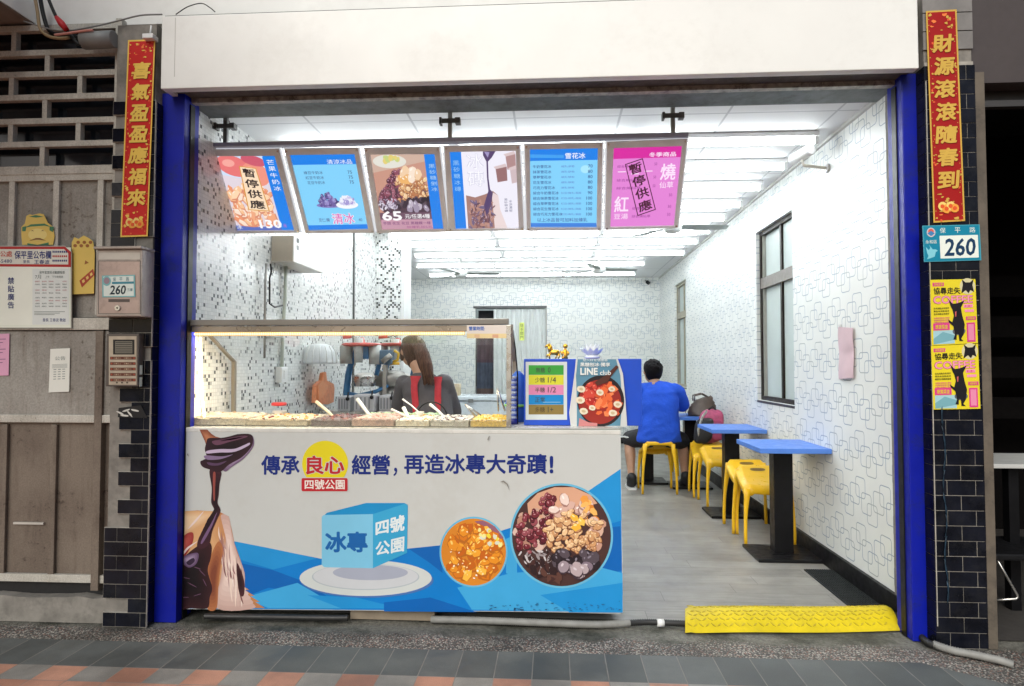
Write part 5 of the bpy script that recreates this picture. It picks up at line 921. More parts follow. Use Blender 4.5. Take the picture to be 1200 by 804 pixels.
for nm, P in (('front_glass', [(X0 + 0.016, Y0 + 0.008, z0 + 0.002), (X1 - 0.026, Y0 + 0.008, z0 + 0.002), (X1 - 0.026, Y0 + 0.008, zt2 - 0.03), (X0 + 0.016, Y0 + 0.008, zt2 - 0.03)]), ('top_glass', [(X0 + 0.03, 3.46, 1.455), (X1 - 0.03, 3.46, 1.455), (X1 - 0.03, 3.75, 1.312), (X0 + 0.03, 3.75, 1.312)])):
    b = MB(); b.poly(P, G_case); b.build(nm, case)
E_led = emis('warm_led', (1.0, 0.66, 0.30), 1.3)
b = MB(); n = 120; xa, xb = X0 + 0.03, pY(545, 388, Y0 + 0.02).x
for i in range(n): xx = xa + (xb - xa) * i / n; b.box(xx, xx + (xb - xa) / n * 0.5, Y0 + 0.016, Y0 + 0.022, zt2 - 0.0435, zt2 - 0.0325, E_led)
b.box(xa, xb, Y0 + 0.0225, Y0 + 0.028, zt2 - 0.048, zt2 - 0.0285, mat('led_backing', (0.75, 0.62, 0.4), 0.5)); b.build('light_strip', case)
ld = bpy.data.lights.new('tray_fill_light', 'AREA'); ld.shape = 'RECTANGLE'; ld.size = xb - xa; ld.size_y = 0.012; ld.energy = 4.5; ld.color = (1.0, 0.82, 0.58); lo_ = bpy.data.objects.new('tray_fill_light', ld); COL.objects.link(lo_); lo_.parent = case; lo_.location = Vector(((xa + xb) / 2, Y0 + 0.040, zt2 - 0.022)) - wpos(case)  # added fill light, hidden behind the rail, to brighten the trays
b = MB(); pts = [pX(233, 396, X0 + 0.016), pX(234, 430, X0 + 0.016), pX(235, 462, X0 + 0.016), pX(238, 490, X0 + 0.016)]; b.tube([p + Vector((0.008, 0, 0)) for p in pts], 0.005, emis('warm_led_side', (1.0, 0.74, 0.40), 9.0), 6); b.build('light_strip', case)
A = Art((0, Y0 + 0.004, 0), (0, -1, 0)); A.rect(547, 381, 597.5, 391, ink(214, 206, 198), 1); A.rect(547, 391, 597.5, 396.5, ink(220, 200, 150), 1.1); A.text('營業時間:', 549.5, 382.5, 568, 387.5, ink(40, 96, 180), 2, 0.02); A.rect(556, 392, 562, 396, ink(210, 176, 140), 2); A.rect(577, 392, 584, 396, ink(206, 160, 130), 2); A.build('notice_sticker', case, recalc=False)

# trays and toppings
def milky():
    t = NT('milky_clear_plastic'); o = t.t.nodes['Material Output']; tr = t.n('ShaderNodeBsdfTransparent'); mx = t.n('ShaderNodeMixShader'); t.base((.75, .74, .70)); t.rough(.3); mx.inputs[0].default_value = .10; t.put(tr.inputs[0], (.95, .95, .94)); t.t.links.new(tr.outputs[0], mx.inputs[1]); t.t.links.new(t.p.outputs[0], mx.inputs[2]); t.t.links.new(mx.outputs[0], o.inputs[0]); return t.m
G_milky = milky()
def tray(x0, x1, y0, y1, fillm, label, h=0.05, heap=0.02, extra=None):
    X_0, X_1 = pY(x0 - 1.5, 495, 3.45).x, pY(x1 + 1.8, 495, 3.45).x; t = thing('food_tray', label, 'food tray', ((X_0 + X_1) / 2, (y0 + y1) / 2, zt), 'topping trays in the display case')
    b = MB(); w_ = 0.003; za, zb_ = zt + 0.001, zt + h; m = G_milky
    b.box(X_0, X_1, y0, y0 + w_, za, zb_, m); b.box(X_0, X_1, y1 - w_, y1, za, zb_, m); b.box(X_0, X_0 + w_, y0 + w_, y1 - w_, za, zb_, m); b.box(X_1 - w_, X_1, y0 + w_, y1 - w_, za, zb_, m); b.box(X_0 + w_, X_1 - w_, y0 + w_, y1 - w_, za, za + 0.004, m)
    b.box(X_0 - 0.002, X_1 + 0.002, y0 - 0.008, y0 - 0.0005, zb_ - 0.004, zb_, m); b.box(X_0 - 0.002, X_1 + 0.002, y1 + 0.0005, y1 + 0.008, zb_ - 0.004, zb_, m); b.build('pan', t)
    rng = random.Random(x0); ph = [rng.uniform(0, 6) for _ in range(6)]
    b = MB(); b.box(X_0 + w_ + .001, X_1 - w_ - .001, y0 + w_ + .001, y1 - w_ - .001, za + .005, zt + h * .80, fillm); b.grid(lambda u, v: Vector((X_0 + w_ + (X_1 - X_0 - 2 * w_) * u, y0 + w_ + (y1 - y0 - 2 * w_) * v, zt + h * 0.82 + heap * (math.sin(math.pi * u) * math.sin(math.pi * v)) ** 0.5 * 0.65 * (0.75 + 0.25 * math.sin(u * 9 + ph[0]) * math.sin(v * 7 + ph[1])) + rng.uniform(-.006, .006))), 34, 20, fillm)
    for k in range(90):
        u, v = rng.random(), rng.random(); r_ = rng.uniform(.006, .012); p = (X_0 + .012 + (X_1 - X_0 - .024) * u, y0 + .012 + (y1 - y0 - .024) * v, zt + h * .82 + heap * (math.sin(math.pi * u) * math.sin(math.pi * v)) ** .5 * .52 + rng.uniform(-.004, .003))
        b.ball(p, (r_, r_ * rng.uniform(.7, 1.1), r_ * rng.uniform(.5, .9)), extra[k % len(extra)], 8, 5, Matrix.Rotation(rng.uniform(0, 3), 3, 'Z'))
    b.build('topping', t); return t
def food(n, c, d, s=90): return mat(n, c, 0.4, var=0.35, vs=s, bump=0.8, bs=s * 2, dirt=0.6, dirtcol=d, ds=s * 0.5)
def pf(n, r, g, b_): return mat('food_' + n, (r, g, b_), .35, var=.1, vs=60)
TR = [(216, 296, 3.36, 3.70, food('food_cream', (0.66, 0.58, 0.45), (0.42, 0.32, 0.2)), 'leftmost steel tray of pale crumbly topping in the display case', 0.045, 0.035, [pf('oat', .72, .62, .46), pf('oat_pale', .80, .74, .62), pf('oat_brown', .45, .30, .17)]),
      (300, 368, 3.34, 3.70, food('food_mixed', (0.62, 0.52, 0.36), (0.25, 0.13, 0.07)), 'steel tray of beige and brown topping below the red lidded tub', 0.04, 0.02, [pf('peanut', .66, .46, .24), pf('bean_red', .20, .05, .04), pf('oat_pale', .80, .74, .62), pf('amber', .6, .32, .06)]),
      (374, 416, 3.34, 3.70, food('food_dark', (0.10, 0.045, 0.04), (0.30, 0.26, 0.22)), 'steel tray of dark red beans under the orange bag', 0.04, 0.015, [pf('bean_red', .20, .05, .04), pf('bean_dark', .08, .03, .03), pf('bean_shine', .34, .15, .12)]),
      (420, 466, 3.34, 3.70, food('food_pinkbrown', (0.46, 0.28, 0.21), (0.36, 0.19, 0.13), 50), 'steel tray of smooth pinkish brown taro topping', 0.045, 0.02, [pf('taro', .50, .32, .26), pf('taro_pale', .58, .42, .36)]),
      (470, 506, 3.34, 3.70, food('food_white', (0.74, 0.68, 0.54), (0.6, 0.36, 0.12)), 'steel tray of white and amber pieces in front of the worker', 0.04, 0.015, [pf('oat_pale', .80, .74, .62), pf('amber', .6, .32, .06), pf('jelly_white', .82, .80, .74)]),
      (510, 551, 3.34, 3.70, food('food_grey', (0.58, 0.54, 0.46), (0.16, 0.13, 0.11)), 'steel tray of pale pearls with dark specks left of the yellow tray', 0.04, 0.015, [pf('pearl', .70, .66, .58), pf('bean_dark', .08, .03, .03), pf('jelly_white', .82, .80, .74)]),
      (555, 594, 3.34, 3.70, food('food_yellow', (0.82, 0.52, 0.03), (0.85, 0.68, 0.16)), 'steel tray of bright yellow topping at the right end of the display case', 0.042, 0.02, [pf('corn', .85, .52, .03), pf('corn_pale', .88, .66, .14)])]
for a in TR: tray(*a)
gr = thing('food_tray', 'low tray of green leaf coloured topping behind the pinkish brown tray', 'food tray', (pY(455, 487, 3.74).x, 3.79, zt), 'topping trays in the display case')
b = MB(); xa, xb = pY(425, 487, 3.74).x, pY(512, 487, 3.74).x; b.box(xa, xb, 3.77, 3.86, zt + 0.001, zt + 0.035, mat('green_tray', (0.22, 0.42, 0.16), 0.4), 0.006); b.build('pan', gr); b = MB(); b.grid(lambda u, v: Vector((xa + 0.01 + (xb - xa - 0.02) * u, 3.775 + 0.08 * v, zt + 0.036 + 0.008 * math.sin(u * 30) * math.sin(v * 9))), 24, 6, mat('green_jelly', (0.40, 0.56, 0.26), 0.3, var=0.3, vs=40)); b.build('topping', gr)
def ladle(pts, m, label, r=0.006, Y=3.45, head=None, name='ladle'):
    P = [pY(x, y, Yy) for x, y, Yy in pts]; t = thing(name, label, name, tuple(P[-1]), 'serving utensils in the trays'); b = MB(); b.tube(P, [r * 1.3] + [r] * (len(P) - 1), m, 8); b.build('handle', t)
    c = P[-1]; b = MB(); b.rings([[c + Vector((rr * math.cos(6.2832 * k / 12), rr * 0.8 * math.sin(6.2832 * k / 12), zz_)) for k in range(12)] for rr, zz_ in ((0.024, 0.008), (0.022, -0.004), (0.012, -0.014), (0.002, -0.016))], steel if m is not white_w else white_w, caps=False); b.build('bowl', t)
wood = mat('pale_wood', (0.55, 0.38, 0.22), 0.5)
ladle([(371, 471, 3.62), (384, 482, 3.56), (396, 494, 3.52)], mat('cream_plastic', (0.72, 0.62, 0.46), 0.4), 'cream handled ladle leaning under the orange bag', 0.008)
ladle([(419, 468, 3.62), (428, 480, 3.56), (438, 493, 3.52)], white_w, 'white handled ladle standing in the pinkish brown tray', 0.009)
ladle([(459, 480, 3.60), (468, 484, 3.57), (478, 489, 3.54)], white_w, 'short white spoon lying beside the green tray', 0.006)
ladle([(473, 478, 3.56), (477, 486, 3.52), (481, 494, 3.50)], white_w, 'white upright spoon in the white topping tray', 0.009)
ladle([(472, 468, 3.62), (482, 475, 3.57), (492, 484, 3.53)], white_w, 'thin white spoon in front of the worker apron', 0.004)
ladle([(504, 474, 3.60), (514, 482, 3.56), (524, 492, 3.52)], white_w, 'white handled spoon left of the wire whisk loop', 0.007)
ladle([(322, 488, 3.60), (336, 482, 3.64), (300, 494, 3.52)], white_w, 'white spoon lying flat near the red lidded tub', 0.004)
def tongs(a, c, e, label, Y=3.5):
    t = thing('tongs', label, 'tongs', tuple(pY(*a, Y)), 'serving utensils in the trays')
    for q in (c, e): b = MB(); p0, p1 = pY(*a, Y), pY(*q, Y + 0.02); b.tube([p0, p0 * 0.4 + p1 * 0.6 + Vector((0, 0.004, 0)), p1], [0.005, 0.007, 0.005], steel, 6, 0.5); b.build('arm', t)
tongs((545, 474), (558, 489), (564, 487), 'steel tongs lying open above the yellow tray'); tongs((583, 455), (584, 482), (592, 482), 'steel tongs standing upright at the right end of the case', 3.62)
b = MB(); pts = [pY(492 + 18 * math.cos(t) + 14, 490 - 19 * math.sin(t), 3.66) for t in [math.pi * k / 14 for k in range(15)]]; b.tube(pts, 0.004, black, 6); o = b.build('wire_loop', None, origin=tuple(pts[0])); tag(o, 'thin black wire loop rising behind the trays in front of the worker', 'wire')
# things beyond the case
def loc(p): return tuple(p)
tubx = pY(315, 480, 3.66); tub = thing('lidded_tub', 'clear plastic tub with a bright red lid behind the trays', 'tub', (tubx.x, 3.78, zt)); b = MB(); b.lathe([(0.032, 0.0), (0.038, 0.05)], (tubx.x, 3.80, zt + 0.001), mat('milky_plastic', (0.58, 0.55, 0.50), 0.4), 20); b.build('tub_body', tub); b = MB(); zl = pY(315, 473, 3.80).z; b.lathe([(0.042, 0), (0.044, 0.004), (0.044, 0.016), (0.036, 0.020)], (tubx.x, 3.80, zl - 0.012), mat('red_plastic', (0.55, 0.03, 0.03), 0.35), 24); b.build('lid', tub)
b = MB(); p = [pX(x, y, XL + 0.05) for x, y in ((365, 472), (366, 452), (371, 447), (373, 446), (375, 437), (378, 436), (379, 446), (387, 450), (388, 455), (387, 471), (380, 474))]; b.prism(p, (0.03, 0.0, 0), mat('orange_bag', (0.86, 0.30, 0.13), 0.45, var=0.12, vs=30, bump=0.4, bs=30)); q = [pX(x, y, XL + 0.082) for x, y in ((373, 470), (372, 452), (377, 446), (384, 452), (380, 462))]; b.prism(q, (0.006, 0, 0), mat('orange_bag_fold', (0.90, 0.36, 0.17), 0.45)); o = b.build('orange_pouch', None, origin=loc(p[0])); tag(o, 'orange plastic pouch hanging on the mosaic wall behind the trays', 'pouch')
c = pX(374, 415, XL + 0.09); b = MB(); bk = thing('plastic_basket', 'white ribbed plastic basket hung upside down on the mosaic wall', 'basket', loc(c)); b.lathe([(0.135, -0.075), (0.135, -0.06), (0.125, 0.02), (0.10, 0.06), (0.05, 0.08), (0.0, 0.083)], c, mat('white_mesh_plastic', (0.72, 0.74, 0.75), 0.4), 32); b.build('bowl', bk)
b = MB()
for k in range(16): 
    a = 6.2832 * k / 16; d = Vector((math.cos(a), math.sin(a), 0)); b.tube([c + d * 0.137 + Vector((0, 0, -0.07)), c + d * 0.128 + Vector((0, 0, 0.02)), c + d * 0.102 + Vector((0, 0, 0.062))], 0.004, white_w, 5)
b.build('rib', bk)
# wall box, conduits and switch on the left wall
wb = thing('wall_box', 'white electrical box with its shaded side coloured tan high on the left mosaic wall', 'electrical box', (XL, 4.4, 1.98)); p0 = pX(306, 293, XL); ya, yb = 4.30, 4.86; xo = XL + 0.16
zt_, zb_ = pY(312, 276, ya).z, pY(312, 307, ya).z
b = MB(); b.box(XL + 0.003, xo, ya, yb, zb_, zt_, mat('box_white', (0.72, 0.72, 0.68), 0.4), 0.006); b.box(XL + 0.01, xo - 0.006, ya - 0.0035, ya - 0.0005, zb_ + 0.006, zt_ - 0.006, mat('box_shaded_side', (0.44, 0.39, 0.31), 0.5)); b.build('box_body', wb)  # tan sheet puts the shade of the near side into its colour
b = MB(); b.box(xo + 0.0005, xo + 0.003, ya + 0.05, ya + 0.09, zb_ + 0.14, zb_ + 0.17, black); b.box(xo + 0.0005, xo + 0.003, ya + 0.05, ya + 0.09, zb_ + 0.09, zb_ + 0.12, grey_p); b.build('rocker_switch', wb)
def wallpipe(pts, r, m, label, off=0.02):
    P = [pX(x, y, XL + off) for x, y in pts]; b = MB(); b.tube(P, r, m, 8); o = b.build('wall_conduit', None, origin=loc(P[-1])); return tag(o, label, 'conduit', 'conduits on the mosaic wall')
wallpipe([(312, 309), (311, 330), (310.5, 372), (310, 420)], 0.008, steel_d, 'thin grey conduit running down from the wall box', 0.03)
wallpipe([(317, 309), (318, 318), (316, 326), (316, 356), (322, 360), (331, 358)], 0.006, black, 'black cable bending below the wall box', 0.035)
wallpipe([(335, 312), (334, 350), (331, 400), (330, 447)], 0.013, mat('pale_conduit', (0.50, 0.54, 0.46), 0.5), 'pale green grey conduit right of the wall box', 0.02)
sw = thing('switch_box', 'white switch box on the mosaic wall at the foot of the pale conduit', 'switch box', loc(pX(331, 440, XL))); b = MB(); q0, q1 = pX(327, 430, XL + 0.03), pX(334, 448, XL + 0.03); b.box(XL + 0.003, XL + 0.05, q0.y, q1.y, q1.z, q0.z, white_w, 0.006); b.build('box_body', sw); b = MB(); b.box(XL + 0.0505, XL + 0.056, q0.y + 0.03, q1.y - 0.03, (q0.z + q1.z) / 2 - 0.03, (q0.z + q1.z) / 2 + 0.03, white_w, 0.002); b.build('rocker_switch', sw)
sk = thing('switch_box', 'small white socket box high on the wall under the case light strip', 'switch box', loc(pX(321, 396, XL))); b = MB(); q0, q1 = pX(316, 388, XL + 0.03), pX(329, 396, XL + 0.03); b.box(XL + 0.003, XL + 0.06, q0.y, q1.y, q1.z, q0.z, white_w, 0.005); b.build('box_body', sk); b = MB(); b.box(XL + 0.0605, XL + 0.064, q0.y + 0.04, q1.y - 0.04, q1.z + 0.01, q0.z - 0.01, grey_p); b.build('socket_plate', sk)

# ------------------------------------------------------------------ things at the right end of the counter
YBx = 3.48
bx0, bx1 = pY(614, 450, YBx).x, pY(752, 450, YBx).x; bz1 = pY(680, 420.5, YBx).z
stand = thing('order_stand', 'tall blue box stand at the right end of the counter carrying the sweetness chart', 'stand', ((bx0 + bx1) / 2, YBx + 0.1, zt))
bluebox = mat('blue_panel', S(24, 76, 196, 1.0), 0.35, var=0.05)
b = MB(); b.box(bx0, bx1, YBx, YBx + 0.30, zt + 0.002, bz1, bluebox, 0.003); b.build('stand_box', stand)
A = Art((0, YBx - 0.001, 0), (0, -1, 0)); wfr = ink(206, 214, 216, k=1.0); A.rect(616, 424, 664.5, 492, wfr, 1)
rows = [((60, 160, 64), '無糖', '0', 0.9), ((214, 214, 60), '少糖', '1/4', 1), ((222, 138, 180), '半糖', '1/2', 1), ((22, 136, 206), '正常', '', .9), ((140, 120, 66), '多糖', '1+', 1)]
for i, (c, t1, t2, k) in enumerate(rows):
    y = 428 + i * 11.6; A.rect(619.5, y, 660.5, y + 11.3, ink(*c, k=0.95), 2); A.text(t1, 627 if i else 628, y + 2.6, 638.5, y + 8.8, ink(60, 70, 60) if i < 4 else ink(80, 66, 40), 3, 0.005)
    if t2: A.text(t2, 642, y + 2.4, 642 + 3.2 * len(t2), y + 8.8, ink(60, 60, 60), 3, 0.005)
A.rect(636, 428 + 3 * 11.6 + 8.3, 657, 428 + 3 * 11.6 + 8.8, ink(160, 200, 220), 3); A.build('sweetness_chart', stand, recalc=False)
A = Art((0, YBx - 0.018, 0), (0, -1, 0)); sky_ = ink(92, 140, 164, k=1.0); bw_ = ink(38, 30, 34, k=1.0)
outl = [(675, 420.5), (724, 420.5), (730, 438), (733, 470), (735, 500), (669, 501), (667, 484), (670, 462), (673, 440)]
A.pg(outl, ink(206, 208, 206, k=1.0), 1); A.pg([(677, 421), (722, 421), (727, 440), (729, 470), (727, 499), (676, 499.5), (676, 470), (675, 440)], sky_, 2)
A.ell(704, 470, 27.5, 30, bw_, 3, 40); A.ell(703, 471, 25, 26, ink(150, 44, 36, k=1.0), 3.4, 36)
cl = lambda x, y: (x - 703) ** 2 / 600 + (y - 471) ** 2 / 640 < 1 and y > 447 and x > 677
A.chips(36, area(684, 446, 706, 478, cl), (3, 5), [ink(176, 40, 34, k=1.0), ink(150, 30, 30, k=1.0), ink(206, 70, 56, k=1.0)], 4, (.6, 1), ink(226, 140, 120, k=1.0), nn=6); A.chips(40, area(700, 450, 728, 486, cl), (3, 5.5), [ink(226, 104, 56, k=1.0), ink(206, 84, 44, k=1.0), ink(236, 130, 80, k=1.0)], 6, (.5, .9), nn=5)
for (x, y, r) in ((681, 456, 5), (680, 469, 5.5), (703, 460, 4.5), (684, 482, 5), (717, 456, 4), (724, 474, 5), (718, 484, 5), (694, 478, 4)): A.blob(x, y, r, r * .8, ink(226, 214, 190, k=1.0), 8.2, .2, 10, .08); A.blob(x, y, r * .5, r * .35, ink(200, 176, 140, k=1.0), 8.5, .2, 8, .1)
A.pg([(697, 448), (712, 438), (722, 428), (725, 430), (716, 441), (712, 448), (700, 452)], ink(84, 48, 40, k=1.0), 9)
A.pg([(679, 490), (690, 495), (700, 496), (700, 499.4), (678, 499.5)], ink(200, 130, 130, k=1.0), 9)
wt_ = ink(226, 230, 228, k=1.0); A.text('LINE', 680, 431, 700.5, 439.5, wt_, 10, 0.05); A.text('club', 703, 434, 716, 439.5, wt_, 10, 0.02); A.text('黑糖刨冰‧獨享', 680, 424.8, 715, 429.6, wt_, 10, 0.02); A.text('加入好友領優惠', 683, 420.9, 712, 423.6, wt_, 10, 0.0)
A.prism([A.pt(x, y, 0) for x, y in outl], (0, 0.004, 0), ink(206, 208, 206, k=1.0)); o = A.build('hanging_poster', None, origin=tuple(A.pt(700, 420, 0)), recalc=False); tag(o, 'poster of a fruit ice bowl lettered LINE club hanging in front of the blue stand', 'poster')
# side bits left of the stand
cpx = pY(601, 470, 3.52).x; cu = thing('cup_stack', 'stack of clear blue lined cups between the glass case and the blue stand', 'cup stack', (cpx, 3.56, zt)); b = MB()
for k in range(17): z = zt + 0.03 + k * 0.0135; b.lathe([(0.020, z), (0.021, z + 0.008), (0.0185, z + 0.0125)], (cpx, 3.56, 0), mat('cup_blue' if k % 2 else 'cup_pale', (0.10, 0.16, 0.50) if k % 2 else (0.45, 0.52, 0.70), 0.35), 14)
b.build('cups', cu); b = MB(); b.lathe([(0.026, zt + 0.001), (0.026, zt + 0.03), (0.02, zt + 0.0299)], (cpx, 3.56, 0), mat('deep_blue', (0.02, 0.03, 0.25), 0.4), 14); b.build('holder', cu)
px_ = pY(607, 480, 3.70); b = MB(); b.lathe([(0.055, 0), (0.06, 0.05), (0.075, 0.10), (0.066, 0.13), (0.05, 0.22), (0.035, 0.26), (0.012, 0.285)], (px_.x, 3.72, zt + 0.001), mat('blue_cloth', (0.03, 0.13, 0.55), 0.6), 20); b.lathe([(0.0765, 0.085), (0.079, 0.092), (0.0765, 0.10)], (px_.x, 3.72, zt + 0.001), mat('green_band', (0.25, 0.6, 0.12), 0.5), 20); o = b.build('blue_bag', None, origin=(px_.x, 3.72, zt)); tag(o, 'blue gathered bag with a green band behind the cup stack', 'bag')
b = MB(); b.tube([pY(601, 387, 3.55), pY(604, 410, 3.55), pY(606.5, 440, 3.55), pY(606.5, 497, 3.55)], 0.004, blackm, 6); o = b.build('cable', None, origin=tuple(pY(606.5, 497, 3.55))); tag(o, 'thin black cable bowed along the right end of the display case', 'cable')
# golden horse
gm = mat('polished_gold', (0.80, 0.48, 0.06), 0.22, metal=0.9, var=0.1)
hz = bz1 + 0.001; hx = pY(640, 420, YBx + 0.12).x; Yh = YBx + 0.12; sc = 0.115 / 25
hp = lambda x, y, d=0: Vector((hx + (x - 640) * sc * 1.05, Yh + d, hz + (421 - y) * sc))
h = thing('horse_figurine', 'small golden horse figurine with a golden rider figure on top of the blue stand', 'figurine', (hx + 0.06, Yh, hz))
b = MB(); b.tube([hp(643.5, 413), hp(647, 413), hp(652, 413.5), hp(655, 412.5)], [0.010, 0.016, 0.015, 0.012], gm, 12); b.tube([hp(645, 412), hp(643.5, 408), hp(642.5, 405)], [0.013, 0.010, 0.007], gm, 10); b.tube([hp(643.5, 404.5), hp(641, 405.5), hp(638.6, 407.2)], [0.0075, 0.007, 0.004], gm, 10); b.tube([hp(643, 404), hp(643.6, 401.5)], [0.003, 0.001], gm, 6)
b.tube([hp(643.6, 403), hp(646, 407), hp(647, 411)], [0.004, 0.006, 0.003], gm, 8)
for (pts, d) in (([(644.5, 415), (643.5, 418), (644.2, 421)], -.006), ([(645.5, 415), (641.5, 416.5), (641, 419)], .006), ([(654, 415), (655, 418), (653.5, 421)], -.006), ([(653, 415), (652, 418), (650.5, 421)], .006)): b.tube([hp(x, y, d) for x, y in pts], [0.007, 0.0045, 0.005], gm, 8)
b.tube([hp(655.5, 412), hp(658, 414), hp(658.5, 418)], [0.005, 0.006, 0.002], gm, 8); b.build('horse', h)
b = MB(); b.tube([hp(662, 421), hp(662, 417), hp(661.5, 412), hp(661.5, 409)], [0.014, 0.010, 0.013, 0.008], gm, 12); b.ball(hp(661.8, 406), 0.0135, gm, 12, 8); b.tube([hp(659, 412), hp(657.5, 415), hp(659, 417)], [0.006, 0.005, 0.004], gm, 8); b.tube([hp(664, 412), hp(665.5, 415), hp(664, 417)], [0.006, 0.005, 0.004], gm, 8); b.tube([hp(659, 421), hp(659.5, 418)], [0.008, 0.006], gm, 8); b.build('standing_figure', h)
lo = thing('lotus_ornament', 'clear white petalled ornament on top of the blue stand behind the poster', 'ornament', (pY(695, 420, Yh).x, Yh, hz)); pm = mat('icy_petal', (0.84, 0.86, 0.87), 0.3, var=0.05); lxx = pY(694, 420, Yh).x
b = MB(); b.lathe([(0.03, 0), (0.045, 0.008), (0.03, 0.018)], (lxx, Yh, hz), pm, 20); b.build('base', lo)
for k in range(22):
    a = 6.2832 * k / 22 + (0.2 if k % 2 else 0); L_ = 0.058 if k % 2 else 0.040; d = Vector((math.cos(a), math.sin(a), 0)); n_ = Vector((-d.y, d.x, 0)); zz0 = 0.015
    b = MB(); b.grid(lambda u, v: Vector((lxx, Yh, hz + zz0)) + d * (0.012 + L_ * u * (1 if k % 2 else .8)) + Vector((0, 0, (0.055 if not k % 2 else 0.034) * u ** 1.6 + 0.012 * u)) + n_ * (v - .5) * 0.036 * math.sin(math.pi * min(.97, max(0.08, u)) ** .8), 7, 4, pm); b.build('petal', lo)

# ------------------------------------------------------------------ tables and stools along the right wall
btop = mat('blue_table_laminate', S(78, 124, 206, 1.0), 0.42, var=0.03, spec=0.35)
def table_parts(t, x0, x1, y0, y1, cx, cy):
    b = MB(); b.box(x0, x1, y0, y1, 0.722, 0.754, btop, 0.004); b.build('tabletop', t)
    b = MB(); b.box(cx - 0.062, cx + 0.062, cy - 0.05, cy + 0.05, 0.030, 0.7215, blackm, 0.004); b.build('pedestal', t)
    b = MB(); b.box(cx - 0.21, cx + 0.195, cy - 0.19, cy + 0.185, 0.005, 0.026, blackm, 0.005); b.box(cx - 0.085, cx + 0.085, cy - 0.075, cy + 0.075, 0.0265, 0.0295, blackm); b.build('base_plate', t)
tb3 = thing('cafe_table', 'nearest blue topped table on a black pedestal against the right wall', 'table', (1.525, 4.57, 0), 'blue tables along the wall'); table_parts(tb3, 1.305, XR - 0.003, 4.26, 4.80, 1.535, 4.57)
dup(tb3, (1.515, 5.79, 0), label='middle blue topped table against the wall, behind the pair of front stools')
dup(tb3, (1.43, 7.08, 0), label='rear blue topped table with the brown handbag, beside the window wall'); dup(tb3, (1.02, 7.33, 0), label='blue table in front of the seated person, mostly hidden by the blue shirt')
ys_ = mat('yellow_stool_plastic', (0.80, 0.47, 0.012), 0.33, var=0.05)
st = thing('plastic_stool', 'x', 'stool', (0, 0, 0), 'yellow plastic stools')
def seat_z(u, v): # u across, v toward the slot side
    return 0.425 + 0.095 * (max(0, (v + 1) / 2)) ** 1.7 - 0.012 * math.exp(-(u * 1.6) ** 2) * (1 - max(0, v)) - 0.02 * max(0, abs(u) - 0.82) / 0.18 - 0.02 * max(0, -v - 0.8) / 0.2
def seat_pt(u, v):
    r = max(abs(u), abs(v)); k = 1.0
    if abs(u) > .7 and abs(v) > .7: k = 1 - 0.10 * ((abs(u) - .7) / .3) * ((abs(v) - .7) / .3)
    return Vector((0.160 * u * k * (1 - 0.04 * v), 0.150 * v * k, seat_z(u, v)))
b = MB(); b.grid(lambda a, c: seat_pt(a * 2 - 1, c * 2 - 1), 20, 20, ys_)
ring = []
N_ = 20
for i in range(N_): ring.append((-1 + 2 * i / N_, -1))
for i in range(N_): ring.append((1, -1 + 2 * i / N_))
for i in range(N_): ring.append((1 - 2 * i / N_, 1))
for i in range(N_): ring.append((-1, 1 - 2 * i / N_))
def drop(k, dz): return [Vector((p.x * k, p.y * k, p.z - dz - (0.015 if dz > .02 and (abs(u) > .62 and abs(v) > .62) else 0))) for u, v in ring for p in [seat_pt(u, v)]]
b.rings([[seat_pt(u, v) for u, v in ring], drop(1.025, 0.007), drop(1.03, 0.020), drop(1.03, 0.038), drop(0.985, 0.038), drop(0.97, 0.018), drop(0.94, 0.012)], ys_, caps=False); b.grid(lambda a, c: seat_pt(a * 2 - 1, c * 2 - 1) * 0.96 + Vector((0, 0, 0.0)), 12, 12, ys_) if False else None
bmesh.ops.remove_doubles(b.bm, verts=b.bm.verts, dist=0.0005); b.build('seat', st)
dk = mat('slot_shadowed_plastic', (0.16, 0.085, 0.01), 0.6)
b = MB(); pts = []
for k in range(20):
    t = 6.2832 * k / 20; u, v = 0.36 * math.copysign(abs(math.cos(t)) ** .5, math.cos(t)), 0.70 + 0.105 * math.sin(t); p = seat_pt(u, v); pts.append(p + Vector((0, 0, 0.0012)))
b.poly(pts, dk); b.build('hand_slot', st)
for sx in (-1, 1):
    for sy in (-1, 1):
        top = seat_pt(sx * 0.90, sy * 0.90); b = MB(); ft_ = Vector((sx * 0.168, sy * 0.160, 0.004)); rr = []
        for k in range(9):
            t = k / 8; c = top.lerp(ft_, t); c.z = (top.z - 0.008) * (1 - t) + 0.004 * t; wdt = 0.0115 + 0.0125 * max(0, 1 - t * 1.9) ** 1.3
            c += Vector((sx, sy, 0)) * (0.010 * math.sin(math.pi * t)) ; rr.append([c + Vector((wdt * math.copysign(abs(math.cos(a)) ** .6, math.cos(a)), wdt * math.copysign(abs(math.sin(a)) ** .6, math.sin(a)), 0)) for a in (6.2832 * (j + .5) / 12 for j in range(12))])
        b.rings(rr, ys_); b.build('leg', st)
st.location = (1.525, 4.94, 0.006); st['label'] = 'nearest yellow stool, tucked behind the front blue table'
dup(st, (1.545, 5.27, 0.003), 0.05, 'yellow stool behind the nearest one, its seat mostly hidden by it')
dup(st, (1.55, 6.23, 0.003), 0.04, 'nearer yellow stool behind the middle blue table, slotted seat showing left of its pedestal')
dup(st, (1.53, 6.62, 0.003), -0.06, 'yellow stool under the pink and black backpack')
dup(st, (1.05, 6.77, 0.003), math.pi, 'yellow stool the person in the blue shirt sits on')
dup(st, (1.26, 7.85, 0.003), 0.0, 'yellow stool beyond the rear tables, right of the seated person')
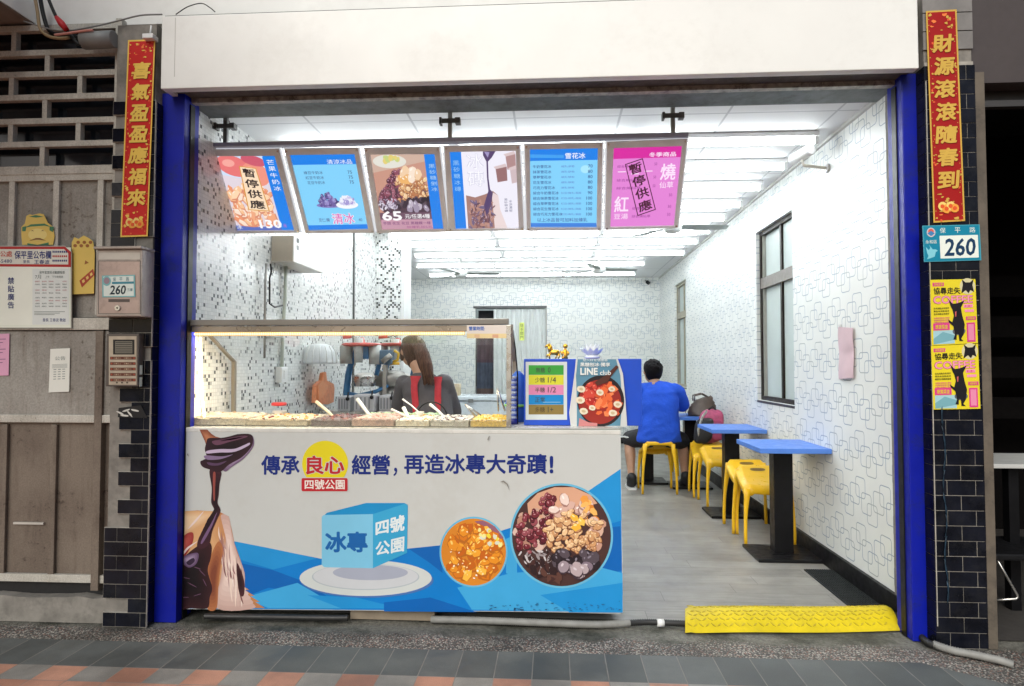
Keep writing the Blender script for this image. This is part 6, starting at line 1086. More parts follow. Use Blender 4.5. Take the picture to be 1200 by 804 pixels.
# ------------------------------------------------------------------ bags
bb = thing('handbag', 'slouchy dark brown leather handbag on the rear blue table', 'handbag', tuple(pY(822, 486, 6.95))); lea = mat('brown_leather', (0.075, 0.052, 0.038), 0.42, var=0.25, vs=12, bump=0.3, bs=60)
z_t = 0.755; q = lambda x, y: pY(x, y, 6.95)
o0 = q(806, 487); o1 = q(838, 487); wv = o1.x - o0.x; hh = q(820, 464).z - z_t
b = MB()
def bag(u, v):
    a = 6.2832 * u; prof = [1.0, 1.04, 1.0, 0.88, 0.72, 0.55][min(5, int(v * 5))]; k = prof
    return Vector((o0.x + wv * (0.5 + 0.5 * math.cos(a) * k + 0.08 * v), 6.95 + 0.10 * math.sin(a) * k * (1 - .5 * v), z_t + 0.002 + hh * v * (0.78 + 0.22 * (0.5 + 0.5 * math.cos(a))) + 0.006 * math.sin(a * 5 + v * 7)))
b.grid(bag, 32, 10, lea); b.poly([bag(i / 32, 1.0) for i in range(32)], lea); b.poly([bag(i / 32, 0.0) for i in range(32)], lea); bmesh.ops.remove_doubles(b.bm, verts=b.bm.verts, dist=0.0005); b.build('bag_body', bb)
for dy in (-0.04, 0.04):
    b = MB(); b.tube([Vector((q(813, 472).x, 6.95 + dy, z_t + hh * .75)), Vector((q(813, 462).x, 6.95 + dy * 1.2, z_t + hh * 1.02)), Vector((q(822, 460).x, 6.95 + dy * 1.2, z_t + hh * 1.12)), Vector((q(829, 464).x, 6.95 + dy, z_t + hh * .95))], 0.008, lea, 8); b.build('handle', bb)
b = MB(); b.tube([q(806, 478), q(803, 483), q(806, 488)], [0.004] * 3, steel, 6); b.tube([q(808, 474), q(811, 480), q(810, 486)], 0.012, mat('white_scarf', (0.6, 0.6, 0.62), 0.7), 8); b.build('charm', bb)
bp = thing('backpack', 'pink and black school backpack slumped on a yellow stool by the wall', 'backpack', (1.53, 6.62, 0.52)); pkm = mat('pink_nylon', (0.42, 0.07, 0.16), 0.6, var=0.3, vs=20); bkm = mat('black_nylon', (0.018, 0.018, 0.02), 0.6, var=0.2)
def blobg(c, r, m, nm, sq=0.7, tw=0.0):
    b = MB(); f = lambda x: math.copysign(abs(x) ** sq, x)
    def P(u, v): a, e = 6.2832 * u, math.pi * (v - .5); return Vector(c) + Vector((r[0] * f(math.cos(a)) * f(math.cos(e)) + tw * math.sin(e), r[1] * f(math.sin(a)) * f(math.cos(e)), r[2] * f(math.sin(e)) + 0.004 * math.sin(a * 7) * math.cos(e)))
    b.grid(P, 32, 16, m); bmesh.ops.remove_doubles(b.bm, verts=b.bm.verts, dist=0.0004); return b
blobg((1.56, 6.64, 0.68), (0.115, 0.10, 0.165), pkm, 'x', .62, 0.02).build('main_pouch', bp); blobg((1.47, 6.56, 0.64), (0.085, 0.08, 0.125), bkm, 'x', .6, 0.03).build('front_pocket', bp); blobg((1.59, 6.55, 0.645), (0.07, 0.03, 0.10), mat('pink_dark', (0.30, 0.04, 0.11), 0.6, var=.2), 'x', .6).build('side_pocket', bp)
b = MB(); b.tube([Vector((1.42, 6.52, 0.56)), Vector((1.40, 6.47, 0.66)), Vector((1.44, 6.48, 0.78)), Vector((1.50, 6.55, 0.83))], [0.016, 0.02, 0.02, 0.016], mat('white_strap', (0.42, 0.42, 0.40), 0.7, var=0.5, vs=60), 8, 0.4); b.build('strap', bp)
b = MB(); b.tube([Vector((1.53, 6.60, 0.84)), Vector((1.56, 6.58, 0.875)), Vector((1.60, 6.60, 0.84))], 0.009, bkm, 8); b.build('handle', bp)

# ------------------------------------------------------------------ people
def limb(b, pts, m, n=14): b.tube([p for p, r in pts], [r for p, r in pts], m, n); [b.ball(p, r * 0.99, m, 14, 9) for p, r in (pts[0], pts[-1])]
def V3(*a): return Vector(a)
def torso(b, secs, m, n=28):
    b.rings([[Vector((cx + rx * math.copysign(abs(math.cos(t)) ** .85, math.cos(t)), cy + ry * math.sin(t), z)) for t in (6.2832 * k / n for k in range(n))] for cx, cy, z, rx, ry in secs], m)
def hand(b, wrist, d, up, s, m, curl=0.5):
    d = d.normalized(); side = d.cross(up).normalized(); up = side.cross(d)
    b.rings([[wrist + d * (L * s) + side * (w_ * s * math.cos(t)) + up * (0.013 * s * math.sin(t)) for t in (6.2832 * k / 12 for k in range(12))] for L, w_ in ((-.01, .026), (.02, .034), (.06, .042), (.09, .040))], m)
    for k, (o_, L) in enumerate(((-.03, .066), (-.01, .076), (.011, .071), (.031, .056))):
        p = wrist + d * 0.085 * s + side * o_ * s; p1 = p + (d * .5 - up * .18 * curl) * L * s; p2 = p1 + (d * .32 - up * .4 * curl) * L * s; p3 = p2 + (d * .1 - up * .4 * curl) * L * s
        b.tube([p - d * .02 * s, p, p1, p2, p3], [.009 * s, .0092 * s, .0085 * s, .008 * s, .006 * s], m, 8)
    p = wrist + d * .02 * s - side * .03 * s; b.tube([p, p + (d * .5 - side * .7) * .04 * s, p + (d * 1.3 - side * .8 - up * .3) * .05 * s], [.012 * s, .0105 * s, .008 * s], m, 8)
def head(b, c, fw, r, m, tilt=0.0):
    """head with brow, nose, mouth, chin and ears; fw = facing (horizontal)"""
    fw = fw.normalized(); sd_ = Vector((fw.y, -fw.x, 0)); up = Vector((0, 0, 1)); q = Quaternion(sd_, -tilt); fw2, up2 = q @ fw, q @ up
    def P(f, s_, u): return c + fw2 * f * r + sd_ * s_ * r + up2 * u * r
    rot = Matrix((sd_, fw2, up2)).transposed()
    b.ball(P(-.08, 0, .22), (r * .80, r * .98, r * .92), m, 24, 16, rot); b.ball(P(.10, 0, -.32), (r * .66, r * .78, r * .80), m, 20, 14, rot); b.ball(P(.52, 0, -.86), (r * .30, r * .28, r * .24), m, 12, 8, rot)
    b.tube([P(.80, 0, .10), P(.98, 0, -.16), P(1.04, 0, -.30)], [r * .09, r * .13, r * .16], m, 10); b.ball(P(.80, 0, -.58), (r * .26, r * .10, r * .09), m, 12, 8, rot)
    for k in (-1, 1): b.ball(P(-.05, k * .84, -.02), (r * .09, r * .20, r * .28), m, 10, 8, rot); b.ball(P(.72, k * .32, .16), (r * .20, r * .12, r * .08), m, 10, 8, rot)
    return P, rot
skin = mat('skin_tone', (0.50, 0.29, 0.19), 0.5, var=0.06); skin_l = mat('leg_skin', (0.42, 0.235, 0.15), 0.5, var=0.08); eye_w = mat('eye_white', (0.75, 0.74, 0.72), 0.3); eye_d = mat('eye_dark', (0.02, 0.015, 0.012), 0.2)
def fabric(nm, c, sc_=12, bmp=0.5):
    t = NT(nm); P = t.pos()[0]; n = t.noise(P, sc_, 4, .6); n2 = t.noise(P, 900, 2); f = t.ramp(n, .3, .7, .88, 1.08); t.base(t.mul(c, t.comb(f, f, f))); t.rough(.85); t.bump(t.math('ADD', n, t.math('MULTIPLY', n2, .02)), bmp, .02); return t.m
# man on the stool, seen from behind
mc = pY(773, 500, 6.78); hx_, hy_ = 1.075, 6.80
man = thing('person', 'person in a blue T-shirt and black shorts sitting on a yellow stool, back turned', 'person', (1.06, 6.78, 0))
hc = V3(pY(764.5, 436, 6.93).x, 6.93, pY(764, 436, 6.93).z + 0.0)
b = MB(); HP, rot = head(b, hc, V3(-0.18, 1, 0), 0.108, skin, -0.22)
shl, shr = V3(hx_ - 0.185, 6.82, 1.04), V3(hx_ + 0.185, 6.82, 1.045)
torso(b, [(hx_, 6.76, 0.52, .155, .115), (hx_, 6.77, .62, .15, .11), (hx_, 6.79, .80, .155, .11), (hx_, 6.81, .95, .17, .11), (hx_, 6.82, 1.04, .15, .085), (hx_ - .015, 6.85, 1.10, .07, .06)], skin)
limb(b, [(V3(hx_ - .015, 6.85, 1.07), .055), (hc + V3(.0, -.02, -.05), .05)], skin)
ell_, wrl = V3(hx_ - .25, 7.0, .84), V3(hx_ - .12, 7.22, .80); elr, wrr = V3(hx_ + .27, 6.98, .85), V3(hx_ + .12, 7.22, .80)
for s_, e_, w_ in ((shl, ell_, wrl), (shr, elr, wrr)): limb(b, [(s_.lerp(V3(hx_, 6.82, 1.03), .15) + V3(0, 0, -.02), .042), (s_.lerp(e_, .5), .046), (e_, .038)], skin); limb(b, [(e_, .038), (e_.lerp(w_, .4), .037), (w_, .026)], skin); hand(b, w_, (V3(hx_, 7.36, .79) - w_), V3(0, 0, 1), 1.0, skin, .5)
kl, al = V3(.80, 7.02, .50), V3(.805, 6.86, .10); kr, ar = V3(1.36, 7.08, .48), V3(1.375, 7.00, .10)
for hip, k_, a_ in ((V3(hx_ - .10, 6.80, .555), kl, al), (V3(hx_ + .10, 6.80, .555), kr, ar)):
    limb(b, [(hip, .088), (hip.lerp(k_, .5), .078), (k_, .056)], skin); limb(b, [(k_, .056), (k_.lerp(a_, .35) + V3(0, -.018, 0), .058), (k_.lerp(a_, .7), .042), (a_, .036)], skin); limb(b, [(a_, .038), (a_ + V3(0, .04, -.055), .034), (a_ + V3(0, .15, -.075), .026)], skin)
remesh(b, 'body', man, 0.011, 6, skin_l)
b = MB(); torso(b, [(hx_ + .0, 6.765, .505, .226, .146), (hx_ - .005, 6.76, .54, .222, .146), (hx_ - .005, 6.76, .60, .208, .144), (hx_, 6.775, .74, .198, .136), (hx_, 6.80, .90, .200, .130), (hx_, 6.82, 1.0, .192, .118), (hx_, 6.83, 1.06, .155, .09), (hx_ - .012, 6.85, 1.09, .09, .07), (hx_ - .015, 6.855, 1.105, .066, .058)], skin)
for s_, e_ in ((shl, ell_), (shr, elr)): limb(b, [(s_.lerp(V3(hx_, 6.82, 1.05), .10) + V3(0, 0, -.012), .068), (s_.lerp(e_, .25), .074), (s_.lerp(e_, .55), .076), (s_.lerp(e_, .86), .082)], skin); limb(b, [(V3(hx_ - .012, 6.845, 1.07), .05), (s_ + V3(0, 0, -.01), .055)], skin)
def shirt_mat(nm, c): return fabric(nm, c, 5.5, 0.9)
remesh(b, 'tshirt', man, 0.010, 8, shirt_mat('blue_tshirt', (0.008, 0.075, 0.56)), .008)
b = MB()
for hip, k_ in ((V3(hx_ - .10, 6.78, .55), kl), (V3(hx_ + .10, 6.78, .55), kr)): limb(b, [(hip, .108), (hip.lerp(k_, .5), .100), (hip.lerp(k_, .93), .092)], skin)
torso(b, [(hx_, 6.76, .475, .175, .14), (hx_, 6.76, .56, .19, .14)], skin); remesh(b, 'shorts', man, 0.011, 3, mat('black_shorts', (0.014, 0.014, 0.017), 0.7, var=.2))
b = MB()
for k in range(3): p = V3(hx_ - .10, 6.78, .55).lerp(kl, .80 + k * 0.055); b.tube([p + V3(.03, -.098, .0), p + V3(-.045, -.085, .02), p + V3(-.090, -.045, .03), p + V3(-.10, 0, .02)], .006, white_w, 6)
b.build('side_stripe', man)
for a_, m_ in ((al, 'black_shoe'), (ar, 'black_shoe')):
    sh = MB(); limb(sh, [(a_ + V3(0, -.01, .03), .050), (a_ + V3(0, .0, -.03), .050), (a_ + V3(0, .09, -.055), .045), (a_ + V3(0, .19, -.068), .034)], skin); remesh(sh, 'shoe', man, .009, 3, mat('black_shoe', (.016, .016, .018), .55, var=.2))
    sh = MB(); z = 0.006; cx_, cy_ = a_.x, a_.y; sh.prism([V3(cx_ + x, cy_ + y, z) for x, y in ((-.040, -.05), (.040, -.05), (.046, .05), (.050, .16), (.03, .235), (-.03, .235), (-.050, .16), (-.046, .05))], (0, 0, .022), white_w if a_ is al else black); sh.build('shoe_sole', man)
hairb = mat('black_hair', (0.006, 0.005, 0.006), 0.6, spec=0.12, var=.3, vs=60, bump=.8, bs=160)
b = MB(); b.ball(HP(-.16, 0, .34), (.096, .116, .098), hairb, 24, 16, rot); b.ball(HP(-.42, 0, .02), (.086, .072, .090), hairb, 20, 12, rot); b.ball(HP(.35, 0, .72), (.075, .06, .04), hairb, 16, 10, rot)
for k in range(120): a = random.uniform(0, 6.28); e_ = random.uniform(.2, 1.3); b.ball(HP(-.2 + .98 * math.cos(a) * math.cos(e_), .80 * math.sin(a) * math.cos(e_), .40 + .80 * math.sin(e_)), random.uniform(.009, .016), hairb, 8, 6)
remesh(b, 'hair', man, .006, 3, hairb, .004)
b = MB()
for k in (-1, 1): b.ball(HP(.80, k * .32, .08), .013, eye_w, 10, 8); b.ball(HP(.90, k * .32, .08), .006, eye_d, 8, 6)
b.build('eyes', man)
# woman behind the case, head bowed toward the ice shavers
Yw = 4.62; cx_ = pY(500, 460, Yw).x
wom = thing('person', 'worker with a brown ponytail and red apron straps standing behind the display case', 'person', (cx_, Yw, 0))
hcw = pY(483, 412, 4.74); fwd = V3(-.62, .78, 0)
b = MB(); HPw, rotw = head(b, hcw, fwd, .100, skin, -.30)
sl, sr = pY(470, 446, 4.68), pY(524, 443, 4.60); mid = (sl + sr) / 2
torso(b, [(cx_ + .02, 4.60, .86, .15, .11), (cx_ + .01, 4.61, .98, .14, .10), (cx_ - .0, 4.63, 1.10, .14, .10), (mid.x, 4.645, 1.16, .14, .085), (mid.x - .01, 4.665, 1.215, .075, .06)], skin); limb(b, [(V3(mid.x - .015, 4.66, 1.20), .05), (hcw + V3(.01, -.03, -.05), .045)], skin)
sL, sR = V3(mid.x - .145, 4.68, 1.145), V3(mid.x + .145, 4.62, 1.155); eL, eR = V3(mid.x - .215, 4.80, .95), V3(mid.x + .20, 4.74, .93); wL, wR = V3(mid.x - .22, 5.02, 1.0), V3(mid.x - .02, 4.96, .98)
for s_, e_, w_ in ((sL, eL, wL), (sR, eR, wR)): limb(b, [(s_, .05), (s_.lerp(e_, .5), .042), (e_, .034)], skin); limb(b, [(e_, .034), (e_.lerp(w_, .4), .033), (w_, .023)], skin); hand(b, w_, V3(-.4, 1, -.1), V3(0, 0, 1), .92, skin, .8)
for dx in (-.08, .09):
    hp_, kn, an = V3(cx_ + dx, 4.60, .84), V3(cx_ + dx * 1.05, 4.62, .46), V3(cx_ + dx * 1.1, 4.58, .09); limb(b, [(hp_, .085), (hp_.lerp(kn, .5), .07), (kn, .052)], skin); limb(b, [(kn, .052), (kn.lerp(an, .35) + V3(0, -.015, 0), .052), (an, .034)], skin); limb(b, [(an, .036), (an + V3(-.03, .05, -.05), .032), (an + V3(-.07, .13, -.062), .025)], skin)
remesh(b, 'body', wom, .011, 5, skin)
b = MB(); torso(b, [(cx_ + .02, 4.60, .80, .185, .135), (cx_ + .02, 4.60, .90, .178, .13), (cx_ + .01, 4.61, 1.0, .172, .122), (cx_, 4.63, 1.10, .172, .115), (mid.x, 4.645, 1.16, .160, .098), (mid.x - .005, 4.66, 1.20, .10, .075), (mid.x - .012, 4.665, 1.225, .062, .056)], skin)
for s_, e_ in ((sL, eL), (sR, eR)): limb(b, [(s_, .066), (s_.lerp(e_, .55), .066), (s_.lerp(e_, .95), .062)], skin)
remesh(b, 'shirt', wom, .010, 4, shirt_mat('dark_grey_shirt', (0.085, 0.078, 0.085)), .004)
b = MB()
for dx in (-.085, .088): limb(b, [(V3(cx_ + dx, 4.60, .86), .10), (V3(cx_ + dx, 4.61, .46), .075), (V3(cx_ + dx * 1.1, 4.58, .10), .06)], skin)
torso(b, [(cx_, 4.6, .80, .17, .12), (cx_, 4.6, .92, .165, .115)], skin); remesh(b, 'trousers', wom, .012, 3, mat('dark_trousers', (.02, .02, .025), .8, var=.2))
b = MB()
for dx in (-.095, .10): limb(b, [(V3(cx_ + dx, 4.57, .06), .045), (V3(cx_ + dx - .03, 4.64, .048), .044), (V3(cx_ + dx - .07, 4.73, .04), .034)], skin)
remesh(b, 'shoes', wom, .009, 2, mat('black_shoe', (.016, .016, .018), .55))
apr = mat('red_apron', (0.46, 0.022, 0.035), .75, var=.12, vs=25)
ap = bpy.data.objects.new('apron', None); COL.objects.link(ap); ap.parent = wom
def backz(x, z): # back surface of the shirt (toward the camera)
    k = min(.97, abs(x - cx_ - .005) / .178); ry = .128 if z < 1.1 else .128 - (z - 1.1) * .42; return 4.62 - ry * math.sqrt(max(0, 1 - k ** 2.2)) - .008
def strap(pts, wd, top=1.7):
    b = MB(); P = [V3(x, backz(x, z), z) for x, z in pts]; Q = []
    for i in range(len(P) - 1):
        for k in range(5): p = P[i].lerp(P[i + 1], k / 5); Q.append(V3(p.x, backz(p.x, p.z), p.z))
    Q.append(P[-1]); n = len(Q)
    b.grid(lambda u, v: Q[min(n - 1, round(u * (n - 1)))] + V3((v - .5) * wd * (1 + (top - 1) * max(0, 1 - u * 4)), 0, 0) + V3(0, -.003 * math.sin(v * 3.14), 0), n - 1, 3, apr); b.grid(lambda u, v: Q[min(n - 1, round(u * (n - 1)))] + V3((v - .5) * wd, .004, 0), n - 1, 3, apr); b.build('strap', ap)
xw = lambda x, y: pY(x, y, 4.50)
strap([(xw(486, 437).x, 1.205), (xw(485, 450).x, 1.14), (xw(487, 470).x, 1.03), (xw(489, 492).x, .88)], .045); strap([(xw(511, 436).x, 1.20), (xw(513, 450).x, 1.13), (xw(513, 470).x, 1.03), (xw(511, 492).x, .88)], .045)
b = MB(); b.grid(lambda u, v: V3(cx_ - .16 + .32 * u, 4.60 + .135 * math.sqrt(max(0, 1 - ((u - .5) * 1.7) ** 2)) + .012, .45 + .72 * v), 14, 6, apr); b.build('bib', ap)
def hair_mat(nm, c0, c1):
    t = NT(nm); P, X, Y, Z = t.pos(); n = t.noise(t.comb(t.math('MULTIPLY', t.math('ADD', X, t.math('MULTIPLY', Z, .18)), 230.0), t.math('MULTIPLY', Y, 60.0), t.math('MULTIPLY', Z, 9.0)), 1.0, 4, .6); t.base(t.mix(t.ramp(n, .32, .68), c0, c1)); t.rough(.55); t.p.inputs['Specular IOR Level'].default_value = .2; t.bump(n, .9, .006); return t.m
hb = hair_mat('brown_hair', (0.030, 0.014, 0.010), (0.125, 0.058, 0.038))
b = MB(); b.ball(HPw(-.14, 0, .30), (.090, .108, .096), hb, 24, 16, rotw); b.ball(HPw(-.40, 0, .05), (.082, .070, .088), hb, 20, 12, rotw); b.ball(HPw(.30, 0, .66), (.075, .06, .045), hb, 14, 10, rotw); b.ball(HPw(.22, -.62, -.05), (.02, .04, .075), hb, 10, 8, rotw); b.ball(HPw(.22, .66, -.05), (.02, .04, .075), hb, 10, 8, rotw)
pt0 = HPw(-.80, 0, .55); tailp = [pt0, pY(491, 405, 4.57), pY(495, 416, 4.53), pY(499, 429, 4.50), pY(502, 440, 4.49), pY(503, 451, 4.49)]; b.tube(tailp, [.028, .042, .052, .050, .038, .008], hb, 16); b.ball(HPw(-.62, .05, -.45), (.066, .045, .072), hb, 16, 10, rotw)
for k in range(34):
    a = random.uniform(-1, 1); off = V3(a * .040, random.uniform(-.03, .01), 0); pp_ = [p + off * (1.0 if i else .5) + V3(random.uniform(-.006, .006), 0, random.uniform(-.012, .004) if i == 5 else 0) for i, p in enumerate(tailp)]; b.tube(pp_, [.007, .008, .008, .007, .005, .002], hb, 6)
remesh(b, 'hair', wom, .005, 1, hb)
b = MB(); b.ball(pY(491, 397, 4.57), (.012, .012, .018), mat('hair_tie', (.55, .45, .36), .6), 10, 8); b.build('hair_tie', wom)
b = MB()
for k in (-1, 1): b.ball(HPw(.80, k * .32, .08), .012, eye_w, 10, 8); b.ball(HPw(.90, k * .32, .08), .006, eye_d, 8, 6)
b.build('eyes', wom)

# ------------------------------------------------------------------ work table, ice shavers and machines behind the case
YM = 5.35
wtb = thing('work_table', 'stainless steel work table carrying the blue ice shavers behind the worker', 'table', (-1.38, YM + 0.15, 0)); zw = 0.915
b = MB(); b.box(-1.86, -0.92, YM - 0.2, YM + 0.5, zw - 0.03, zw, steel, 0.004); b.box(-1.84, -0.94, YM - 0.16, YM + 0.46, 0.25, 0.27, steel_d); b.build('tabletop', wtb)
for x in (-1.82, -0.98):
    for y in (YM - 0.16, YM + 0.42): b = MB(); b.box(x, x + 0.04, y, y + 0.04, 0.005, zw - 0.031, steel_d); b.build('leg', wtb)
sblue = mat('shaver_blue', (0.022, 0.16, 0.36), 0.35, var=.12, vs=14); sred = mat('shaver_red', (0.60, 0.045, 0.035), 0.35); smet = mat('shaver_grey', (0.45, 0.46, 0.44), 0.35, metal=.3, var=.15)
def pm_(x, y, Y=YM): return pY(x, y, Y)
def shaver(ox, label, big, Y):
    o0 = pm_(405, 470, Y); s = thing('ice_shaver', label, 'ice shaver', (pm_(430 + ox, 480, Y).x, Y, zw), 'blue ice shavers'); P = lambda x, y, d=0: pm_(x + ox, y, Y) + V3(0, d, 0)
    b = MB(); b.tube([P(408, 478), P(406, 460), P(408, 440), P(413, 420), P(420, 409)], [.034, .030, .028, .028, .032], sblue, 10, .8); b.tube([P(407, 461), P(420, 464), P(440, 459), P(455, 452)], [.02, .022, .02, .014], sblue, 10, .7); b.tube([P(414, 418), P(426, 412), P(440, 414)], [.03, .04, .03], sblue, 10)
    b.box(P(417, 410).x, P(434, 410).x, Y - .06, Y + .06, P(0, 421).z, P(0, 406).z, sblue, .01); b.tube([P(441, 440), P(444, 428), P(440, 418)], [.02, .022, .02], sblue, 8); b.build('cast_frame', s)
    b = MB(); c = P(424, 404); b.lathe([(.018, -.02), (.15, -.012), (.165, 0), (.15, .012), (.03, .018), (.016, .06)], c, sred, 28); b.tube([P(402, 395.5), P(412, 394.5)], .014, sred, 10); b.tube([P(412, 395), P(420, 396), P(424, 402)], .008, steel, 8); b.build('hand_wheel', s)
    b = MB(); b.lathe([(.05, -.08), (.052, .06), (.045, .075)], P(407, 415, -.03), smet, 18); b.lathe([(.048, -.085), (.05, .075), (.03, .08)], P(440, 415, -.02), smet, 18); b.build('motor_housing', s)
    b = MB(); b.lathe([(.035, -.1), (.037, .10)], P(424, 411, -.09), mat('cloudy_plastic', (.50, .52, .50), .3), 16); b.cyl(P(422, 420, -.09), P(418, 432, -.09), .007, steel, 8); b.build('ice_clamp', s)
    b = MB(); b.lathe([(.085, -.045), (.095, .03), (.10, .045), (.09, .045), (.08, -.04)], P(430, 446, -.06), steel, 24); b.ball(P(430, 440, -.06), (.075, .075, .025), mat('shaved_ice', (.70, .68, .64), .5, bump=.8, bs=90)); b.build('ice_bowl', s); return s
shaver(0, 'blue ice shaver with a wide red hand wheel and steel bowl left of the worker', True, YM)
shaver(42, 'second blue ice shaver, red wheel edge showing between the first and the worker', False, YM + .42)
b = MB(); yl = thing('yellow_motor', 'yellow and blue motor block beside the head of the worker', 'motor', tuple(pm_(461, 428, YM))); P = pm_; b.box(P(448, 0).x, P(463, 0).x, YM - .04, YM + .06, P(0, 427).z, P(0, 411).z, mat('dull_blue_motor', (.07, .14, .22), .5), .01); b.build('motor_housing', yl); b = MB(); b.tube([P(461, 424), P(466, 422), P(467, 414), P(462, 411)], .012, mat('yellow_guard', (.70, .42, .02), .4), 8); b.tube([P(458, 426), P(468, 426)], .012, mat('yellow_guard', (.7, .42, .02)), 8); b.build('guard', yl); b = MB(); b.cyl(pm_(448, 424, YM - .07), pm_(458, 416, YM - .07), .022, steel_d, 14); b.build('shaft', yl)
b = MB(); b.box(P(452, 0).x, P(456, 0).x, YM - .02, YM + .05, zw, P(0, 427.5).z, steel_d); b.build('stand', yl)
mh = mat('machine_grey', (0.44, 0.44, 0.46), 0.4, metal=.15, var=.08)
for (x0, x1, y0, y1, Y, lab) in ((417, 441, 462, 484, 5.12, 'boxy grey machine with a lever in front of the blue ice shaver'), (398, 413, 464, 486, 5.16, 'low fluted grey machine at the foot of the first ice shaver'), (446, 464, 463, 482, 5.2, 'low grey machine between the ice shaver and the worker')):
    t = thing('counter_machine', lab, 'machine', (pY((x0 + x1) / 2, y1, Y).x, Y, zw)); a, c = pY(x0, y0, Y), pY(x1, y1, Y); b = MB(); b.box(a.x, c.x, Y - .06, Y + .12, zw + .001, a.z, mh, .012)
    b.build('machine_body', t); b = MB(); w2 = c.x - a.x
    for k in range(4): b.box(a.x + w2 * (.12 + .2 * k), a.x + w2 * (.12 + .2 * k) + .012, Y - .0645, Y - .0605, zw + .02, a.z - .02, mat('machine_slot', (.22, .22, .24), .5), 0)
    b.build('vent', t); b = MB(); p = V3(c.x - .02, Y - .066, a.z - .02); b.ball(p, .016, black, 12, 8); b.cyl(p, p + V3(.0, .02, .05), .006, black, 8); b.build('knob', t)
b = MB(); cc = pY(458, 444, 5.5); b.lathe([(.13, -.06), (.14, .02), (.11, .06), (.02, .075)], cc, steel_d, 24); o = b.build('steel_pot', None, origin=tuple(cc)); tag(o, 'dull steel pot left of the worker', 'pot')
b = MB(); b.lathe([(.1, zw - cc.z), (.1, -.062)], cc, steel_d, 16); o2 = b.build('pot_stand', None, origin=(cc.x, cc.y, zw)); tag(o2, 'dull steel stand under the pot left of the worker', 'stand')
# chest freezer
YFz = 7.9; fz0, fz1 = pY(527, 470, YFz).x, pY(606, 470, YFz).x; ftz = pY(560, 464.5, YFz).z; fr = thing('chest_freezer', 'pale blue white chest freezer in front of the rear doorway', 'freezer', ((fz0 + fz1) / 2, YFz + .3, 0)); fm_ = mat('freezer_white', (0.62, 0.68, 0.72), 0.3, var=.03)
b = MB(); b.box(fz0, fz1, YFz, YFz + .65, .05, ftz - .06, fm_, .01); b.build('cabinet', fr); b = MB(); b.box(fz0 - .015, fz1 + .015, YFz - .02, YFz + .66, ftz - .052, ftz, fm_, .012); b.build('lid', fr); b = MB(); p = pY(552, 470, YFz); b.box(p.x - .03, p.x + .03, YFz - .035, YFz - .021, ftz - .075, ftz - .03, grey_p, .004); b.build('lock', fr)
b = MB(); b.box(fz0 + .03, fz1 - .03, YFz + .03, YFz + .6, .005, .049, dark); b.build('base', fr)
b = MB(); a, c = pY(530, 450, 8.1), pY(537, 463, 8.1); b.box(a.x, c.x + .02, 8.05, 8.2, ftz + .001, a.z, mat('carton_tan', (.50, .40, .26), .7), .004); b.box(a.x - .003, c.x + .023, 8.047, 8.203, a.z - .04, a.z + .002, mat('carton_lid', (.56, .46, .32), .7), .003); o = b.build('small_carton', None, origin=(a.x, 8.1, ftz)); tag(o, 'small tan carton on the freezer beside the worker shoulder', 'carton')

# ------------------------------------------------------------------ right wall bits and cameras
p = [pX(983, 383, XR - .006), pX(1000.5, 384.5, XR - .006), pX(1001.5, 443, XR - .006), pX(984, 444.5, XR - .006)]; b = MB(); ctr = sum(p, Vector()) / 4
def pk_(u, v): return p[0].lerp(p[1], u).lerp(p[3].lerp(p[2], u), v) + V3(-.004 - .006 * math.sin(u * 3.1) * (0.4 + v) - .003 * math.sin(v * 9), 0, 0)
pkp = mat('pink_paper', (0.62, 0.46, 0.50), .8, var=.06); b.grid(pk_, 8, 14, pkp); b.grid(lambda u, v: pk_(u, v) + V3(.0015, 0, 0), 8, 14, pkp); o = b.build('pink_sheet', None, origin=tuple(ctr)); tag(o, 'curling pale pink paper sheet stuck on the right wall near the window', 'paper')
b = MB(); b.box(XR - .012, XR - .002, p[0].y - .03, p[0].y + .0, p[0].z - .002, p[0].z + .012, mat('tape_clear', (.7, .7, .68), .3)); o = b.build('tape_strip', None, origin=(XR, p[0].y, p[0].z)); tag(o, 'strip of tape at the top edge of the pink paper sheet', 'tape')
cv = thing('security_camera', 'white bullet security camera under the ceiling on the right wall', 'camera', tuple(pX(958, 197, XR))); c0_, c1_ = pX(952, 174, XR - .16), pX(930, 188, XR - .10); c0_ = pY(951, 175, 4.15); c1_ = pY(929, 187, 4.32)
ax_ = (c1_ - c0_).normalized(); b = MB(); b.lathe([(.028, 0), (.036, .006), (.036, (c1_ - c0_).length), (.030, (c1_ - c0_).length + .004), (.028, (c1_ - c0_).length - .02)], c0_, white_w, 18, ax_); b.build('camera_body', cv)
b = MB(); b.lathe([(.026, 0), (.001, .003)], c1_ - ax_ * .012, black, 14, ax_); b.build('lens', cv)
m_ = (c0_ + c1_) / 2; b = MB(); wl_ = V3(XR - .006, m_.y + .02, m_.z - .085); b.tube([m_ + V3(0, 0, -.03), m_ + V3(.01, 0, -.07), wl_], .010, mat('cream_bracket', (.6, .56, .48), .4), 8); b.lathe([(.03, 0), (.03, .01), (.012, .014)], wl_ + V3(.004, 0, 0), white_w, 14, (-1, 0, 0)); b.build('bracket', cv)
for (x, y, lab) in ((758, 330, 'tiny black camera in the top right corner of the back wall'), (474, 333, 'tiny black camera on the back wall right of the tiled wall end')):
    c = pY(x, y, YB - .06); t = thing('corner_camera', lab, 'camera', (c.x, YB, c.z)); b = MB(); b.tube([c + V3(.035, -.02, -.035), c + V3(0, 0, 0)], [.026, .03], black, 12); b.build('camera_body', t); b = MB(); b.cyl(c + V3(0, .01, .01), (c.x - .02, YB - .002, c.z + .03), .008, steel_d, 8); b.build('bracket', t)
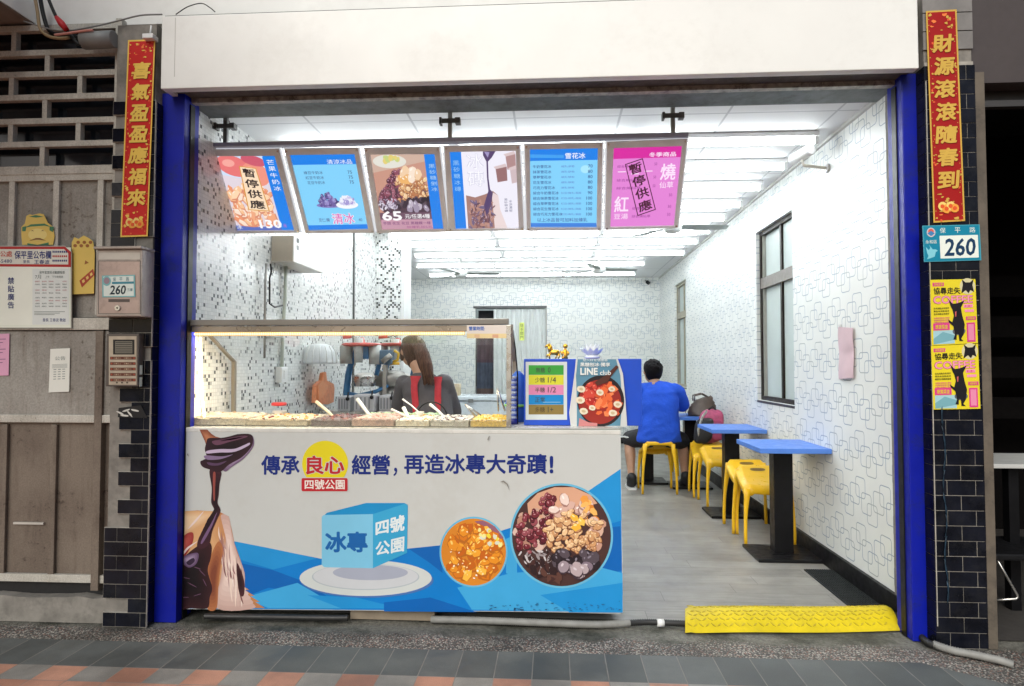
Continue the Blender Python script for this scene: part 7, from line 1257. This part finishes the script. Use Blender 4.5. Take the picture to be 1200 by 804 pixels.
# ------------------------------------------------------------------ floor: mat, ramp, conduits
b = MB(); mtm = mat('rubber_mat', (.016, .019, .019), .7, var=.25, vs=30, spec=.25); mx0, mx1, my0, my1 = 1.555, 1.725, 3.56, 4.24
b.box(mx0, mx1, my0, my1, .005, .012, mtm, .002)
for k in range(12): x = mx0 + .012 + k * .0135; b.box(x, x + .006, my0 + .01, my1 - .01, .0118, .016, mtm)
for k in range(24): y = my0 + .02 + k * .027; b.box(mx0 + .01, mx1 - .01, y, y + .006, .0119, .0155, mtm)
o = b.build('ribbed_mat', None, origin=(1.64, 3.9, .005)); tag(o, 'narrow dark ribbed rubber mat along the right wall baseboard', 'mat')
A0, A1, A2, A3 = pZ(803, 743, .002), pZ(1055, 740, .002), pZ(1040, 716, .002), pZ(803, 717, .004)
rm = thing('cable_ramp', 'yellow checkered cable ramp lying across the shop threshold', 'ramp', tuple((A0 + A1 + A2 + A3) / 4)); ym = mat('yellow_ramp', (0.64, 0.50, 0.010), .5, var=.1, vs=10, spec=.3, dirt=.5, dirtcol=(.34, .26, .03), ds=7)
prof = [(0, 0.0), (0.03, 0.012), (.18, .040), (.32, .056), (.5, .062), (.68, .056), (.82, .04), (.97, .012), (1, 0)]
def rpt(u, v):
    for (a, za), (c, zc_) in zip(prof, prof[1:]):
        if v <= c: t = (v - a) / (c - a); z = za + (zc_ - za) * t; break
    e = min(1, min(u, 1 - u) / .012); return A0.lerp(A1, u).lerp(A3.lerp(A2, u), v) + V3(0, 0, .002 + z * (.75 + .25 * e) + .006 * math.exp(-((u - .02) / .02) ** 2) + .003 * math.sin(u * 7))
b = MB(); b.grid(rpt, 40, 16, ym); n = 16
for u in (0, 1): b.poly([rpt(u, j / n) for j in range(n + 1)], ym)
b.build('ramp_body', rm); b = MB(); ud = (A1 - A0).normalized(); vd = (A3 - A0).normalized(); ym2 = mat('yellow_tread', (0.46, 0.35, 0.012), .5, var=.15, vs=10)
for j, v in enumerate((.10, .20, .30, .40, .60, .70, .80, .90)):
    for i in range(34):
        u = .02 + .96 * (i + .5 * (j % 2)) / 34.5; p = rpt(u, v); s_ = 1 if (i + j) % 2 else -1; t1 = (rpt(u + .008, v + .022 * s_) - rpt(u - .008, v - .022 * s_)).normalized(); nn = V3(0, -.35 if v < .45 else .35, 1).normalized(); n2 = nn.cross(t1).normalized(); L = .014; w_ = .0046
        b.prism([p + t1 * L, p + n2 * w_, p - t1 * L, p - n2 * w_], nn * .0025, ym2)
b.build('tread_pattern', rm)
def hose(name, label, pts, r, m, ribbed=True, pitch=.010):
    P = [Vector(p) for p in pts]; Q = []
    for i in range(len(P) - 1):
        p0, p1, p2, p3 = P[max(i - 1, 0)], P[i], P[i + 1], P[min(i + 2, len(P) - 1)]; nn = max(4, int((p2 - p1).length / (pitch / 2)))
        for k in range(nn): t = k / nn; Q.append(.5 * ((2 * p1) + (p2 - p0) * t + (2 * p0 - 5 * p1 + 4 * p2 - p3) * t * t + (3 * p1 - p0 - 3 * p2 + p3) * t ** 3))
    Q.append(P[-1]); b = MB(); b.tube(Q, [r * (1 if k % 2 else .84) if ribbed else r for k in range(len(Q))], m, 10); o = b.build(name, None, origin=tuple(Q[0])); return tag(o, label, 'conduit', 'flexible conduits on the pavement')
gz_ = lambda x, y, z: pZ(x, y, z)
cg = mat('grey_corrugated', (.25, .25, .235), .6, var=.15, vs=20); ck = mat('black_corrugated', (.02, .02, .02), .5)
hose('flexible_conduit', 'grey corrugated conduit along the foot of the counter', [gz_(505, 726, .02), gz_(560, 727, .02), gz_(640, 730, .02), gz_(700, 732, .02), gz_(738, 730, .02)], .019, cg)
hose('flexible_conduit', 'black conduit joining the yellow ramp to the grey conduit under the counter', [gz_(736, 730, .018), gz_(760, 729, .018), gz_(785, 730, .018), gz_(806, 731, .015)], .016, ck)
b = MB(); b.cyl(gz_(770, 730, .018), gz_(778, 730, .018), .0185, white_w, 12); o = b.build('tape_band', None, origin=tuple(gz_(774, 730, .018))); tag(o, 'white tape band round the black conduit left of the ramp', 'tape')
hose('flexible_conduit', 'black conduit curving from the ramp round the foot of the right blue post', [gz_(1048, 722, .03), gz_(1062, 722, .03), gz_(1072, 738, .02), gz_(1086, 752, .02), gz_(1098, 757, .018)], .016, ck)
hose('flexible_conduit', 'grey corrugated conduit running past the right pillar into the doorway', [gz_(1094, 755, .02), gz_(1115, 762, .02), gz_(1145, 768, .02), gz_(1172, 774, .02), gz_(1187, 779, .012)], .018, cg)
hose('flexible_conduit', 'thin black hose in the dark gap under the left half of the counter', [gz_(240, 722, .03), gz_(310, 723, .028), gz_(380, 724, .028), gz_(408, 724, .03)], .014, ck, False)
for i in range(0):
    pass
